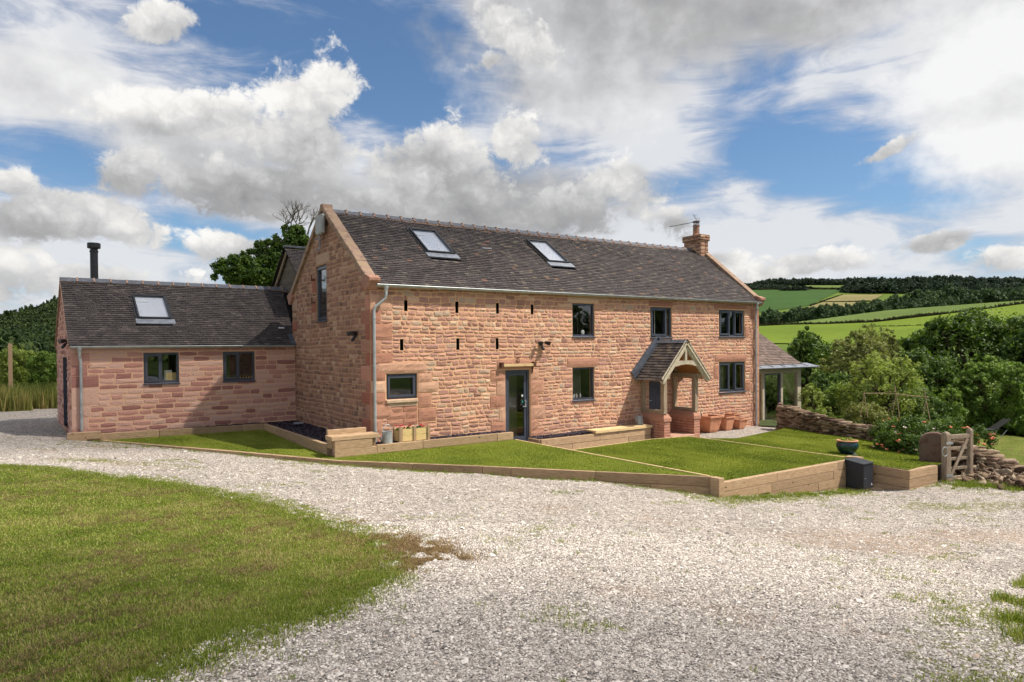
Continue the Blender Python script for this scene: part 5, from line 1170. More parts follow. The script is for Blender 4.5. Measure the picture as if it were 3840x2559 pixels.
mb.add([Q(16.3, gy1+.1, gze+.1), Q(20.15, gy1+.1, gze+.1), Q(20.15, ym, gzr), Q(16.6, ym, gzr)], [(0, 1, 2, 3)], .5); mb.add([Q(16.1, gy0, gze+.06), Q(20.14, gy0, gze+.06), Q(20.14, ym, gzr-.04), Q(16.6, ym, gzr-.04)], [(0, 1, 2, 3)], .5)
mb.build('roof', M['tile_brown'], gr)
mb = MB(); mb.hexa([Q(gx0, gy0-.36, gze-.0), Q(20.95, gy0-.36, gze-.0), Q(20.75, gy0+.05, gze+.10), Q(gx0, gy0+.05, gze+.10), Q(gx0, gy0-.36, gze+.03), Q(20.95, gy0-.36, gze+.03), Q(20.75, gy0+.05, gze+.16), Q(gx0, gy0+.05, gze+.16)])
for k in range(5): x = 17.0+k*.8; mb.beam(Q(x, gy0-.36, gze+.04), Q(x-.0, gy0+.05, gze+.17), .04, .035)
mb.tube([Q(gx0, gy0-.39, gze+.0), Q(20.97, gy0-.39, gze+.0)], .035, 8); mb.build('lead_eaves', M['lead'], gr)
ac = thing('armchair', 'pale armchair seen through the garden room door', 'armchair', (18.3, 1.9, -.46))
mb = MB(); mb.box(-.3, .3, -.3, .3, .15, .42); mb.build('seat', M['cream_stone'], ac, bevel=.05)
mb = MB(); mb.hexa([(-.3, .18, .4), (.3, .18, .4), (.3, .3, .4), (-.3, .3, .4), (-.3, .28, .85), (.3, .28, .85), (.3, .38, .85), (-.3, .38, .85)]); mb.build('backrest', M['cream_stone'], ac, bevel=.04)
for s_ in (-1, 1): mb = MB(); mb.box(s_*.36-.06, s_*.36+.06, -.3, .34, .12, .6); mb.build('armrest', M['cream_stone'], ac, bevel=.04)
# ================================================================= SLEEPER WALLS
def sleeper_wall(name, label, pts, rows, h=.20, w=.12, inward=1, seg=2.3, drop=None, group=None, mat='sleeper', seed=1):
    """pts: outer top edge (x,y,z); rows of timbers laid on one another"""
    random.seed(seed); t = thing(name, label, 'retaining wall', tuple(pts[0]), 0, group); o = Vector(pts[0])
    for a, b in zip(pts[:-1], pts[1:]):
        a = Vector(a); b = Vector(b); d = (b-a); L = d.length; d.normalize(); n = Vector((-d.y, d.x, 0)).normalized()*inward
        for r_ in range(rows):
            r0, r1 = (0, L) if drop is None else drop(r_, L)
            if r1 <= r0: continue
            x = r0; first = random.uniform(.5, 1)*seg
            while x < r1-.02:
                e = min(x+first, r1); first = seg
                if r1-e < .5: e = r1
                mb = MB(); jo = random.uniform(-.004, .004); wv_ = n*(w/2+jo); zz = Vector((0, 0, -(h*r_+h/2)-.003*r_))
                mb.beam(a+d*(x+.005)+wv_+zz-o, a+d*(e-.005)+wv_+zz-o, w, h-.004, random.random())
                mb.build('sleeper', M[mat], t, bevel=.007); x = e
    return t
sleeper_wall('retaining_wall', 'long low sleeper edging between the gravel drive and the lawn, running out to the lawn corner', [FRONT_WALL[0], FRONT_WALL[1], FRONT_WALL[2], FRONT_WALL[3], FRONT_WALL[4], FRONT_WALL[5]], 2, drop=None, inward=-1, seed=2)
mb = MB(); mb.box(0, .16, 0, .22, -.44, .0, .8); ps = mb.build('corner_post', M['sleeper'], None, bevel=.008); ps.location = (4.06, -7.74, .205); tag(ps, 'upright sleeper end at the near corner of the lawn', 'post')
sleeper_wall('retaining_wall', 'three-high sleeper wall from the lawn corner to the parcel box', [(4.17, -7.66, .09), (9.18, -7.68, .09)], 4, h=.19, inward=1, drop=lambda r_, L: [(0, L), (0, L), (1.6, L), (3.4, L)][r_], seed=5)
for x in (9.16,):
    mb = MB(); mb.box(0, .2, 0, .2, -.75, 0, .2); mb.box(.0, .2, .2, .36, -.2, -.01, .8); ps = mb.build('end_post', M['sleeper'], None, bevel=.008); ps.location = (x, -7.72, .115); tag(ps, 'square upright timber post behind the parcel box', 'post')
sleeper_wall('retaining_wall', 'low two-high sleeper corner between the parcel box and the wicket gate', [(9.30, -7.74, -.03), (9.27, -8.82, -.05), (10.56, -8.84, -.05)], 3, h=.2, inward=1, seed=8)
# thin timber edging strips between the turf levels
def strip(label, pts, w=.05, h=.16):
    mb = MB(); o = Vector(pts[0])
    for a, b in zip(pts[:-1], pts[1:]): mb.beam(Vector(a)-o+Vector((0, 0, -h/2)), Vector(b)-o+Vector((0, 0, -h/2)), w, h, .9)
    e = mb.build('lawn_edging', M['sleeper_pale'], None); e.location = o; tag(e, label, 'edging', 'timber edging strips in the lawn'); return e
strip('thin timber strip stepping down between the two nearest lawn levels, from the glazed door', [(4.04, -.66, .215), (4.12, -7.45, .215)])
strip('thin timber strip crossing the lawn just left of the glazed bowl planter', [(9.24, -2.85, .075), (9.24, -7.6, .075)], .04)
strip('thin timber strip edging the lawn along the sunken gravel path', [(4.12, -2.43, .07), (7.9, -2.17, .07), (9.2, -2.42, .07), (9.22, -2.85, .07)], .04)
strip('curved thin timber strip where the far lawn meets the gravel by the terracotta pots', [(9.26, -3.17, .05), (10.12, -3.43, .03), (12.1, -2.82, -.06), (14.3, -2.12, -.15), (15.3, -1.57, -.2)], .04)
# raised slate beds
sleeper_wall('bed_edging', 'long sleeper edging the narrow slate bed under the low wing', [(-5.9, 5.88, .47), (-1.14, 5.70, .46)], 1, h=.2, inward=1, seed=12)
sleeper_wall('bed_edging', 'sleeper edging beside the shaded gable, running to the timber bench', [(-1.28, 5.70, .455), (-1.20, -.10, .455)], 2, h=.2, inward=1, seed=13)
sleeper_wall('bed_edging', 'sleeper edging below the planter and small window, ending at the glazed door', [(-.1, -.62, .41), (4.02, -.60, .415)], 2, h=.21, inward=1, seed=14)
sleeper_wall('bed_edging', 'two-high sleeper edging right of the glazed door, along the sunken path', [(4.95, -.66, .125), (9.42, -.64, .135)], 2, h=.21, inward=1, seed=15)
mb = MB(); mb.beam((0, 0, 0), (0, .55, 0), .1, .2, .1); e = mb.build('end_sleeper', M['sleeper'], None, bevel=.006); e.location = (4.95, -.6, .02); tag(e, 'short dark sleeper end against the wall beside the glazed door', 'timber')
# left end block at the wing corner
e = thing('timber_block', 'short double sleeper block at the left corner of the low wing', 'timber', (-6.45, 5.95, .3))
mb = MB(); mb.beam((-.02, 0, .14), (.78, -.02, .14), .2, .2, .6); mb.build('sleeper', M['sleeper'], e, bevel=.008); mb = MB(); mb.beam((.62, .2, .12), (.62, -.08, .12), .13, .2, .1); mb.build('sleeper', M['sleeper'], e, bevel=.008); mb = MB(); mb.beam((-.0, -.02, -.05), (.45, -.03, -.05), .18, .18, .3); mb.build('sleeper', M['sleeper'], e, bevel=.008)
# timber bench on the corner of the bed
be = thing('sleeper_bench', 'chunky bench of stacked sleepers at the corner of the slate bed', 'bench', (-1.2, -.62, .18))
for nm, a, b, w, h, t in (('seat', (-.06, .22, .47), (1.16, .22, .47), .46, .10, .9), ('backrest', (.0, .50, .50), (1.0, .50, .50), .12, .28, .7), ('base', (.02, .06, .31), (.98, .06, .31), .12, .21, .5), ('base', (.02, .06, .10), (1.1, .06, .10), .12, .21, .7), ('base', (1.04, .1, .31), (1.04, .42, .31), .13, .21, .1), ('base', (.06, .12, .31), (.06, .5, .31), .12, .21, .3)):
    mb = MB(); mb.beam(a, b, w, h, t, side=None); mb.build(nm, M['sleeper'], be, bevel=.008)
be2 = thing('sleeper_bench', 'long low timber bench top on the bed left of the porch', 'bench', (7.1, -.66, .13))
mb = MB(); mb.beam((-.1, .20, .055), (2.36, .22, .065), .48, .09, .9); mb.build('seat', M['sleeper_pale'], be2, bevel=.008); mb = MB(); mb.beam((2.28, .05, -.15), (2.28, .55, -.15), .12, .33, .4); mb.build('base', M['sleeper'], be2, bevel=.008)

# slate chippings
def slate(name, poly, z, dens, label):
    xs = [p[0] for p in poly]; ys = [p[1] for p in poly]; n = int((max(xs)-min(xs))*(max(ys)-min(ys))*dens)
    x = rng.uniform(min(xs), max(xs), n); y = rng.uniform(min(ys), max(ys), n); k = inpoly(x, y, poly); x, y = x[k], y[k]; n = len(x)
    s_ = rng.uniform(.012, .034, n); an = rng.uniform(0, 6.28, n); tx, ty = rng.normal(0, .35, n), rng.normal(0, .35, n)
    q = np.array([(-1, -.6), (1, -.7), (1.1, .6), (-.8, .7)]); V0 = []
    for a, b in q:
        dx = (a*np.cos(an)-b*np.sin(an))*s_; dy = (a*np.sin(an)+b*np.cos(an))*s_; V0.append(np.stack([x+dx, y+dy, z(x, y)+.012+dx*tx+dy*ty+rng.uniform(0, .015, n)], 1))
    Vt = np.stack(V0, 1).reshape(-1, 3); F = np.arange(n*4).reshape(-1, 4)
    base = len(Vt); Vb = np.array([(p[0], p[1], float(z(np.array(p[0]), np.array(p[1])))) for p in poly]); bm_f = [np.array([[base+i for i in range(len(poly))]])]
    o = np_obj(name, np.concatenate([Vt, Vb]), [F]+bm_f, [M['slatechip']], tint=np.concatenate([rng.random(n), [.2]])); tag(o, kind='stuff', label=label)
slate('slate_chippings', [(-1.25, 5.6), (-1.15, -.3), (-.15, -.5), (-.02, 0), (-.02, 6.5), (-1.2, 6.4)], lambda x, y: .39+0*x, 3500, 'plum slate chippings')
slate('slate_chippings', [(-6.0, 5.97), (-1.2, 5.8), (-1.2, 6.5), (-6.0, 6.23)], lambda x, y: .40+0*x, 2500, 'plum slate chippings')
slate('slate_chippings', [(-.1, -.52), (4.0, -.50), (4.0, 0), (-.1, 0)], lambda x, y: .375+0*x, 2500, 'plum slate chippings')
slate('slate_chippings', [(5.0, -.56), (9.5, -.54), (9.5, 0), (5.0, 0)], lambda x, y: .12+.03*np.clip((x-6), 0, 1)+0*y, 2500, 'plum slate chippings')
gl = thing('ground_light', 'round dark low garden light sitting in the slate bed by the gable', 'garden light', tuple(atz(1120, 1601, .40)))
mb = MB(); mb.lathe((0, 0, 0), [(.10, 0), (.10, .09)], 18); mb.build('base', M['black_gloss'], gl); mb = MB(); mb.lathe((0, 0, .09), [(.15, 0), (.16, .02), (.14, .045), (.01, .05)], 22); mb.build('lid', M['lead'], gl)

# ================================================================= SMALL GARDEN OBJECTS
def watering_can(loc, rz, label, s=1.0):
    t = thing('watering_can', label, 'watering can', loc, rz)
    mb = MB(); mb.lathe((0, 0, 0), [(.13*s, 0), (.135*s, .02), (.13*s, .30*s), (.135*s, .31*s), (.125*s, .31*s), (.12*s, .27*s)], 20); mb.build('body', M['zinc'], t)
    mb = MB(); mb.tube([(-.12*s, 0, .06*s), (-.2*s, 0, .17*s), (-.30*s, 0, .36*s)], [.028*s, .022*s, .016*s], 8); mb.build('spout', M['zinc'], t)
    mb = MB(); mb.tube([(.13*s*math.cos(a)+.0, 0, .28*s+.20*s*math.sin(a)) for a in np.linspace(-.1, math.pi+.1, 12)], .010*s, 6); mb.build('handle', M['zinc'], t)
    return t
watering_can((.27, -.40, .395), R(-8), 'galvanised watering can standing between the bench and the wooden planter')
watering_can((9.18, -.36, .235), R(10), 'galvanised watering can on the long bench top, left of the porch', .9)
pl = thing('wooden_planter', 'pale two-bay wooden planter box below the small ground-floor window', 'planter', (.62, -.48, .40))
mb = MB(); 
for k, (z0, z1) in enumerate(((.02, .17), (.175, .335))):
    for a, b in ((.03, .34), (.40, .72)):
        m2 = MB(); m2.box(a, b, -.02, .0, z0, z1, .5+.2*k); m2.build('front_board', M['lightwood'], pl, bevel=.003)
for x in (-.05, .33, .73):
    m2 = MB(); m2.box(x, x+.075, -.05, -.022, -.0, .40, .5); m2.build('post', M['post_wood'], pl, bevel=.003)
m2 = MB(); m2.box(-.06, -.04, .0, .36, .02, .33, .5); m2.build('side_board', M['lightwood'], pl); m2 = MB(); m2.box(-.07, -.045, -.04, .03, 0, .38, .5); m2.box(-.07, -.045, .30, .36, 0, .38); m2.build('post', M['post_wood'], pl)
m2 = MB(); m2.box(.77, .79, .0, .36, .02, .33, .5); m2.box(-.04, .77, .34, .36, .02, .33, .5); m2.build('rear_board', M['lightwood'], pl); m2 = MB(); m2.box(-.04, .77, .0, .34, .24, .26, .5); m2.build('soil', M['soil'], pl)

# ---------------------------------------------------------------- foliage builder
def leaves(centres, radii, n, size, seed=0, up=.35, aspect=.55, flat=1.0, tintc=None):
    """n pointed leaves per clump, scattered through each clump"""
    r_ = np.random.default_rng(seed); C = np.repeat(np.asarray(centres, float), n, axis=0); Rr = np.repeat(np.asarray(radii, float), n); N = len(C)
    d = r_.normal(size=(N, 3)); d /= np.linalg.norm(d, axis=1)[:, None]; rad = r_.random(N)**.45; p = C+d*(Rr*rad)[:, None]*np.array([1, 1, flat])
    nr = d*.8+r_.normal(size=(N, 3))*.55+np.array([0, 0, up]); nr /= np.linalg.norm(nr, axis=1)[:, None]
    t = np.cross(nr, r_.normal(size=(N, 3))); t /= np.linalg.norm(t, axis=1)[:, None]+1e-9; b = np.cross(nr, t); s_ = size*r_.uniform(.6, 1.35, N)[:, None]
    fold = nr*s_*.12
    Vt = np.stack([p-t*s_*.5, p+b*s_*aspect*.5-fold, p+t*s_*.6, p-b*s_*aspect*.5-fold], 1).reshape(-1, 3)
    ct = (r_.random(len(centres)) if tintc is None else tintc); tint = np.clip(np.repeat(ct, n)*.5+r_.random(N)*.45+.03, 0, 1)
    return Vt, np.arange(N*4).reshape(-1, 4), tint
def clumps(lobes, n, seed=0, inner=.45, cr=(.18, .3)):
    """clump centres near the skins of a set of lobes (cx,cy,cz,rx,ry,rz)"""
    r_ = np.random.default_rng(seed); L = np.array(lobes, float); w = (L[:, 3]*L[:, 4]*L[:, 5])**.667; k = r_.choice(len(L), n, p=w/w.sum()); d = r_.normal(size=(n, 3)); d[:, 2] += .25
    d /= np.linalg.norm(d, axis=1)[:, None]; f = r_.uniform(inner, 1.0, n)**.5; c = L[k, :3]+d*L[k, 3:]*f[:, None]; m = L[k, 3:].mean(1); return c, m*r_.uniform(*cr, n)
def tree(label, loc, lobes, nclump, nleaf, lsize, mat, seed, trunk_r=.2, cat='tree', name='tree', group=None, bare=None, bark='bark', cr=(.18, .30), trunk=True, aspect=.55, lean=0):
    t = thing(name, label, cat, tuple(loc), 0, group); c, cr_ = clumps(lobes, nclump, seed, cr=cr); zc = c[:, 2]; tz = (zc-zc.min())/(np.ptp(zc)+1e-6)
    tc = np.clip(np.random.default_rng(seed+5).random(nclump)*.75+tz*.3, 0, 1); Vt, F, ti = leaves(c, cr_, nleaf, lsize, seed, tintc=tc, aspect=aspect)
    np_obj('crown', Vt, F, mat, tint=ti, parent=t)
    if trunk:
        random.seed(seed); mb = MB(); zt = min(l[2] for l in lobes); top = Vector((lean, 0, max(zt*1.0, .6)))
        mb.tube([(0, 0, -.4), (lean*.3, 0, top.z*.5), tuple(top)], [trunk_r*1.25, trunk_r, trunk_r*.8], 9)
        for l in lobes:
            e = Vector(l[:3]); m1 = top.lerp(e, .5)+Vector((random.uniform(-.2, .2), random.uniform(-.2, .2), random.uniform(0, .3)))*l[3]*.5
            mb.tube([tuple(top*.85), tuple(m1), tuple(e)], [trunk_r*.6, trunk_r*.4, trunk_r*.15], 6)
            for _ in range(5):
                d = Vector((random.gauss(0, 1), random.gauss(0, 1), random.gauss(.4, .8))).normalized(); q = m1.lerp(e, random.uniform(.3, 1)); mb.tube([tuple(q), tuple(q+Vector((d.x*l[3], d.y*l[4], d.z*l[5]))*.8)], [trunk_r*.18, trunk_r*.05], 4, cap=False)
        mb.build('trunk', M[bark], t)
        if bare:
            mb = MB()
            def br(p, d, L, r_, k):
                e = p+d*L; mb.tube([tuple(p), tuple(p.lerp(e, .5)+Vector((random.gauss(0, 1), random.gauss(0, 1), random.gauss(0, 1)))*L*.06), tuple(e)], [r_, r_*.8, r_*.6], 4, cap=False)
                if k == 0: return
                for _ in range(3 if k > 1 else 2): br(e if random.random() < .6 else p.lerp(e, .6), (d+Vector((random.gauss(0, .5), random.gauss(0, .5), random.gauss(.15, .35)))).normalized(), L*random.uniform(.6, .85), r_*.6, k-1)
            for (p, d, L) in bare: br(Vector(p), Vector(d).normalized(), L, .05, 4)
            mb.build('bare_branches', M[bark if bark != 'bark' else 'bark_grey'], t)
    return t
def flowers(parent, mats, pts, size, per=7, name='flower'):
    for i, p in enumerate(pts[:100]):
        mb = MB(); 
        for k in range(per):
            a = 6.283*k/per+random.random(); e = random.uniform(.2, 1.1); c = Vector(p); d = Vector((math.cos(a)*math.cos(e), math.sin(a)*math.cos(e), math.sin(e)))*size; sdv = Vector((-math.sin(a), math.cos(a), .2))*size*.45
            mb.add([tuple(c), tuple(c+d*.6+sdv), tuple(c+d), tuple(c+d*.6-sdv)], [(0, 1, 2, 3)], .5)
        mb.build(name, mats[i % len(mats)], parent)
random.seed(5)
for k, (x, y, m_, lab) in enumerate([(.62, -.36, 'pink', 'magenta begonia at the left end of the wooden planter'), (.84, -.30, 'redpetal', 'dark-leaved red begonia second from the left in the wooden planter'), (1.02, -.36, 'whitepetal', 'white begonia in the middle of the wooden planter'), (1.22, -.34, 'pink', 'pink and red begonia at the right end of the wooden planter')]):
    t = thing('begonia', lab, 'flower', (x, y, .64), 0); c, cr_ = clumps([(0, 0, .06, .12, .10, .06)], 8, k+60); Vt, F, ti = leaves(c, cr_*2, 14, .05, k, aspect=.8); np_obj('leaves', Vt, F, M['leaf_dark'], tint=ti, parent=t)
    flowers(t, [M[m_], M['redpetal'] if k == 3 else M[m_]], [(random.uniform(-.1, .1), random.uniform(-.1, .02), random.uniform(.10, .17)) for _ in range(3)], .045, 9)
# terracotta pots
def pot(loc, r0, r1, h, label, rz=0.0, plant=False):
    t = thing('terracotta_pot', label, 'plant pot', loc, rz)
    mb = MB(); mb.lathe((0, 0, 0), [(r0*.9, 0), (r0, .02), (r0*.78+r1*.22, h*.15), (r1*.98, h*.78), (r1*.96, h*.86)], sq=True, ang=0); mb.build('body', M['terracotta'], t, bevel=.012)
    mb = MB(); mb.lathe((0, 0, h*.86), [(r1*1.0, 0), (r1*1.12, .01), (r1*1.14, h*.13), (r1*.98, h*.13), (r1*.94, 0)], sq=True); mb.build('rim', M['terracotta'], t, bevel=.008)
    mb = MB(); mb.lathe((0, 0, h*.86), [(r1*.93, 0), (r1*.93, .01)], sq=True); mb.build('soil', M['soil'], t); return t
pot((12.62, -.36, -.27), .20, .32, .60, 'largest square terracotta pot, next to the porch', R(0))
pot((13.50, -.36, -.27), .15, .235, .52, 'medium square terracotta pot, middle of the row by the front wall', R(0))
pot((14.16, -.42, -.27), .14, .22, .38, 'smaller square terracotta pot in front at the right end of the row', R(2))
pot((14.12, -.05-.16, -.20), .13, .17, .50, 'small square terracotta pot standing behind the right-hand pot', R(0))
# glazed bowl
bw = thing('glazed_bowl', 'dark blue-green glazed bowl planter standing on the lawn', 'plant pot', tuple(atz(2800+845*.44635, 1300+905*.44635, -.05)))
mb = MB(); mb.lathe((0, 0, 0), [(.10, 0), (.13, .01), (.20, .07), (.265, .18), (.27, .25), (.235, .33), (.225, .35)], 30); mb.build('body', M['glaze'], bw, smooth=True)
mb = MB(); mb.lathe((0, 0, .34), [(.225, 0), (.262, .008), (.265, .03), (.22, .035), (.215, -.02)], 30); mb.build('rim', M['terracotta'], bw, smooth=True); mb = MB(); mb.lathe((0, 0, .33), [(.215, 0), (.215, .005)], 24); mb.build('soil', M['soil'], bw)
bp = thing('bedding_plant', 'small leafy bedding plants growing in the glazed bowl', 'plant', tuple(Vector(bw.location)+Vector((0, 0, .34)))); c, cr_ = clumps([(0, 0, .03, .19, .19, .05)], 22, 71); Vt, F, ti = leaves(c, cr_*1.1, 12, .045, 9, aspect=.7); np_obj('leaves', Vt, F, M['leaf_lime'], tint=ti, parent=bp)
mb = MB(); mb.lathe((0, 0, 0), [(.27, 0), (.27, .02)], 24); sl_ = mb.build('paving_slab', M['lead_dark'], None); sl_.location = Vector(bw.location)+Vector((-.05, .02, -.008)); tag(sl_, 'round dark slab under the glazed bowl planter', 'slab')
# parcel box
pb = atz(2800+1000*.44635, 1300+1219*.44635, -.56)
px_ = thing('parcel_box', 'dark grey metal parcel box standing on the gravel against the sleeper wall', 'parcel box', (pb[0]+.0, pb[1]+.05, -.56), R(2))
mb = MB(); mb.box(-.02, .44, 0, .40, .03, .60); mb.build('body', M['parcel'], px_, bevel=.006)
mb = MB(); mb.hexa([(-.035, -.02, .602), (.455, -.02, .602), (.455, .42, .602), (-.035, .42, .602), (-.035, -.02, .625), (.455, -.02, .625), (.455, .42, .69), (-.035, .42, .69)]); mb.build('lid', M['parcel'], px_, bevel=.005)
mb = MB(); mb.box(.0, .42, -.006, -.001, .06, .57); mb.build('door', M['parcel'], px_); mb = MB(); mb.lathe((.06, -.01, .28), [(.012, -.005), (.012, .012)], 8); mb.box(.05, .07, -.012, -.006, .27, .29); mb.build('lock', M['zinc'], px_)
mb = MB(); mb.box(.345, .355, -.009, -.006, .10, .15); mb.box(.362, .372, -.009, -.006, .10, .135); mb.box(.379, .395, -.009, -.006, .10, .112); mb.build('emblem', M['white'], px_); mb = MB(); mb.box(.02, .4, .04, .36, -.02, .03); mb.build('foot', M['sleeper'], px_)

# gate
gt = thing('wicket_gate', 'small weathered wooden wicket gate with diagonal brace beside the round-topped stone', 'gate', (10.84, -8.90, -.47), R(-17))
def gb(nm, a, b, w, h, par=gt, mt='gate_wood'): mb = MB(); mb.beam(a, b, w, h, random.random()); return mb.build(nm, M[mt], par, bevel=.008)
mb = MB(); mb.lathe((0, 0, -.1), [(.075, 0), (.075, 1.22), (.06, 1.27), (.02, 1.30)], 4, sq=True); mb.build('gate_post', M['gate_wood'], gt, bevel=.02)
mb = MB(); mb.lathe((.80, .05, -.05), [(.055, 0), (.055, 1.24), (.03, 1.29)], sq=True); mb.build('gate_post', M['gate_wood'], gt, bevel=.015)
gb('top_rail', (.08, .02, 1.06), (.76, .04, 1.06), .07, .10)
for z in (.78, .53, .30, .08): gb('rail', (.08, .03, z), (.76, .05, z), .035, .075)
gb('hanging_stile', (.105, .02, .0), (.105, .02, 1.08), .07, .06); gb('brace', (.12, -.01, .12), (.66, -.005, 1.0), .03, .08)
for z in (.93, .16): mb = MB(); mb.box(-.09, .12, -.085, -.078, z-.03, z+.03); mb.build('gate_hinge', M['zinc'], gt)
mb = MB(); mb.tube([(-.14+.085*math.cos(a), -.09, .74+.11*math.sin(a)) for a in np.linspace(0, 6.28, 14)], .010, 6); mb.build('latch_ring', M['zinc'], gt)
# round topped stone
gs = thing('stone_gatepost', 'thick round-topped red sandstone post left of the wicket gate', 'gatepost', (11.45, -8.36, -.3), R(-62))
mb = MB(); n = 12; prof = [(-.32, 0)]+[(-.32*math.cos(math.pi*k/n), .66+.26*math.sin(math.pi*k/n)) for k in range(n+1)]+[(.32, 0)]
k_ = len(prof); ring0 = [(x, -.10, z) for x, z in prof]; ring1 = [(x, .10, z) for x, z in prof]; mb.add(ring0+ring1, [tuple(range(k_)), tuple(range(2*k_-1, k_-1, -1))]+[(i, k_+i, k_+(i+1) % k_, (i+1) % k_) for i in range(k_)])
M['old_red'] = noise_mat('old_dark_red_stone', srgb(78, 60, 52), srgb(116, 90, 78), 7, .95, .015, c3=srgb(110, 98, 82)); mb.build('stone', M['old_red'], gs, bevel=.03)
sp_ = thing('stone_gatepost', 'upright sandstone post at the house end of the dry stone wall', 'gatepost', (15.42, -1.30, -.35), R(20)); mb = MB(); mb.hexa([(-.13, -.09, 0), (.13, -.09, 0), (.13, .09, 0), (-.13, .09, 0), (-.12, -.08, 1.02), (.12, -.08, 1.04), (.12, .08, 1.04), (-.12, .08, 1.02)]); mb.build('stone', M['old_red'], sp_, bevel=.03)

# ---------------------------------------------------------------- dry stone walling
_rk = None
def rocks(name, C, Sz, parent=None, seed=0, mat='drystone', rot=None, tilt=.12):
    """many irregular stones as one surface: C (N,3) centres, Sz (N,3) sizes"""
    r_ = np.random.default_rng(seed); g_ = np.linspace(-1, 1, 4); faces = {}; vs = []; F = []
    def vid(p):
        k = tuple(np.round(p, 4))
        if k not in faces: faces[k] = len(vs); vs.append(p)
        return faces[k]
    for ax in range(3):
        for s_ in (-1, 1):
            for i in range(3):
                for j in range(3):
                    q = []
                    for a, b in ((i, j), (i+1, j), (i+1, j+1), (i, j+1)):
                        p = np.zeros(3); p[ax] = s_; p[(ax+1) % 3] = g_[a]; p[(ax+2) % 3] = g_[b]; q.append(vid(p))
                    F.append(q if s_ > 0 else q[::-1])
    T = np.array(vs); F = np.array(F); ln = np.linalg.norm(T, axis=1)[:, None]; T = T*(.80+.20/ln*1.25); T = T/np.abs(T).max(); N = len(C); n = len(T)
    Vt = T[None]*np.ones((N, 1, 1)); Vt = Vt*(1+r_.normal(0, .07, (N, n, 1)))+r_.normal(0, .06, (N, n, 3)); Vt = Vt*(np.asarray(Sz)[:, None]/2)
    ax = r_.normal(0, tilt, (N, 2)); an = r_.uniform(0, 6.28, N) if rot is None else np.asarray(rot)+r_.normal(0, .08, N)
    x, y, z = Vt[..., 0], Vt[..., 1], Vt[..., 2]; z = z+x*ax[:, :1]+y*ax[:, 1:]; c, s_ = np.cos(an)[:, None], np.sin(an)[:, None]; Vt = np.stack([x*c-y*s_, x*s_+y*c, z], -1)+np.asarray(C)[:, None]
    FF = (F[None]+(np.arange(N)*n)[:, None, None]).reshape(-1, 4); ti = np.repeat(r_.random(N), len(F)); return np_obj(name, Vt.reshape(-1, 3), FF, M[mat], tint=ti, parent=parent)
DW = [(15.42, -1.45, .90), (15.1, -2.5, .84), (14.78, -3.61, .80), (14.62, -5.3, .80), (14.0, -6.6, .85), (13.1, -8.0, .9), (12.5, -9.0, .66), (12.2, -9.8, .40), (12.1, -10.5, .22), (12.0, -11.3, .12)]
dw = thing('dry_stone_wall', 'tumbling brown dry stone wall curving from the house end past the gate', 'wall', (15.42, -1.45, -.35))
C = []; Sz = []; RO = []; r_ = np.random.default_rng(4)
for (x0, y0, h0), (x1, y1, h1) in zip(DW[:-1], DW[1:]):
    L = math.hypot(x1-x0, y1-y0); dx, dy = (x1-x0)/L, (y1-y0)/L; nx, ny = -dy, dx; tum = y0 < -7.5
    for side in (-1, 1):
        z = 0.0
        while z < max(h0, h1):
            hh = r_.uniform(.035, .09) if not tum else r_.uniform(.06, .13); s = r_.uniform(-.1, .05)
            while s < L:
                w = r_.uniform(.09, .30) if not tum else r_.uniform(.10, .26); m_ = (s+w/2)/L; top = h0+(h1-h0)*m_+r_.uniform(-.05, .05)
                if z < top:
                    off = side*(.20-.05*z)+r_.normal(0, .015 if not tum else .05); px0, py0 = x0+dx*(s+w/2)+nx*off, y0+dy*(s+w/2)+ny*off; gz = float(H(np.array([px0]), np.array([py0]))[0]); gz = max(gz, -.62) if not tum else gz
                    C.append((px0, py0, min(gz, -.3)+z+hh/2-.02)); Sz.append((w*1.05, .26, hh*1.06)); RO.append(math.atan2(dy, dx))
                s += w
            z += hh
    s = 0
    while s < L:      # cap stones
        w = r_.uniform(.2, .55); m_ = (s+w/2)/L; px0, py0 = x0+dx*(s+w/2), y0+dy*(s+w/2); gz = min(float(H(np.array([px0]), np.array([py0]))[0]), -.3)
        C.append((px0, py0, gz+h0+(h1-h0)*m_+.03)); Sz.append((w, .42, r_.uniform(.05, .12))); RO.append(math.atan2(dy, dx)); s += w
C = np.array(C)-np.array((15.42, -1.45, -.35)); rocks('walling', C, Sz, dw, 3, rot=RO, tilt=.07)
# rubble spilling from the wall end
hp = thing('stone_heap', 'heap of loose fallen walling stones between the gate and the drive', 'stone heap', (11.9, -10.1, -.5))
n = 900; s = r_.random(n); bx_ = np.interp(s, [0, .35, 1], [12.55, 12.0, 11.9]); by_ = np.interp(s, [0, .35, 1], [-8.9, -9.9, -12.4]); off = r_.normal(-.25, .38, n); bx_ = bx_+off; by_ = by_+r_.normal(0, .15, n)
hh = np.interp(s, [0, .3, 1], [.55, .30, .10])*np.clip(1-np.abs(off+.05)/.85, 0, 1); zz = H(bx_, by_)+hh*r_.uniform(.5, 1.0, n)+.03; szs = r_.uniform(.07, .22, n); o = rocks('loose_stone', np.stack([bx_-11.9, by_+10.1, zz+.5], 1), np.stack([szs*1.25, szs, szs*.72], 1), hp, 8, tilt=.4); tag(o, kind='stuff')
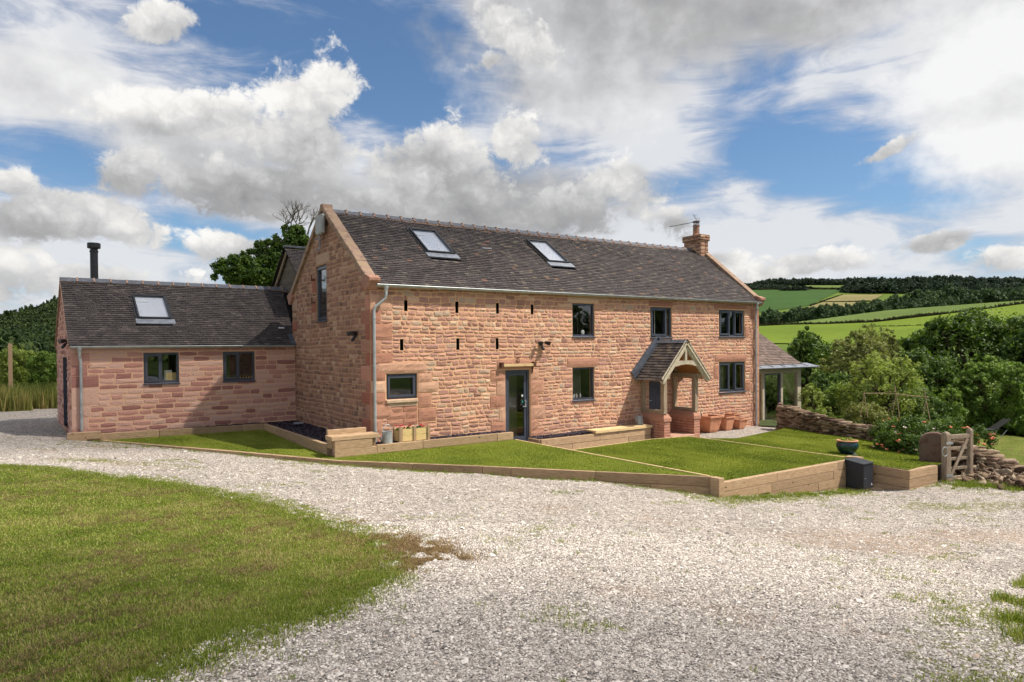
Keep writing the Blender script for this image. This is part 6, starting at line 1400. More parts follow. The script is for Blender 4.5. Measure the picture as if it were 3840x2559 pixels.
# ================================================================= VEGETATION NEAR THE HOUSE
def place(xv, yv, dist):             # a point at ground range dist, seen in column xv: base height from the terrain
    d = ray(*V_(xv, yv)); hh = math.hypot(d[0], d[1]); x = CAM[0]+d[0]/hh*dist; y = CAM[1]+d[1]/hh*dist
    return x, y, float(H(np.array([x]), np.array([y]))[0])
def ztop(xv, yv, dist):
    d = ray(*V_(xv, yv)); hh = math.hypot(d[0], d[1]); return CAM[2]+d[2]/hh*dist
def wpx(px_v, dist, xv):             # width in metres of px_v photo pixels at that range
    rel = math.atan((xv*1.632-1920)/FPX); return px_v*1.632/FPX*dist*math.cos(rel)
def crown(xv, ytop, ybase, wv, dist, prof='round', seed=0, n=9):
    """lobes (local) for a crown spanning the measured extent"""
    x, y, z = place(xv, ytop, dist); zt = ztop(xv, ytop, dist)-z; zb = max(ztop(xv, ybase, dist)-z, .1); r_ = np.random.default_rng(seed); Wd = wpx(wv, dist, xv)/2; hgt = zt-zb
    zc = zb+hgt*.46; lob = [(0, 0, zc, Wd*.78, Wd*.78, hgt*.46), (0, 0, zb+hgt*.25, Wd*.85, Wd*.85, hgt*.25), (r_.uniform(-.2, .2)*Wd, r_.uniform(-.2, .2)*Wd, zt-hgt*.14, Wd*.34, Wd*.34, hgt*.14)]
    for k in range(n+4):
        th_ = r_.uniform(0, 2*math.pi); el = r_.uniform(-.35, 1.15); lr = min(Wd, hgt*.5)*r_.uniform(.22, .40)
        lob.append((math.cos(th_)*math.cos(el)*(Wd-lr*.8), math.sin(th_)*math.cos(el)*(Wd-lr*.8), zc+math.sin(el)*(hgt*.5-lr*.6), lr, lr, lr*.85))
    return (x, y, z), lob
def T(label, xv, ytop, ybase, wv, dist, mat, seed, ncl=150, nl=80, ls=.2, n=9, prof='round', tr=.22, cr=(.2, .34), **k):
    ls = ls*.70; ncl = int(ncl*1.4); cr = (cr[0]*.9, cr[1]*1.1)
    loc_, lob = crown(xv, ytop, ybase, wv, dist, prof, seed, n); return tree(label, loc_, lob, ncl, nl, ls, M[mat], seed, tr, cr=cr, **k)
M['dark_floor'] = noise_mat('dark_tree_floor', srgb(44, 52, 24), srgb(70, 80, 34), 2.5, .95, .03)  # dark olive sheet draped over the ground to darken it below the trees
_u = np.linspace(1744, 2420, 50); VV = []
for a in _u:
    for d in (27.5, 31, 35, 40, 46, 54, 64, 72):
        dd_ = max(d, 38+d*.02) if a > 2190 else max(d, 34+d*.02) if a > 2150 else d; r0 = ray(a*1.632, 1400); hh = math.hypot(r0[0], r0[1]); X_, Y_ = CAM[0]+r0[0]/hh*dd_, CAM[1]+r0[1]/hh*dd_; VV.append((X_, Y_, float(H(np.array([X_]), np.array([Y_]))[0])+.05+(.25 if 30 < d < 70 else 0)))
idx = np.arange(50*8).reshape(50, 8); F = np.stack([idx[:-1, :-1], idx[1:, :-1], idx[1:, 1:], idx[:-1, 1:]], -1).reshape(-1, 4); o = np_obj('ground_cover', VV, F, M['dark_floor'], smooth=True); tag(o, kind='structure')
T('dark rounded tree just right of the garden room roof', 1862, 748, 990, 132, 48, 'leaf_oak', 11, 190, 90, .24, 11)
T('wide olive-green willow beyond the garden, right of the dark rounded tree', 1975, 764, 1000, 205, 46, 'leaf_olive', 12, 230, 90, .20, 12)
T('pale wispy willow top showing above the olive willow', 2010, 742, 900, 150, 60, 'leaf_olive', 13, 110, 45, .20, 9, cr=(.25, .4))
T('small thin-stemmed tree standing against the bright field', 2046, 768, 860, 42, 60, 'leaf_olive', 14, 50, 60, .2, 6)
T('largest dark oak at the far right edge behind the garden', 2240, 712, 1000, 340, 45, 'leaf_oak', 15, 420, 110, .24, 18, tr=.4)
T('tall dark tree leaning in at the right edge of the view', 2358, 735, 1000, 140, 43, 'leaf_dark', 16, 220, 100, .24, 10)
T('dark bushy tree between the willow and the largest oak', 2125, 795, 1010, 175, 40, 'leaf_dark', 17, 200, 100, .22, 10)
T('light yellow-green apple tree with loose branches behind the cane frame', 2030, 812, 985, 215, 30, 'leaf_lime', 18, 260, 46, .12, 13, tr=.12, cr=(.16, .3))
T('bright green spreading field maple beside the far lawn', 2282, 818, 1000, 195, 39, 'leaf_mid', 19, 330, 90, .15, 14, tr=.16, cr=(.15, .26))
T('small-leaved shrub in front of the olive willow', 1935, 880, 975, 130, 31, 'leaf_mid', 20, 150, 60, .12, 9, tr=.06, name='shrub', cat='shrub')
T('bright leafy shrub against the corner of the garden room', 1862, 880, 985, 66, 27, 'leaf_lime', 21, 90, 55, .11, 7, tr=.05, name='shrub', cat='shrub')
T('low dark shrub in shade behind the cane frame', 2120, 905, 985, 130, 30, 'leaf_dark', 22, 140, 70, .12, 8, tr=.05, name='shrub', cat='shrub')
T('slender shrub between the apple tree and the field maple', 2178, 880, 990, 80, 36, 'leaf_mid', 23, 90, 70, .12, 7, tr=.05, name='shrub', cat='shrub')
T('low tangled shrub at the far right behind the lawn', 2350, 940, 1003, 90, 38.5, 'leaf_mid', 24, 90, 60, .12, 6, tr=.05, name='shrub', cat='shrub')
T('dark hedge-like shrub below the bright field, right of the garden room roof', 1815, 800, 940, 70, 50, 'leaf_dark', 25, 80, 80, .2, 6, name='shrub', cat='shrub')
T('round olive bush low in the middle of the garden planting', 1990, 925, 990, 120, 27, 'leaf_olive', 26, 120, 60, .09, 8, tr=.04, name='shrub', cat='shrub')
T('dark undergrowth filling the dip below the largest oak', 2215, 880, 998, 260, 41, 'leaf_dark', 27, 200, 70, .16, 10, tr=.06, name='shrub', cat='shrub')
T('shady undergrowth between the dark rounded tree and the willow', 1905, 850, 1000, 160, 40, 'leaf_dark', 28, 150, 70, .16, 9, tr=.06, name='shrub', cat='shrub')
T('shaded bank of shrubs behind the apple tree', 2050, 870, 1000, 220, 36, 'leaf_dark', 29, 190, 70, .16, 10, tr=.06, name='shrub', cat='shrub')
# trees across the lane behind the viewer: seen only as dark reflections in the window glass
for k, (x_, y_, w_) in enumerate([(8, -42, 6), (17, -46, 7), (27, -44, 6.5), (37, -40, 7), (46, -34, 7), (2, -48, 6), (53, -26, 7)]):
    z_ = float(H(np.array([x_]), np.array([y_]))[0]); q = np.random.default_rng(80+k); lb = [(0, 0, 5.0, w_*.7, w_*.7, 4.0)]+[(q.uniform(-.6, .6)*w_, q.uniform(-.6, .6)*w_, q.uniform(3, 8), w_*.35, w_*.35, 2.2) for _ in range(7)]
    tree('leafy tree behind the viewpoint, reflected in the front windows', (x_, y_, z_), lb, 150, 60, .42, M['leaf_oak'], 90+k, .3, group='trees reflected in the windows')
T('dark shrub seen through the glass of the garden room', 1768, 850, 990, 100, 33, 'leaf_dark', 35, 120, 70, .14, 8, tr=.05, name='shrub', cat='shrub')
T('leafy tree whose crown shows just under the garden room eaves', 1735, 800, 980, 110, 44, 'leaf_mid', 36, 120, 70, .18, 8, tr=.1)
# the oak behind the low wing, with its dead top
D0 = 38; x, y, z = place(620, 600, D0); rt_ = np.array([math.cos(R(18)), -math.sin(R(18))])
def L_(xv, yv, w, h): s_ = (xv-620)*1.632/FPX*D0*.93; zc = ztop(xv, yv, D0)-z; w = wpx(w, D0, xv)/2; return (rt_[0]*s_, rt_[1]*s_, zc, w, w, wpx(h, D0, xv)/2)
lob = [L_(545, 612, 90, 34), L_(520, 630, 60, 30), L_(575, 635, 110, 40), L_(620, 612, 90, 46), L_(640, 640, 110, 50), L_(610, 566, 60, 22), L_(655, 575, 70, 34), L_(690, 555, 70, 44), L_(700, 600, 90, 60), L_(660, 532, 26, 26), L_(740, 580, 80, 60), L_(640, 550, 50, 16), L_(560, 600, 60, 26), L_(590, 588, 60, 26), L_(670, 560, 70, 44), L_(650, 600, 90, 50), L_(600, 640, 110, 44), L_(685, 535, 44, 34)]
Z_ = lambda xv, yv: Vector(((xv-620)*1.632/FPX*D0*.93*rt_[0], (xv-620)*1.632/FPX*D0*.93*rt_[1], ztop(xv, yv, D0)-z))
tree('broad oak with bare dead branches at its top, rising behind the low wing', (x, y, z), lob, 460, 80, .16, M['leaf_oak'], 30, .32, bare=[(Z_(655, 560), (.1, 0, 1), .75), (Z_(690, 545), (-.3, .2, 1), .8), (Z_(705, 540), (.3, 0, 1), .7), (Z_(670, 545), (0, .2, 1), .8)], bark='bark_grey', cr=(.25, .42))
# left: shrubs, tall grass, post
T('bright green shrub beside the lone wooden post', 30, 792, 892, 90, 44, 'leaf_lime', 31, 110, 70, .16, 7, tr=.05, name='shrub', cat='shrub')
T('darker green shrub touching the left end of the low wing', 108, 808, 892, 90, 42, 'leaf_mid', 32, 110, 70, .16, 7, tr=.05, name='shrub', cat='shrub')
T('distant rounded tree at the foot of the wooded hill', 60, 822, 885, 140, 60, 'leaf_mid', 33, 90, 70, .2, 7, tr=.1)
T('broad pale green shrub behind the tall wild grass at far left', 62, 806, 893, 130, 45, 'leaf_lime', 37, 170, 70, .16, 9, tr=.05, name='shrub', cat='shrub')
T('dark shrub low behind the lone wooden post', 5, 822, 893, 100, 46, 'leaf_mid', 38, 150, 70, .16, 8, tr=.05, name='shrub', cat='shrub')
T('deep green thicket between the far-left shrubs and the low wing', 120, 818, 893, 100, 46, 'leaf_dark', 39, 150, 70, .16, 8, tr=.05, name='shrub', cat='shrub')
T('shrub at the extreme left edge of the view', -30, 800, 892, 90, 46, 'leaf_mid', 34, 90, 60, .16, 7, tr=.05, name='shrub', cat='shrub')
x, y, z = place(24, 850, 37); mb = MB(); mb.box(-.075, .075, -.075, .075, -.3, ztop(24, 790, 37)-z); o = mb.build('wooden_post', M['post_wood'], None, bevel=.01); o.location = (x, y, z); tag(o, 'lone square wooden post standing in the tall grass at far left', 'post')
def strands(name, x, y, z0, hgt, width, mat, seed, tint, lean=.35, parent=None):
    r_ = np.random.default_rng(seed); n = len(x); a = r_.uniform(0, 6.28, n); la = r_.uniform(0, 6.28, n); ll = hgt*lean*r_.random(n); wx, wy = np.cos(a)*width/2, np.sin(a)*width/2
    b0 = np.stack([x-wx, y-wy, z0], 1); b1 = np.stack([x+wx, y+wy, z0], 1); m0 = np.stack([x-wx*.7+np.cos(la)*ll*.35, y-wy*.7+np.sin(la)*ll*.35, z0+hgt*.6], 1); m1 = np.stack([x+wx*.7+np.cos(la)*ll*.35, y+wy*.7+np.sin(la)*ll*.35, z0+hgt*.6], 1); tp = np.stack([x+np.cos(la)*ll, y+np.sin(la)*ll, z0+hgt*np.sqrt(np.clip(1-(ll/hgt)**2*.6, .1, 1))], 1)
    Vt = np.stack([b0, b1, m1, m0, tp], 1).reshape(-1, 3); i = np.arange(n)*5; q = np.stack([i, i+1, i+2, i+3], 1); t3 = np.stack([i+3, i+2, i+4], 1)
    o = np_obj(name, Vt, [q, t3], mat, tint=np.concatenate([tint, tint]), parent=parent); return o
A = np.array([place(a, 0, d)[:2] for a, d in ((-60, 34), (140, 34))]); n = 9000
xv = rng.uniform(-70, 145, n); dd = rng.uniform(33.5, 43, n); yy = 0
pts = []
for i in range(n):
    u = xv[i]*1.632; d = ray(u, 1400); hh = math.hypot(d[0], d[1]); pts.append((CAM[0]+d[0]/hh*dd[i], CAM[1]+d[1]/hh*dd[i]))
pts = np.array(pts); keep = fbm(pts[:, 0], pts[:, 1], .6) > .36; pts = pts[keep]; dk = dd[keep]; hh_ = rng.uniform(.15, 1.2, len(pts))*(.4+.9*fbm(pts[:, 0], pts[:, 1], .35)); tt = np.clip(fbm(pts[:, 0]+9, pts[:, 1], .45)*1.3-.2+rng.uniform(-.2, .3, len(pts)), 0, 1)
o = strands('tall_grass', pts[:, 0], pts[:, 1], H(pts[:, 0], pts[:, 1]), hh_, .05, M['reed'], 5, tt); tag(o, kind='stuff', label='tall wild grass')
# honeysuckle bush
BX = atz(2800+1330*.44635, 1300+850*.44635, -.3)
bloc = (13.2, -7.3, -.42); lob = [(-.6, .55, .35, .5, .5, .42), (-.2, .3, .6, .75, .75, .55), (.5, -.35, .6, .7, .7, .5), (-.5, -.2, .4, .6, .6, .45), (-.2, -.75, .35, .5, .5, .4), (1.0, -.9, .55, .45, .45, .4), (.1, .8, .55, .6, .6, .5)]
bush = tree('large dark honeysuckle bush covered in peach and pink blossom, left of the gate', bloc, lob, 380, 80, .062, M['leaf_dark'], 41, .03, name='flowering_bush', cat='bush', cr=(.22, .36))
random.seed(9); fl_ = []
for _ in range(150):
    l = random.choice(lob); d = Vector((random.gauss(-.5, 1), random.gauss(-.7, 1), random.gauss(.35, .6))).normalized(); fl_.append((l[0]+d.x*l[3], l[1]+d.y*l[4], l[2]+d.z*l[5]*1.05))
flowers(bush, [M['peach'], M['peach'], M['whitepetal'], M['peach'], M['peach'], M['terracotta']], fl_, .062, 8)
# small plants on top of and behind the dry wall
for k, (a, b, dist, lab, mt) in enumerate([(1905, 935, 28, 'silvery grey plant beside the top of the dry stone wall', 'leaf_lime'), (1945, 945, 28, 'low green plant behind the dry stone wall under the purple flowers', 'leaf_mid'), (2150, 975, 24.5, 'leafy stems poking above the honeysuckle bush', 'leaf_mid')]):
    T(lab, a, b, b+45, 55, dist, mt, 50+k, 40, 40, .07, 5, tr=.02, name='garden_plant', cat='plant')
# bamboo cane frame
cf = thing('cane_frame', 'rough rustic frame of crossed bean poles behind the dry stone wall', 'plant support', place(2060, 990, 25.5))
o_ = Vector(cf.location); cd_ = 25.5
def cpt(a, b, dist=cd_):      # z4 crop coordinates of the photograph -> a point at that range
    u, v = 2800+a*.44635, 1300+b*.44635; d = ray(u, v); hh = math.hypot(d[0], d[1]); return Vector((CAM[0]+d[0]/hh*dist, CAM[1]+d[1]/hh*dist, CAM[2]+d[2]/hh*dist))-o_
for pts_, r1 in ((((975, 396), (1130, 392), (1260, 400)), .022), (((1250, 398), (1390, 415), (1530, 424)), .022), (((985, 378), (1018, 600)), .02), (((988, 400), (950, 610)), .016), (((1243, 330), (1262, 420), (1290, 640)), .02), (((1255, 400), (1215, 620)), .016), (((1495, 365), (1505, 440), (1545, 640)), .02), (((1515, 420), (1470, 640)), .02), (((1190, 365), (1215, 385)), .012)):
    mb = MB(); mb.tube([tuple(cpt(*p)) for p in pts_], r1*.8, 6); mb.build('cane', M['cane'], cf)
# garden seats on the far lawn
def fabric():
    m, h, b, o = base_mat('blue_white_stripe', .9); w = h.node('ShaderNodeTexWave', bands_direction='X'); h.put(w.inputs['Vector'], obj_co(h)); w.inputs['Scale'].default_value = 5; h.put(b.inputs['Base Color'], h.ramp(w.outputs[1], [(.45, srgb(60, 70, 90)), (.55, srgb(200, 204, 206))])); return m
M['stripe'] = fabric()
x, y, z = place(2118, 985, 24.5); zt = ztop(2118, 967, 24.5); ch = thing('garden_chair', 'striped blue and white garden chair half hidden behind the honeysuckle', 'chair', (x, y, z), R(30))
h_ = zt-z; mb = MB(); mb.hexa([(-.27, .18, h_*.45), (.27, .18, h_*.45), (.27, .20, h_*.45), (-.27, .20, h_*.45), (-.27, .32, h_), (.27, .32, h_), (.27, .34, h_), (-.27, .34, h_)]); mb.build('backrest', M['stripe'], ch); mb = MB(); mb.box(-.27, .27, -.27, .2, h_*.42, h_*.45); mb.build('seat', M['stripe'], ch)
for sx in (-1, 1):
    for sy in (-.25, .2): mb = MB(); mb.tube([(sx*.28, sy, 0), (sx*.28, sy, h_*.45)], .014, 6); mb.build('leg', M['zinc'], ch)
x, y, z = place(2342, 1000, 26); lg = thing('garden_lounger', 'grey folding garden lounger under the field maple by the far lawn', 'lounger', place(2268, 1002, 36), R(-40))
mb = MB(); mb.hexa([(-.9, -.27, .30), (.2, -.27, .34), (.2, .27, .34), (-.9, .27, .30), (-.9, -.27, .33), (.2, -.27, .37), (.2, .27, .37), (-.9, .27, .33)]); mb.build('seat', M['blind'], lg); mb = MB(); mb.hexa([(.2, -.27, .34), (.85, -.27, .78), (.85, .27, .78), (.2, .27, .34), (.2, -.27, .37), (.83, -.27, .81), (.83, .27, .81), (.2, .27, .37)]); mb.build('backrest', M['blind'], lg)
for sx in (-.7, .35): mb = MB(); mb.tube([(sx, -.28, 0), (sx+.3, -.28, .36)], .013, 5); mb.tube([(sx, .28, 0), (sx+.3, .28, .36)], .013, 5); mb.build('leg', M['zinc'], lg)

# ================================================================= FAR TREES AND WOODS
def crown_proto(nc, nl, ls, seed, tall=1.0):
    r_ = np.random.default_rng(seed); lob = [(r_.uniform(-.45, .45), r_.uniform(-.45, .45), r_.uniform(.35, .8)*tall, r_.uniform(.35, .55), r_.uniform(.35, .55), r_.uniform(.25, .38)*tall) for _ in range(6)]+[(0, 0, .35, .7, .7, .35)]
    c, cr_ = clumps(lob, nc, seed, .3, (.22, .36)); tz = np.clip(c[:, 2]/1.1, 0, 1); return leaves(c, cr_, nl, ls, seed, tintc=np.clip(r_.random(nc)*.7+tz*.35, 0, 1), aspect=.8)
PRO = [crown_proto(70, 22, .16, s, t) for s, t in ((1, 1.0), (2, 1.15), (3, .9), (4, 1.05))]
ME = []
for i, (Vt, F, ti) in enumerate(PRO):
    o = np_obj('hedgerow_tree', Vt, F, M['leaf_far'], tint=ti); ME.append(o.data); bpy.data.objects.remove(o)
def far_tree(xv, ytop, wv, dist, i, zbase=None):
    x, y, z = place(xv, ytop, dist); zt = ztop(xv, ytop, dist); o = bpy.data.objects.new('hedgerow_tree', ME[i % 4]); COL.objects.link(o); w = wpx(wv, dist, xv)/1.7; hgt = max(zt-z+1, 3); w *= 1.15; hz_ = min(hgt, w*1.35); o.location = (x, y, z-1+hgt-hz_)
    o.scale = (w, w, hz_/1.18); o.rotation_euler = (0, 0, random.uniform(0, 6.28)); tag(o, 'dark rounded deciduous tree in the wooded belt beyond the bright fields', 'tree', 'trees in the belt between the hill fields'); return o
random.seed(12)
def z6v(a, b): return 1470.6+.375*a, 465.7+.375*b
belt = [(735, 668), (800, 650), (870, 655), (940, 632), (1000, 628), (1060, 640), (1120, 612), (1180, 620), (1240, 618), (1300, 612), (1360, 606), (1420, 600), (1480, 572), (1540, 560), (1600, 572), (1660, 566), (1720, 568), (1790, 578), (1850, 585), (1900, 590)]
for a, b in belt:
    for k in range(2):
        x_, y_ = z6v(a+random.uniform(-22, 22), b+random.uniform(-4, 10)+k*22); far_tree(x_, y_, random.uniform(34, 46), random.uniform(455, 500)-k*25, random.randrange(4))
for a, b in [(1690, 540), (1750, 545), (1890, 500), (2030, 545), (2090, 540), (2140, 500), (2200, 560), (2260, 550), (2320, 545), (1960, 560), (2350, 560), (1820, 560)]:
    x_, y_ = z6v(a, b); far_tree(x_, y_, random.uniform(40, 60), random.uniform(520, 600), random.randrange(4))
def wood(name, items, mat, label, seed):
    r_ = np.random.default_rng(seed); VV = []; FF = []; TT = []; b = 0
    for (x, y, z, w, h) in items:
        Vt, F, ti = PRO2[r_.integers(3)]; a = r_.uniform(0, 6.28); c, s_ = math.cos(a), math.sin(a); X = Vt[:, 0]*c-Vt[:, 1]*s_; Y = Vt[:, 0]*s_+Vt[:, 1]*c; VV.append(np.stack([X*w+x, Y*w+y, Vt[:, 2]*h+z], 1)); FF.append(F+b); b += len(Vt); TT.append(np.clip(ti*.8+r_.uniform(-.15, .25), 0, 1))
    o = np_obj(name, np.concatenate(VV), np.concatenate(FF), mat, tint=np.concatenate(TT)); tag(o, kind='stuff', label=label)
PRO2 = [crown_proto(44, 14, .21, s, 1.0) for s in (7, 8, 9)]
def tops(pl, n, dist, w, jy, rows=1, dr=0):
    it = []
    for i in range(n):
        t = random.random(); xs = [p[0] for p in pl]; xv = xs[0]+(xs[-1]-xs[0])*t; yv = np.interp(xv, xs, [p[1] for p in pl])+random.uniform(*jy); d = random.uniform(*dist)
        x, y, z = place(xv, yv, d); zt = ztop(xv, yv, d); it.append((x, y, z-1, random.uniform(*w), max(zt-z+1, 6)/1.15))
    return it
sk_ = [(1700, 651), (1722, 648), (1780, 638), (1850, 638), (1900, 640), (1960, 637), (2050, 636), (2120, 633), (2180, 632), (2230, 634), (2300, 636), (2360, 636), (2430, 634)]
wood('distant_wood', tops(sk_, 420, (1340, 1480), (9, 16), (0, 9)), M['leaf_far2'], 'dark wood along the skyline of the hill', 3)
wood('distant_wood', tops([(1940, 650), (2000, 646), (2100, 644), (2200, 644), (2430, 646)], 330, (1120, 1250), (9, 15), (0, 22)), M['leaf_far2'], 'dark conifer wood below the skyline', 4)
wood('distant_wood', tops([(2120, 668), (2200, 664), (2300, 660), (2430, 660)], 260, (780, 1000), (8, 13), (0, 24)), M['leaf_far'], 'mixed wood on the hill at the right edge', 5)
wood('distant_wood', tops([(1722, 657), (1760, 655), (1800, 656)], 60, (1200, 1300), (8, 12), (0, 7))+tops([(1800, 658), (1840, 656), (1853, 660)], 30, (1180, 1250), (8, 12), (0, 5)), M['leaf_far2'], 'dark tree line above the deep green crop', 6)
# hedge along the near hill fields
def hedge(label, pl, dist0, w, hgt, mat, seed, n=220):
    it = []; r_ = np.random.default_rng(seed)
    for i in range(n):
        t = i/(n-1); xs = np.linspace(0, 1, len(pl)); xv = np.interp(t, xs, [p[0] for p in pl]); yv = np.interp(t, xs, [p[1] for p in pl]); p = hitv(xv, yv, r0=dist0); it.append((p[0], p[1], p[2]-.3, w*r_.uniform(.7, 1.3), hgt*r_.uniform(.6, 1.3)))
    VV = []; FF = []; TT = []; b = 0
    for (x, y, z, w_, h_) in it:
        Vt, F, ti = PRO2[r_.integers(3)]; VV.append(np.stack([Vt[:, 0]*w_+x, Vt[:, 1]*w_+y, Vt[:, 2]*h_+z], 1)); FF.append(F+b); b += len(Vt); TT.append(ti)
    o = np_obj('hedge', np.concatenate(VV), np.concatenate(FF), mat, tint=np.concatenate(TT)); tag(o, label, 'hedge')
M['hedge'] = leaf_mat('brown_hedge', [(0, srgb(44, 44, 30)), (.5, srgb(64, 62, 40)), (1, srgb(84, 80, 52))], .15, .9)
hedge('long dark hedge line between the pale upper field and the bright lower pasture', hedge_line, 120, .8, 1.5, M['hedge'], 4, 240)
hedge('short faint hedge crossing the bright pasture above the oaks', [(2010, 752), (2060, 752), (2118, 750)], 120, .6, .8, M['hedge'], 6, 60)
hedge('low hedge slanting up beside the deep green crop field', [(1862, 704), (1900, 690), (1936, 679)], 640, 1.4, 1.8, M['hedge'], 7, 70)
hedge('low straight hedge between the two tan fields', [(1890, 694.5), (1960, 694), (2000, 693.5)], 640, 1.2, 1.6, M['hedge'], 8, 60)
hedge('dark hedge along the top of the deep green crop field', [(1745, 667.5), (1800, 665.5), (1870, 665.5), (1940, 666)], 640, 1.8, 3, M['hedge'], 9, 90)
# wooded hill on the left
it = []
for i in range(1300):
    xv = random.uniform(-60, 260); t = random.random(); cr0 = np.interp(xv, [-60, 0, 85, 133, 260], [742, 735, 708, 690, 670]); yv = cr0+t**.8*118+1
    p = hitv(xv, yv+14, r0=70); sc_ = np.hypot(p[0]-CAM[0], p[1]-CAM[1])/700; it.append((p[0], p[1], p[2]-1, random.uniform(5, 8)*(.5+.5*sc_), random.uniform(8, 11)*(.5+.5*sc_)))
wood('hillside_wood', it, M['leaf_hill'], 'dense wood covering the hill at far left', 21)

# ================================================================= GRASS, GRAVEL STONES, WEEDS
def view_pts(n, r0, r1, a0, a1, power=1.0):
    """points on the ground within a sector seen from the drive, denser near by"""
    t = rng.random(n); r_ = (r0**power+t*(r1**power-r0**power))**(1/power); a = np.radians(rng.uniform(a0, a1, n)); return CAM[0]+r_*np.sin(a), CAM[1]+r_*np.cos(a), r_
x, y, r_ = view_pts(330000, 3.6, 17.5, -14, 30, 1.35); k = ~is_gravel(x, y, .35) & inpoly(x, y, [(p[0], p[1]) for p in VERGE]) | (inpoly(x, y, VERGE)); k = inpoly(x+(fbm(x, y, 1.3)-.5)*.5, y+(fbm(x+31, y, 1.3)-.5)*.5, VERGE); x, y, r_ = x[k], y[k], r_[k]; n = len(x)
f1 = .35*fbm(x*.8+y*.5, y*1.6-x*.6, .9, 3)+.65*fbm((x*.88+y*.48)*1.0, (y*.88-x*.48)*1.7, 5.0, 4); f2 = fbm(x+50, y, .9, 4); f3 = fbm(x, y+90, 3.1, 3); dry = np.clip((f1-.545)*14, 0, 1)
tint = np.clip(.24+f2*.55+(f3-.5)*.6+rng.uniform(-.2, .24, n), 0, .8); isd = rng.random(n) < dry*.8+.05; tint = np.where(isd, rng.uniform(.80, 1.0, n), tint)
hgt = rng.uniform(.012, .038, n)*(.7+.7*f2)*np.where(isd, .75, 1); o = strands('mown_rough_grass', x, y, H(x, y)-.004, hgt, .0045+.0007*r_, M['blade'], 1, tint, lean=1.1); tag(o, kind='stuff', label='rough cut grass with brown clippings')
# clippings lying on top
x, y, r_ = view_pts(150000, 3.8, 16, -14, 30, 1.2); k = inpoly(x, y, VERGE); f1 = .35*fbm(x*.8+y*.5, y*1.6-x*.6, .9, 3)+.65*fbm((x*.88+y*.48)*1.0, (y*.88-x*.48)*1.7, 5.0, 4); k &= rng.random(len(x)) < np.clip((f1-.56)*16, 0, 1); x, y = x[k], y[k]; n = len(x); a = rng.normal(.5, .9, n); l = rng.uniform(.02, .07, n); zz = H(x, y)+rng.uniform(.02, .05, n)
dxx, dyy = np.cos(a)*l, np.sin(a)*l; w = .003; Vt = np.stack([np.stack([x, y, zz], 1), np.stack([x+w, y-w, zz], 1), np.stack([x+dxx, y+dyy, zz+rng.normal(0, .008, n)], 1)], 1).reshape(-1, 3); o = np_obj('grass_clippings', Vt, np.arange(n*3).reshape(-1, 3), M['straw'], tint=rng.random(n)*.8); tag(o, kind='stuff', label='dry brown grass clippings')
# edge tufts, longer and greener, along the verge border and scattered in the gravel
def tufts(cx, cy, per, rad, h, seed, tlo=.1, thi=.6, zf=H, name='weed_tufts', mat='blade', label='small grass and weed tufts'):
    r2 = np.random.default_rng(seed); n = len(cx); X = np.repeat(cx, per)+r2.normal(0, 1, n*per)*np.repeat(rad, per); Y = np.repeat(cy, per)+r2.normal(0, 1, n*per)*np.repeat(rad, per); hh = np.repeat(h, per)*r2.uniform(.4, 1.1, n*per)
    o = strands(name, X, Y, zf(X, Y)-.004, hh, .007, M[mat], seed, r2.uniform(tlo, thi, n*per), lean=1.0); tag(o, kind='stuff', label=label); return o
vp = np.array(VERGE[:14]); seg = rng.integers(0, 13, 1500); t = rng.random(1500)[:, None]; e = vp[seg]*(1-t)+vp[seg+1]*t; e = e+rng.normal(0, .16, e.shape)
tufts(e[:, 0], e[:, 1], 26, np.full(1500, .06), rng.uniform(.02, .06, 1500), 3, .15, .7)
x, y, r_ = view_pts(42000, 4, 26, -6, 72, 1.1); f = fbm(x+13, y+5, .9, 4)
ms = sum(np.exp(-(dpoly(x, y, m_)/.6)**2) for m_ in MOSS)+.7*np.exp(-(dpoly(x, y, VERGE[:13])/.5)**2)+.8*np.exp(-(dpoly(x, y, [p[:2] for p in FRONT_WALL])/.35)**2)+np.exp(-(dpoly(x, y, [(4.2, -7.9), (9.0, -8.1), (10.8, -9.3), (11.6, -10.4)])/.5)**2)
k = is_gravel(x, y) & not_hole(x, y) & (rng.random(len(x)) < np.clip((f-.62+ms*.15)*7, 0, 1)*(.5+.5*np.clip(ms, 0, 1))+.008); x, y = x[k], y[k]; print('weeds', len(x))
tufts(x, y, 16, rng.uniform(.02, .07, len(x)), rng.uniform(.014, .05, len(x)), 4, .25, .78)
# denser weeds along the foot of the sleeper walls
def along(pts, n, off, sp, per, h, seed, zf=H, **k):
    P_ = np.array([p[:2] for p in pts]); s = rng.integers(0, len(P_)-1, n); t = rng.random(n)[:, None]; e = P_[s]*(1-t)+P_[s+1]*t; e = e+np.array(off)+rng.normal(0, sp, e.shape); tufts(e[:, 0], e[:, 1], per, rng.uniform(.02, .07, n), rng.uniform(*h, n), seed, zf=zf, **k)
along(FRONT_WALL, 220, (-.16, -.12), .12, 16, (.03, .11), 5); along([(4.2, -7.85), (8.6, -7.9)], 150, (0, -.14), .14, 22, (.04, .13), 6); along([(10.7, -9.25), (11.6, -9.9)], 260, (-.1, -.1), .3, 24, (.05, .16), 7)
along([(11.5, -10), (11.3, -12.5)], 60, (-.5, 0), .25, 16, (.04, .1), 8); along([(-6.2, 5.4), (-4.4, 4.0)], 50, (-.6, -.5), .5, 14, (.02, .05), 9)
cx = np.array([p[0] for p in RCORNER[:6]]); cy = np.array([p[1] for p in RCORNER[:6]]); tufts(np.repeat(cx, 22)+rng.normal(.30, .13, 132), np.repeat(cy, 22)+rng.normal(-.12, .14, 132), 50, np.full(132, .05), rng.uniform(.04, .12, 132), 10, .1, .8)
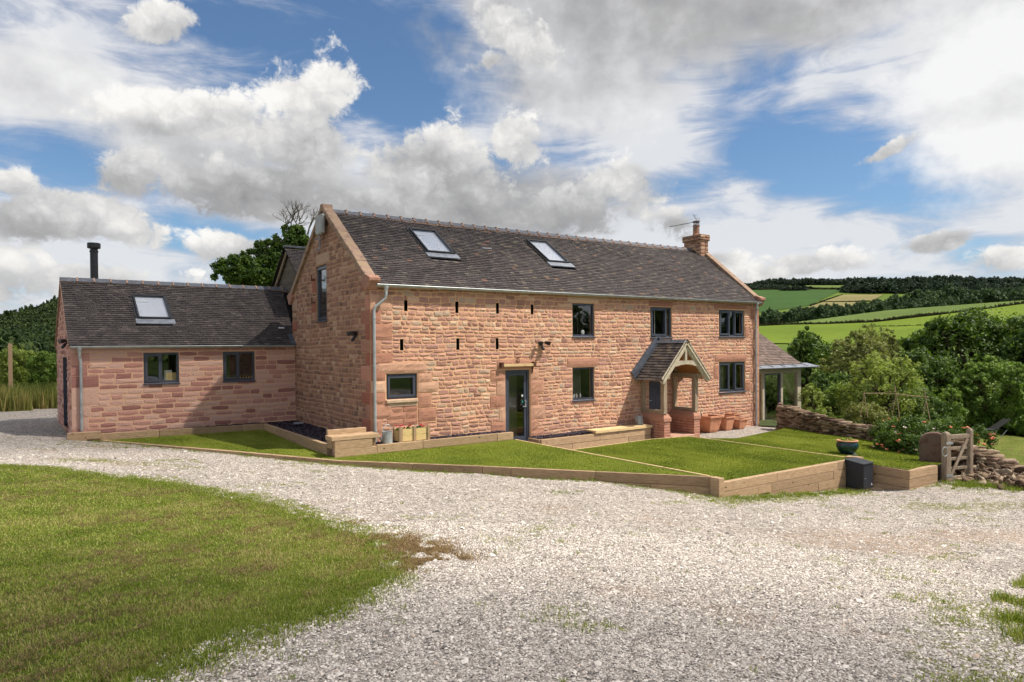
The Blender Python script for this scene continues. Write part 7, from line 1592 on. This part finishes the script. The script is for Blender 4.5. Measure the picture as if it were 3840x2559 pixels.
# hay heap at the tip of the verge
hx, hy = hitv(905, 1262)[:2], hitv(975, 1285)[:2]
for i, ((x0, y0), rx, nn) in enumerate(((hitv(925, 1256)[:2], .30, 6000), (hitv(985, 1268)[:2], .16, 2600), (hitv(955, 1292)[:2], .34, 6000), (hitv(1010, 1290)[:2], .2, 2500), (hitv(880, 1240)[:2], .24, 3500), (hitv(760, 1205)[:2], .2, 1600))):
    X = x0+rng.normal(0, rx, nn); Y = y0+rng.normal(0, rx*.6, nn); q_ = fbm(X, Y, 4.5, 3) > .42; X, Y = X[q_], Y[q_]; nn = len(X); hh = rng.uniform(.01, .05, nn); o = strands('hay_patch', X, Y, H(X, Y), hh, .006, M['straw'], 20+i, rng.random(nn), lean=2.5); tag(o, kind='stuff', label='brown dried grass lying on the gravel')
# lawn blades
for i, (poly, zf, nn) in enumerate(((LAWN_A, zA, 95000), (LAWN_B, zB, 70000), (LAWN_C, zC, 60000))):
    xs = [p[0] for p in poly]; ys = [p[1] for p in poly]; x = rng.uniform(min(xs), max(xs), nn*2); y = rng.uniform(min(ys), max(ys), nn*2); k = inpoly(x, y, poly); x, y = x[k][:nn], y[k][:nn]
    f = fbm(x, y, .9, 4); f2 = fbm(x*2.5, y*.8, 1.2, 3); o = strands('lawn_blades', x, y, zf(x, y)-.003, rng.uniform(.012, .03, len(x)), .011, M['lawnblade'], 30+i, np.clip((f-.5)*1.7+.5+(f2-.5)*.7+rng.uniform(-.25, .25, len(x)), 0, 1), lean=.8); tag(o, kind='stuff', label='short mown lawn grass')
# gravel stones
def pebbles(n, r0, r1, power, s0, s1, seed):
    r2 = np.random.default_rng(seed); x, y, r_ = view_pts(n, r0, r1, -4, 73, power); k = is_gravel(x, y) & not_hole(x, y); x, y, r_ = x[k], y[k], r_[k]; n = len(x)
    T_ = np.array([(1, 0, 0), (.3, .9, .1), (-.8, .6, 0), (-.9, -.5, .1), (.2, -1, 0), (.15, .1, .75), (-.3, .05, .7)], float); F = np.array([(0, 1, 5), (1, 2, 6), (1, 6, 5), (2, 3, 6), (3, 4, 6), (4, 5, 6), (4, 0, 5)])
    Vt = T_[None]*np.ones((n, 1, 1))+r2.normal(0, .16, (n, 7, 3)); s = (s0+(s1-s0)*r2.random(n)**2.2)[:, None, None]*np.stack([r2.uniform(.8, 1.3, n), r2.uniform(.6, 1, n), r2.uniform(.5, .9, n)], 1)[:, None]; Vt = Vt*s; a = r2.uniform(0, 6.28, n)[:, None]; tl = r2.normal(0, .25, (n, 2))
    X = Vt[..., 0]*np.cos(a)-Vt[..., 1]*np.sin(a); Y = Vt[..., 0]*np.sin(a)+Vt[..., 1]*np.cos(a); Z = Vt[..., 2]+X*tl[:, :1]+Y*tl[:, 1:]; P_ = np.stack([X+x[:, None], Y+y[:, None], Z+H(x, y)[:, None]+.001], -1)
    o = np_obj('gravel_stones', P_.reshape(-1, 3), (F[None]+(np.arange(n)*7)[:, None, None]).reshape(-1, 3), M['pebble'], tint=np.repeat(np.clip(r2.beta(2.2, 1.7, n), 0, 1), len(F))); tag(o, kind='stuff', label='loose pale limestone chippings')
pebbles(120000, 3.4, 9.5, 1.3, .0045, .0155, 1); pebbles(70000, 8, 26, 1.0, .008, .017, 2); pebbles(2600, 3.6, 20, 1.2, .016, .034, 3)
print('objects', len(bpy.data.objects))
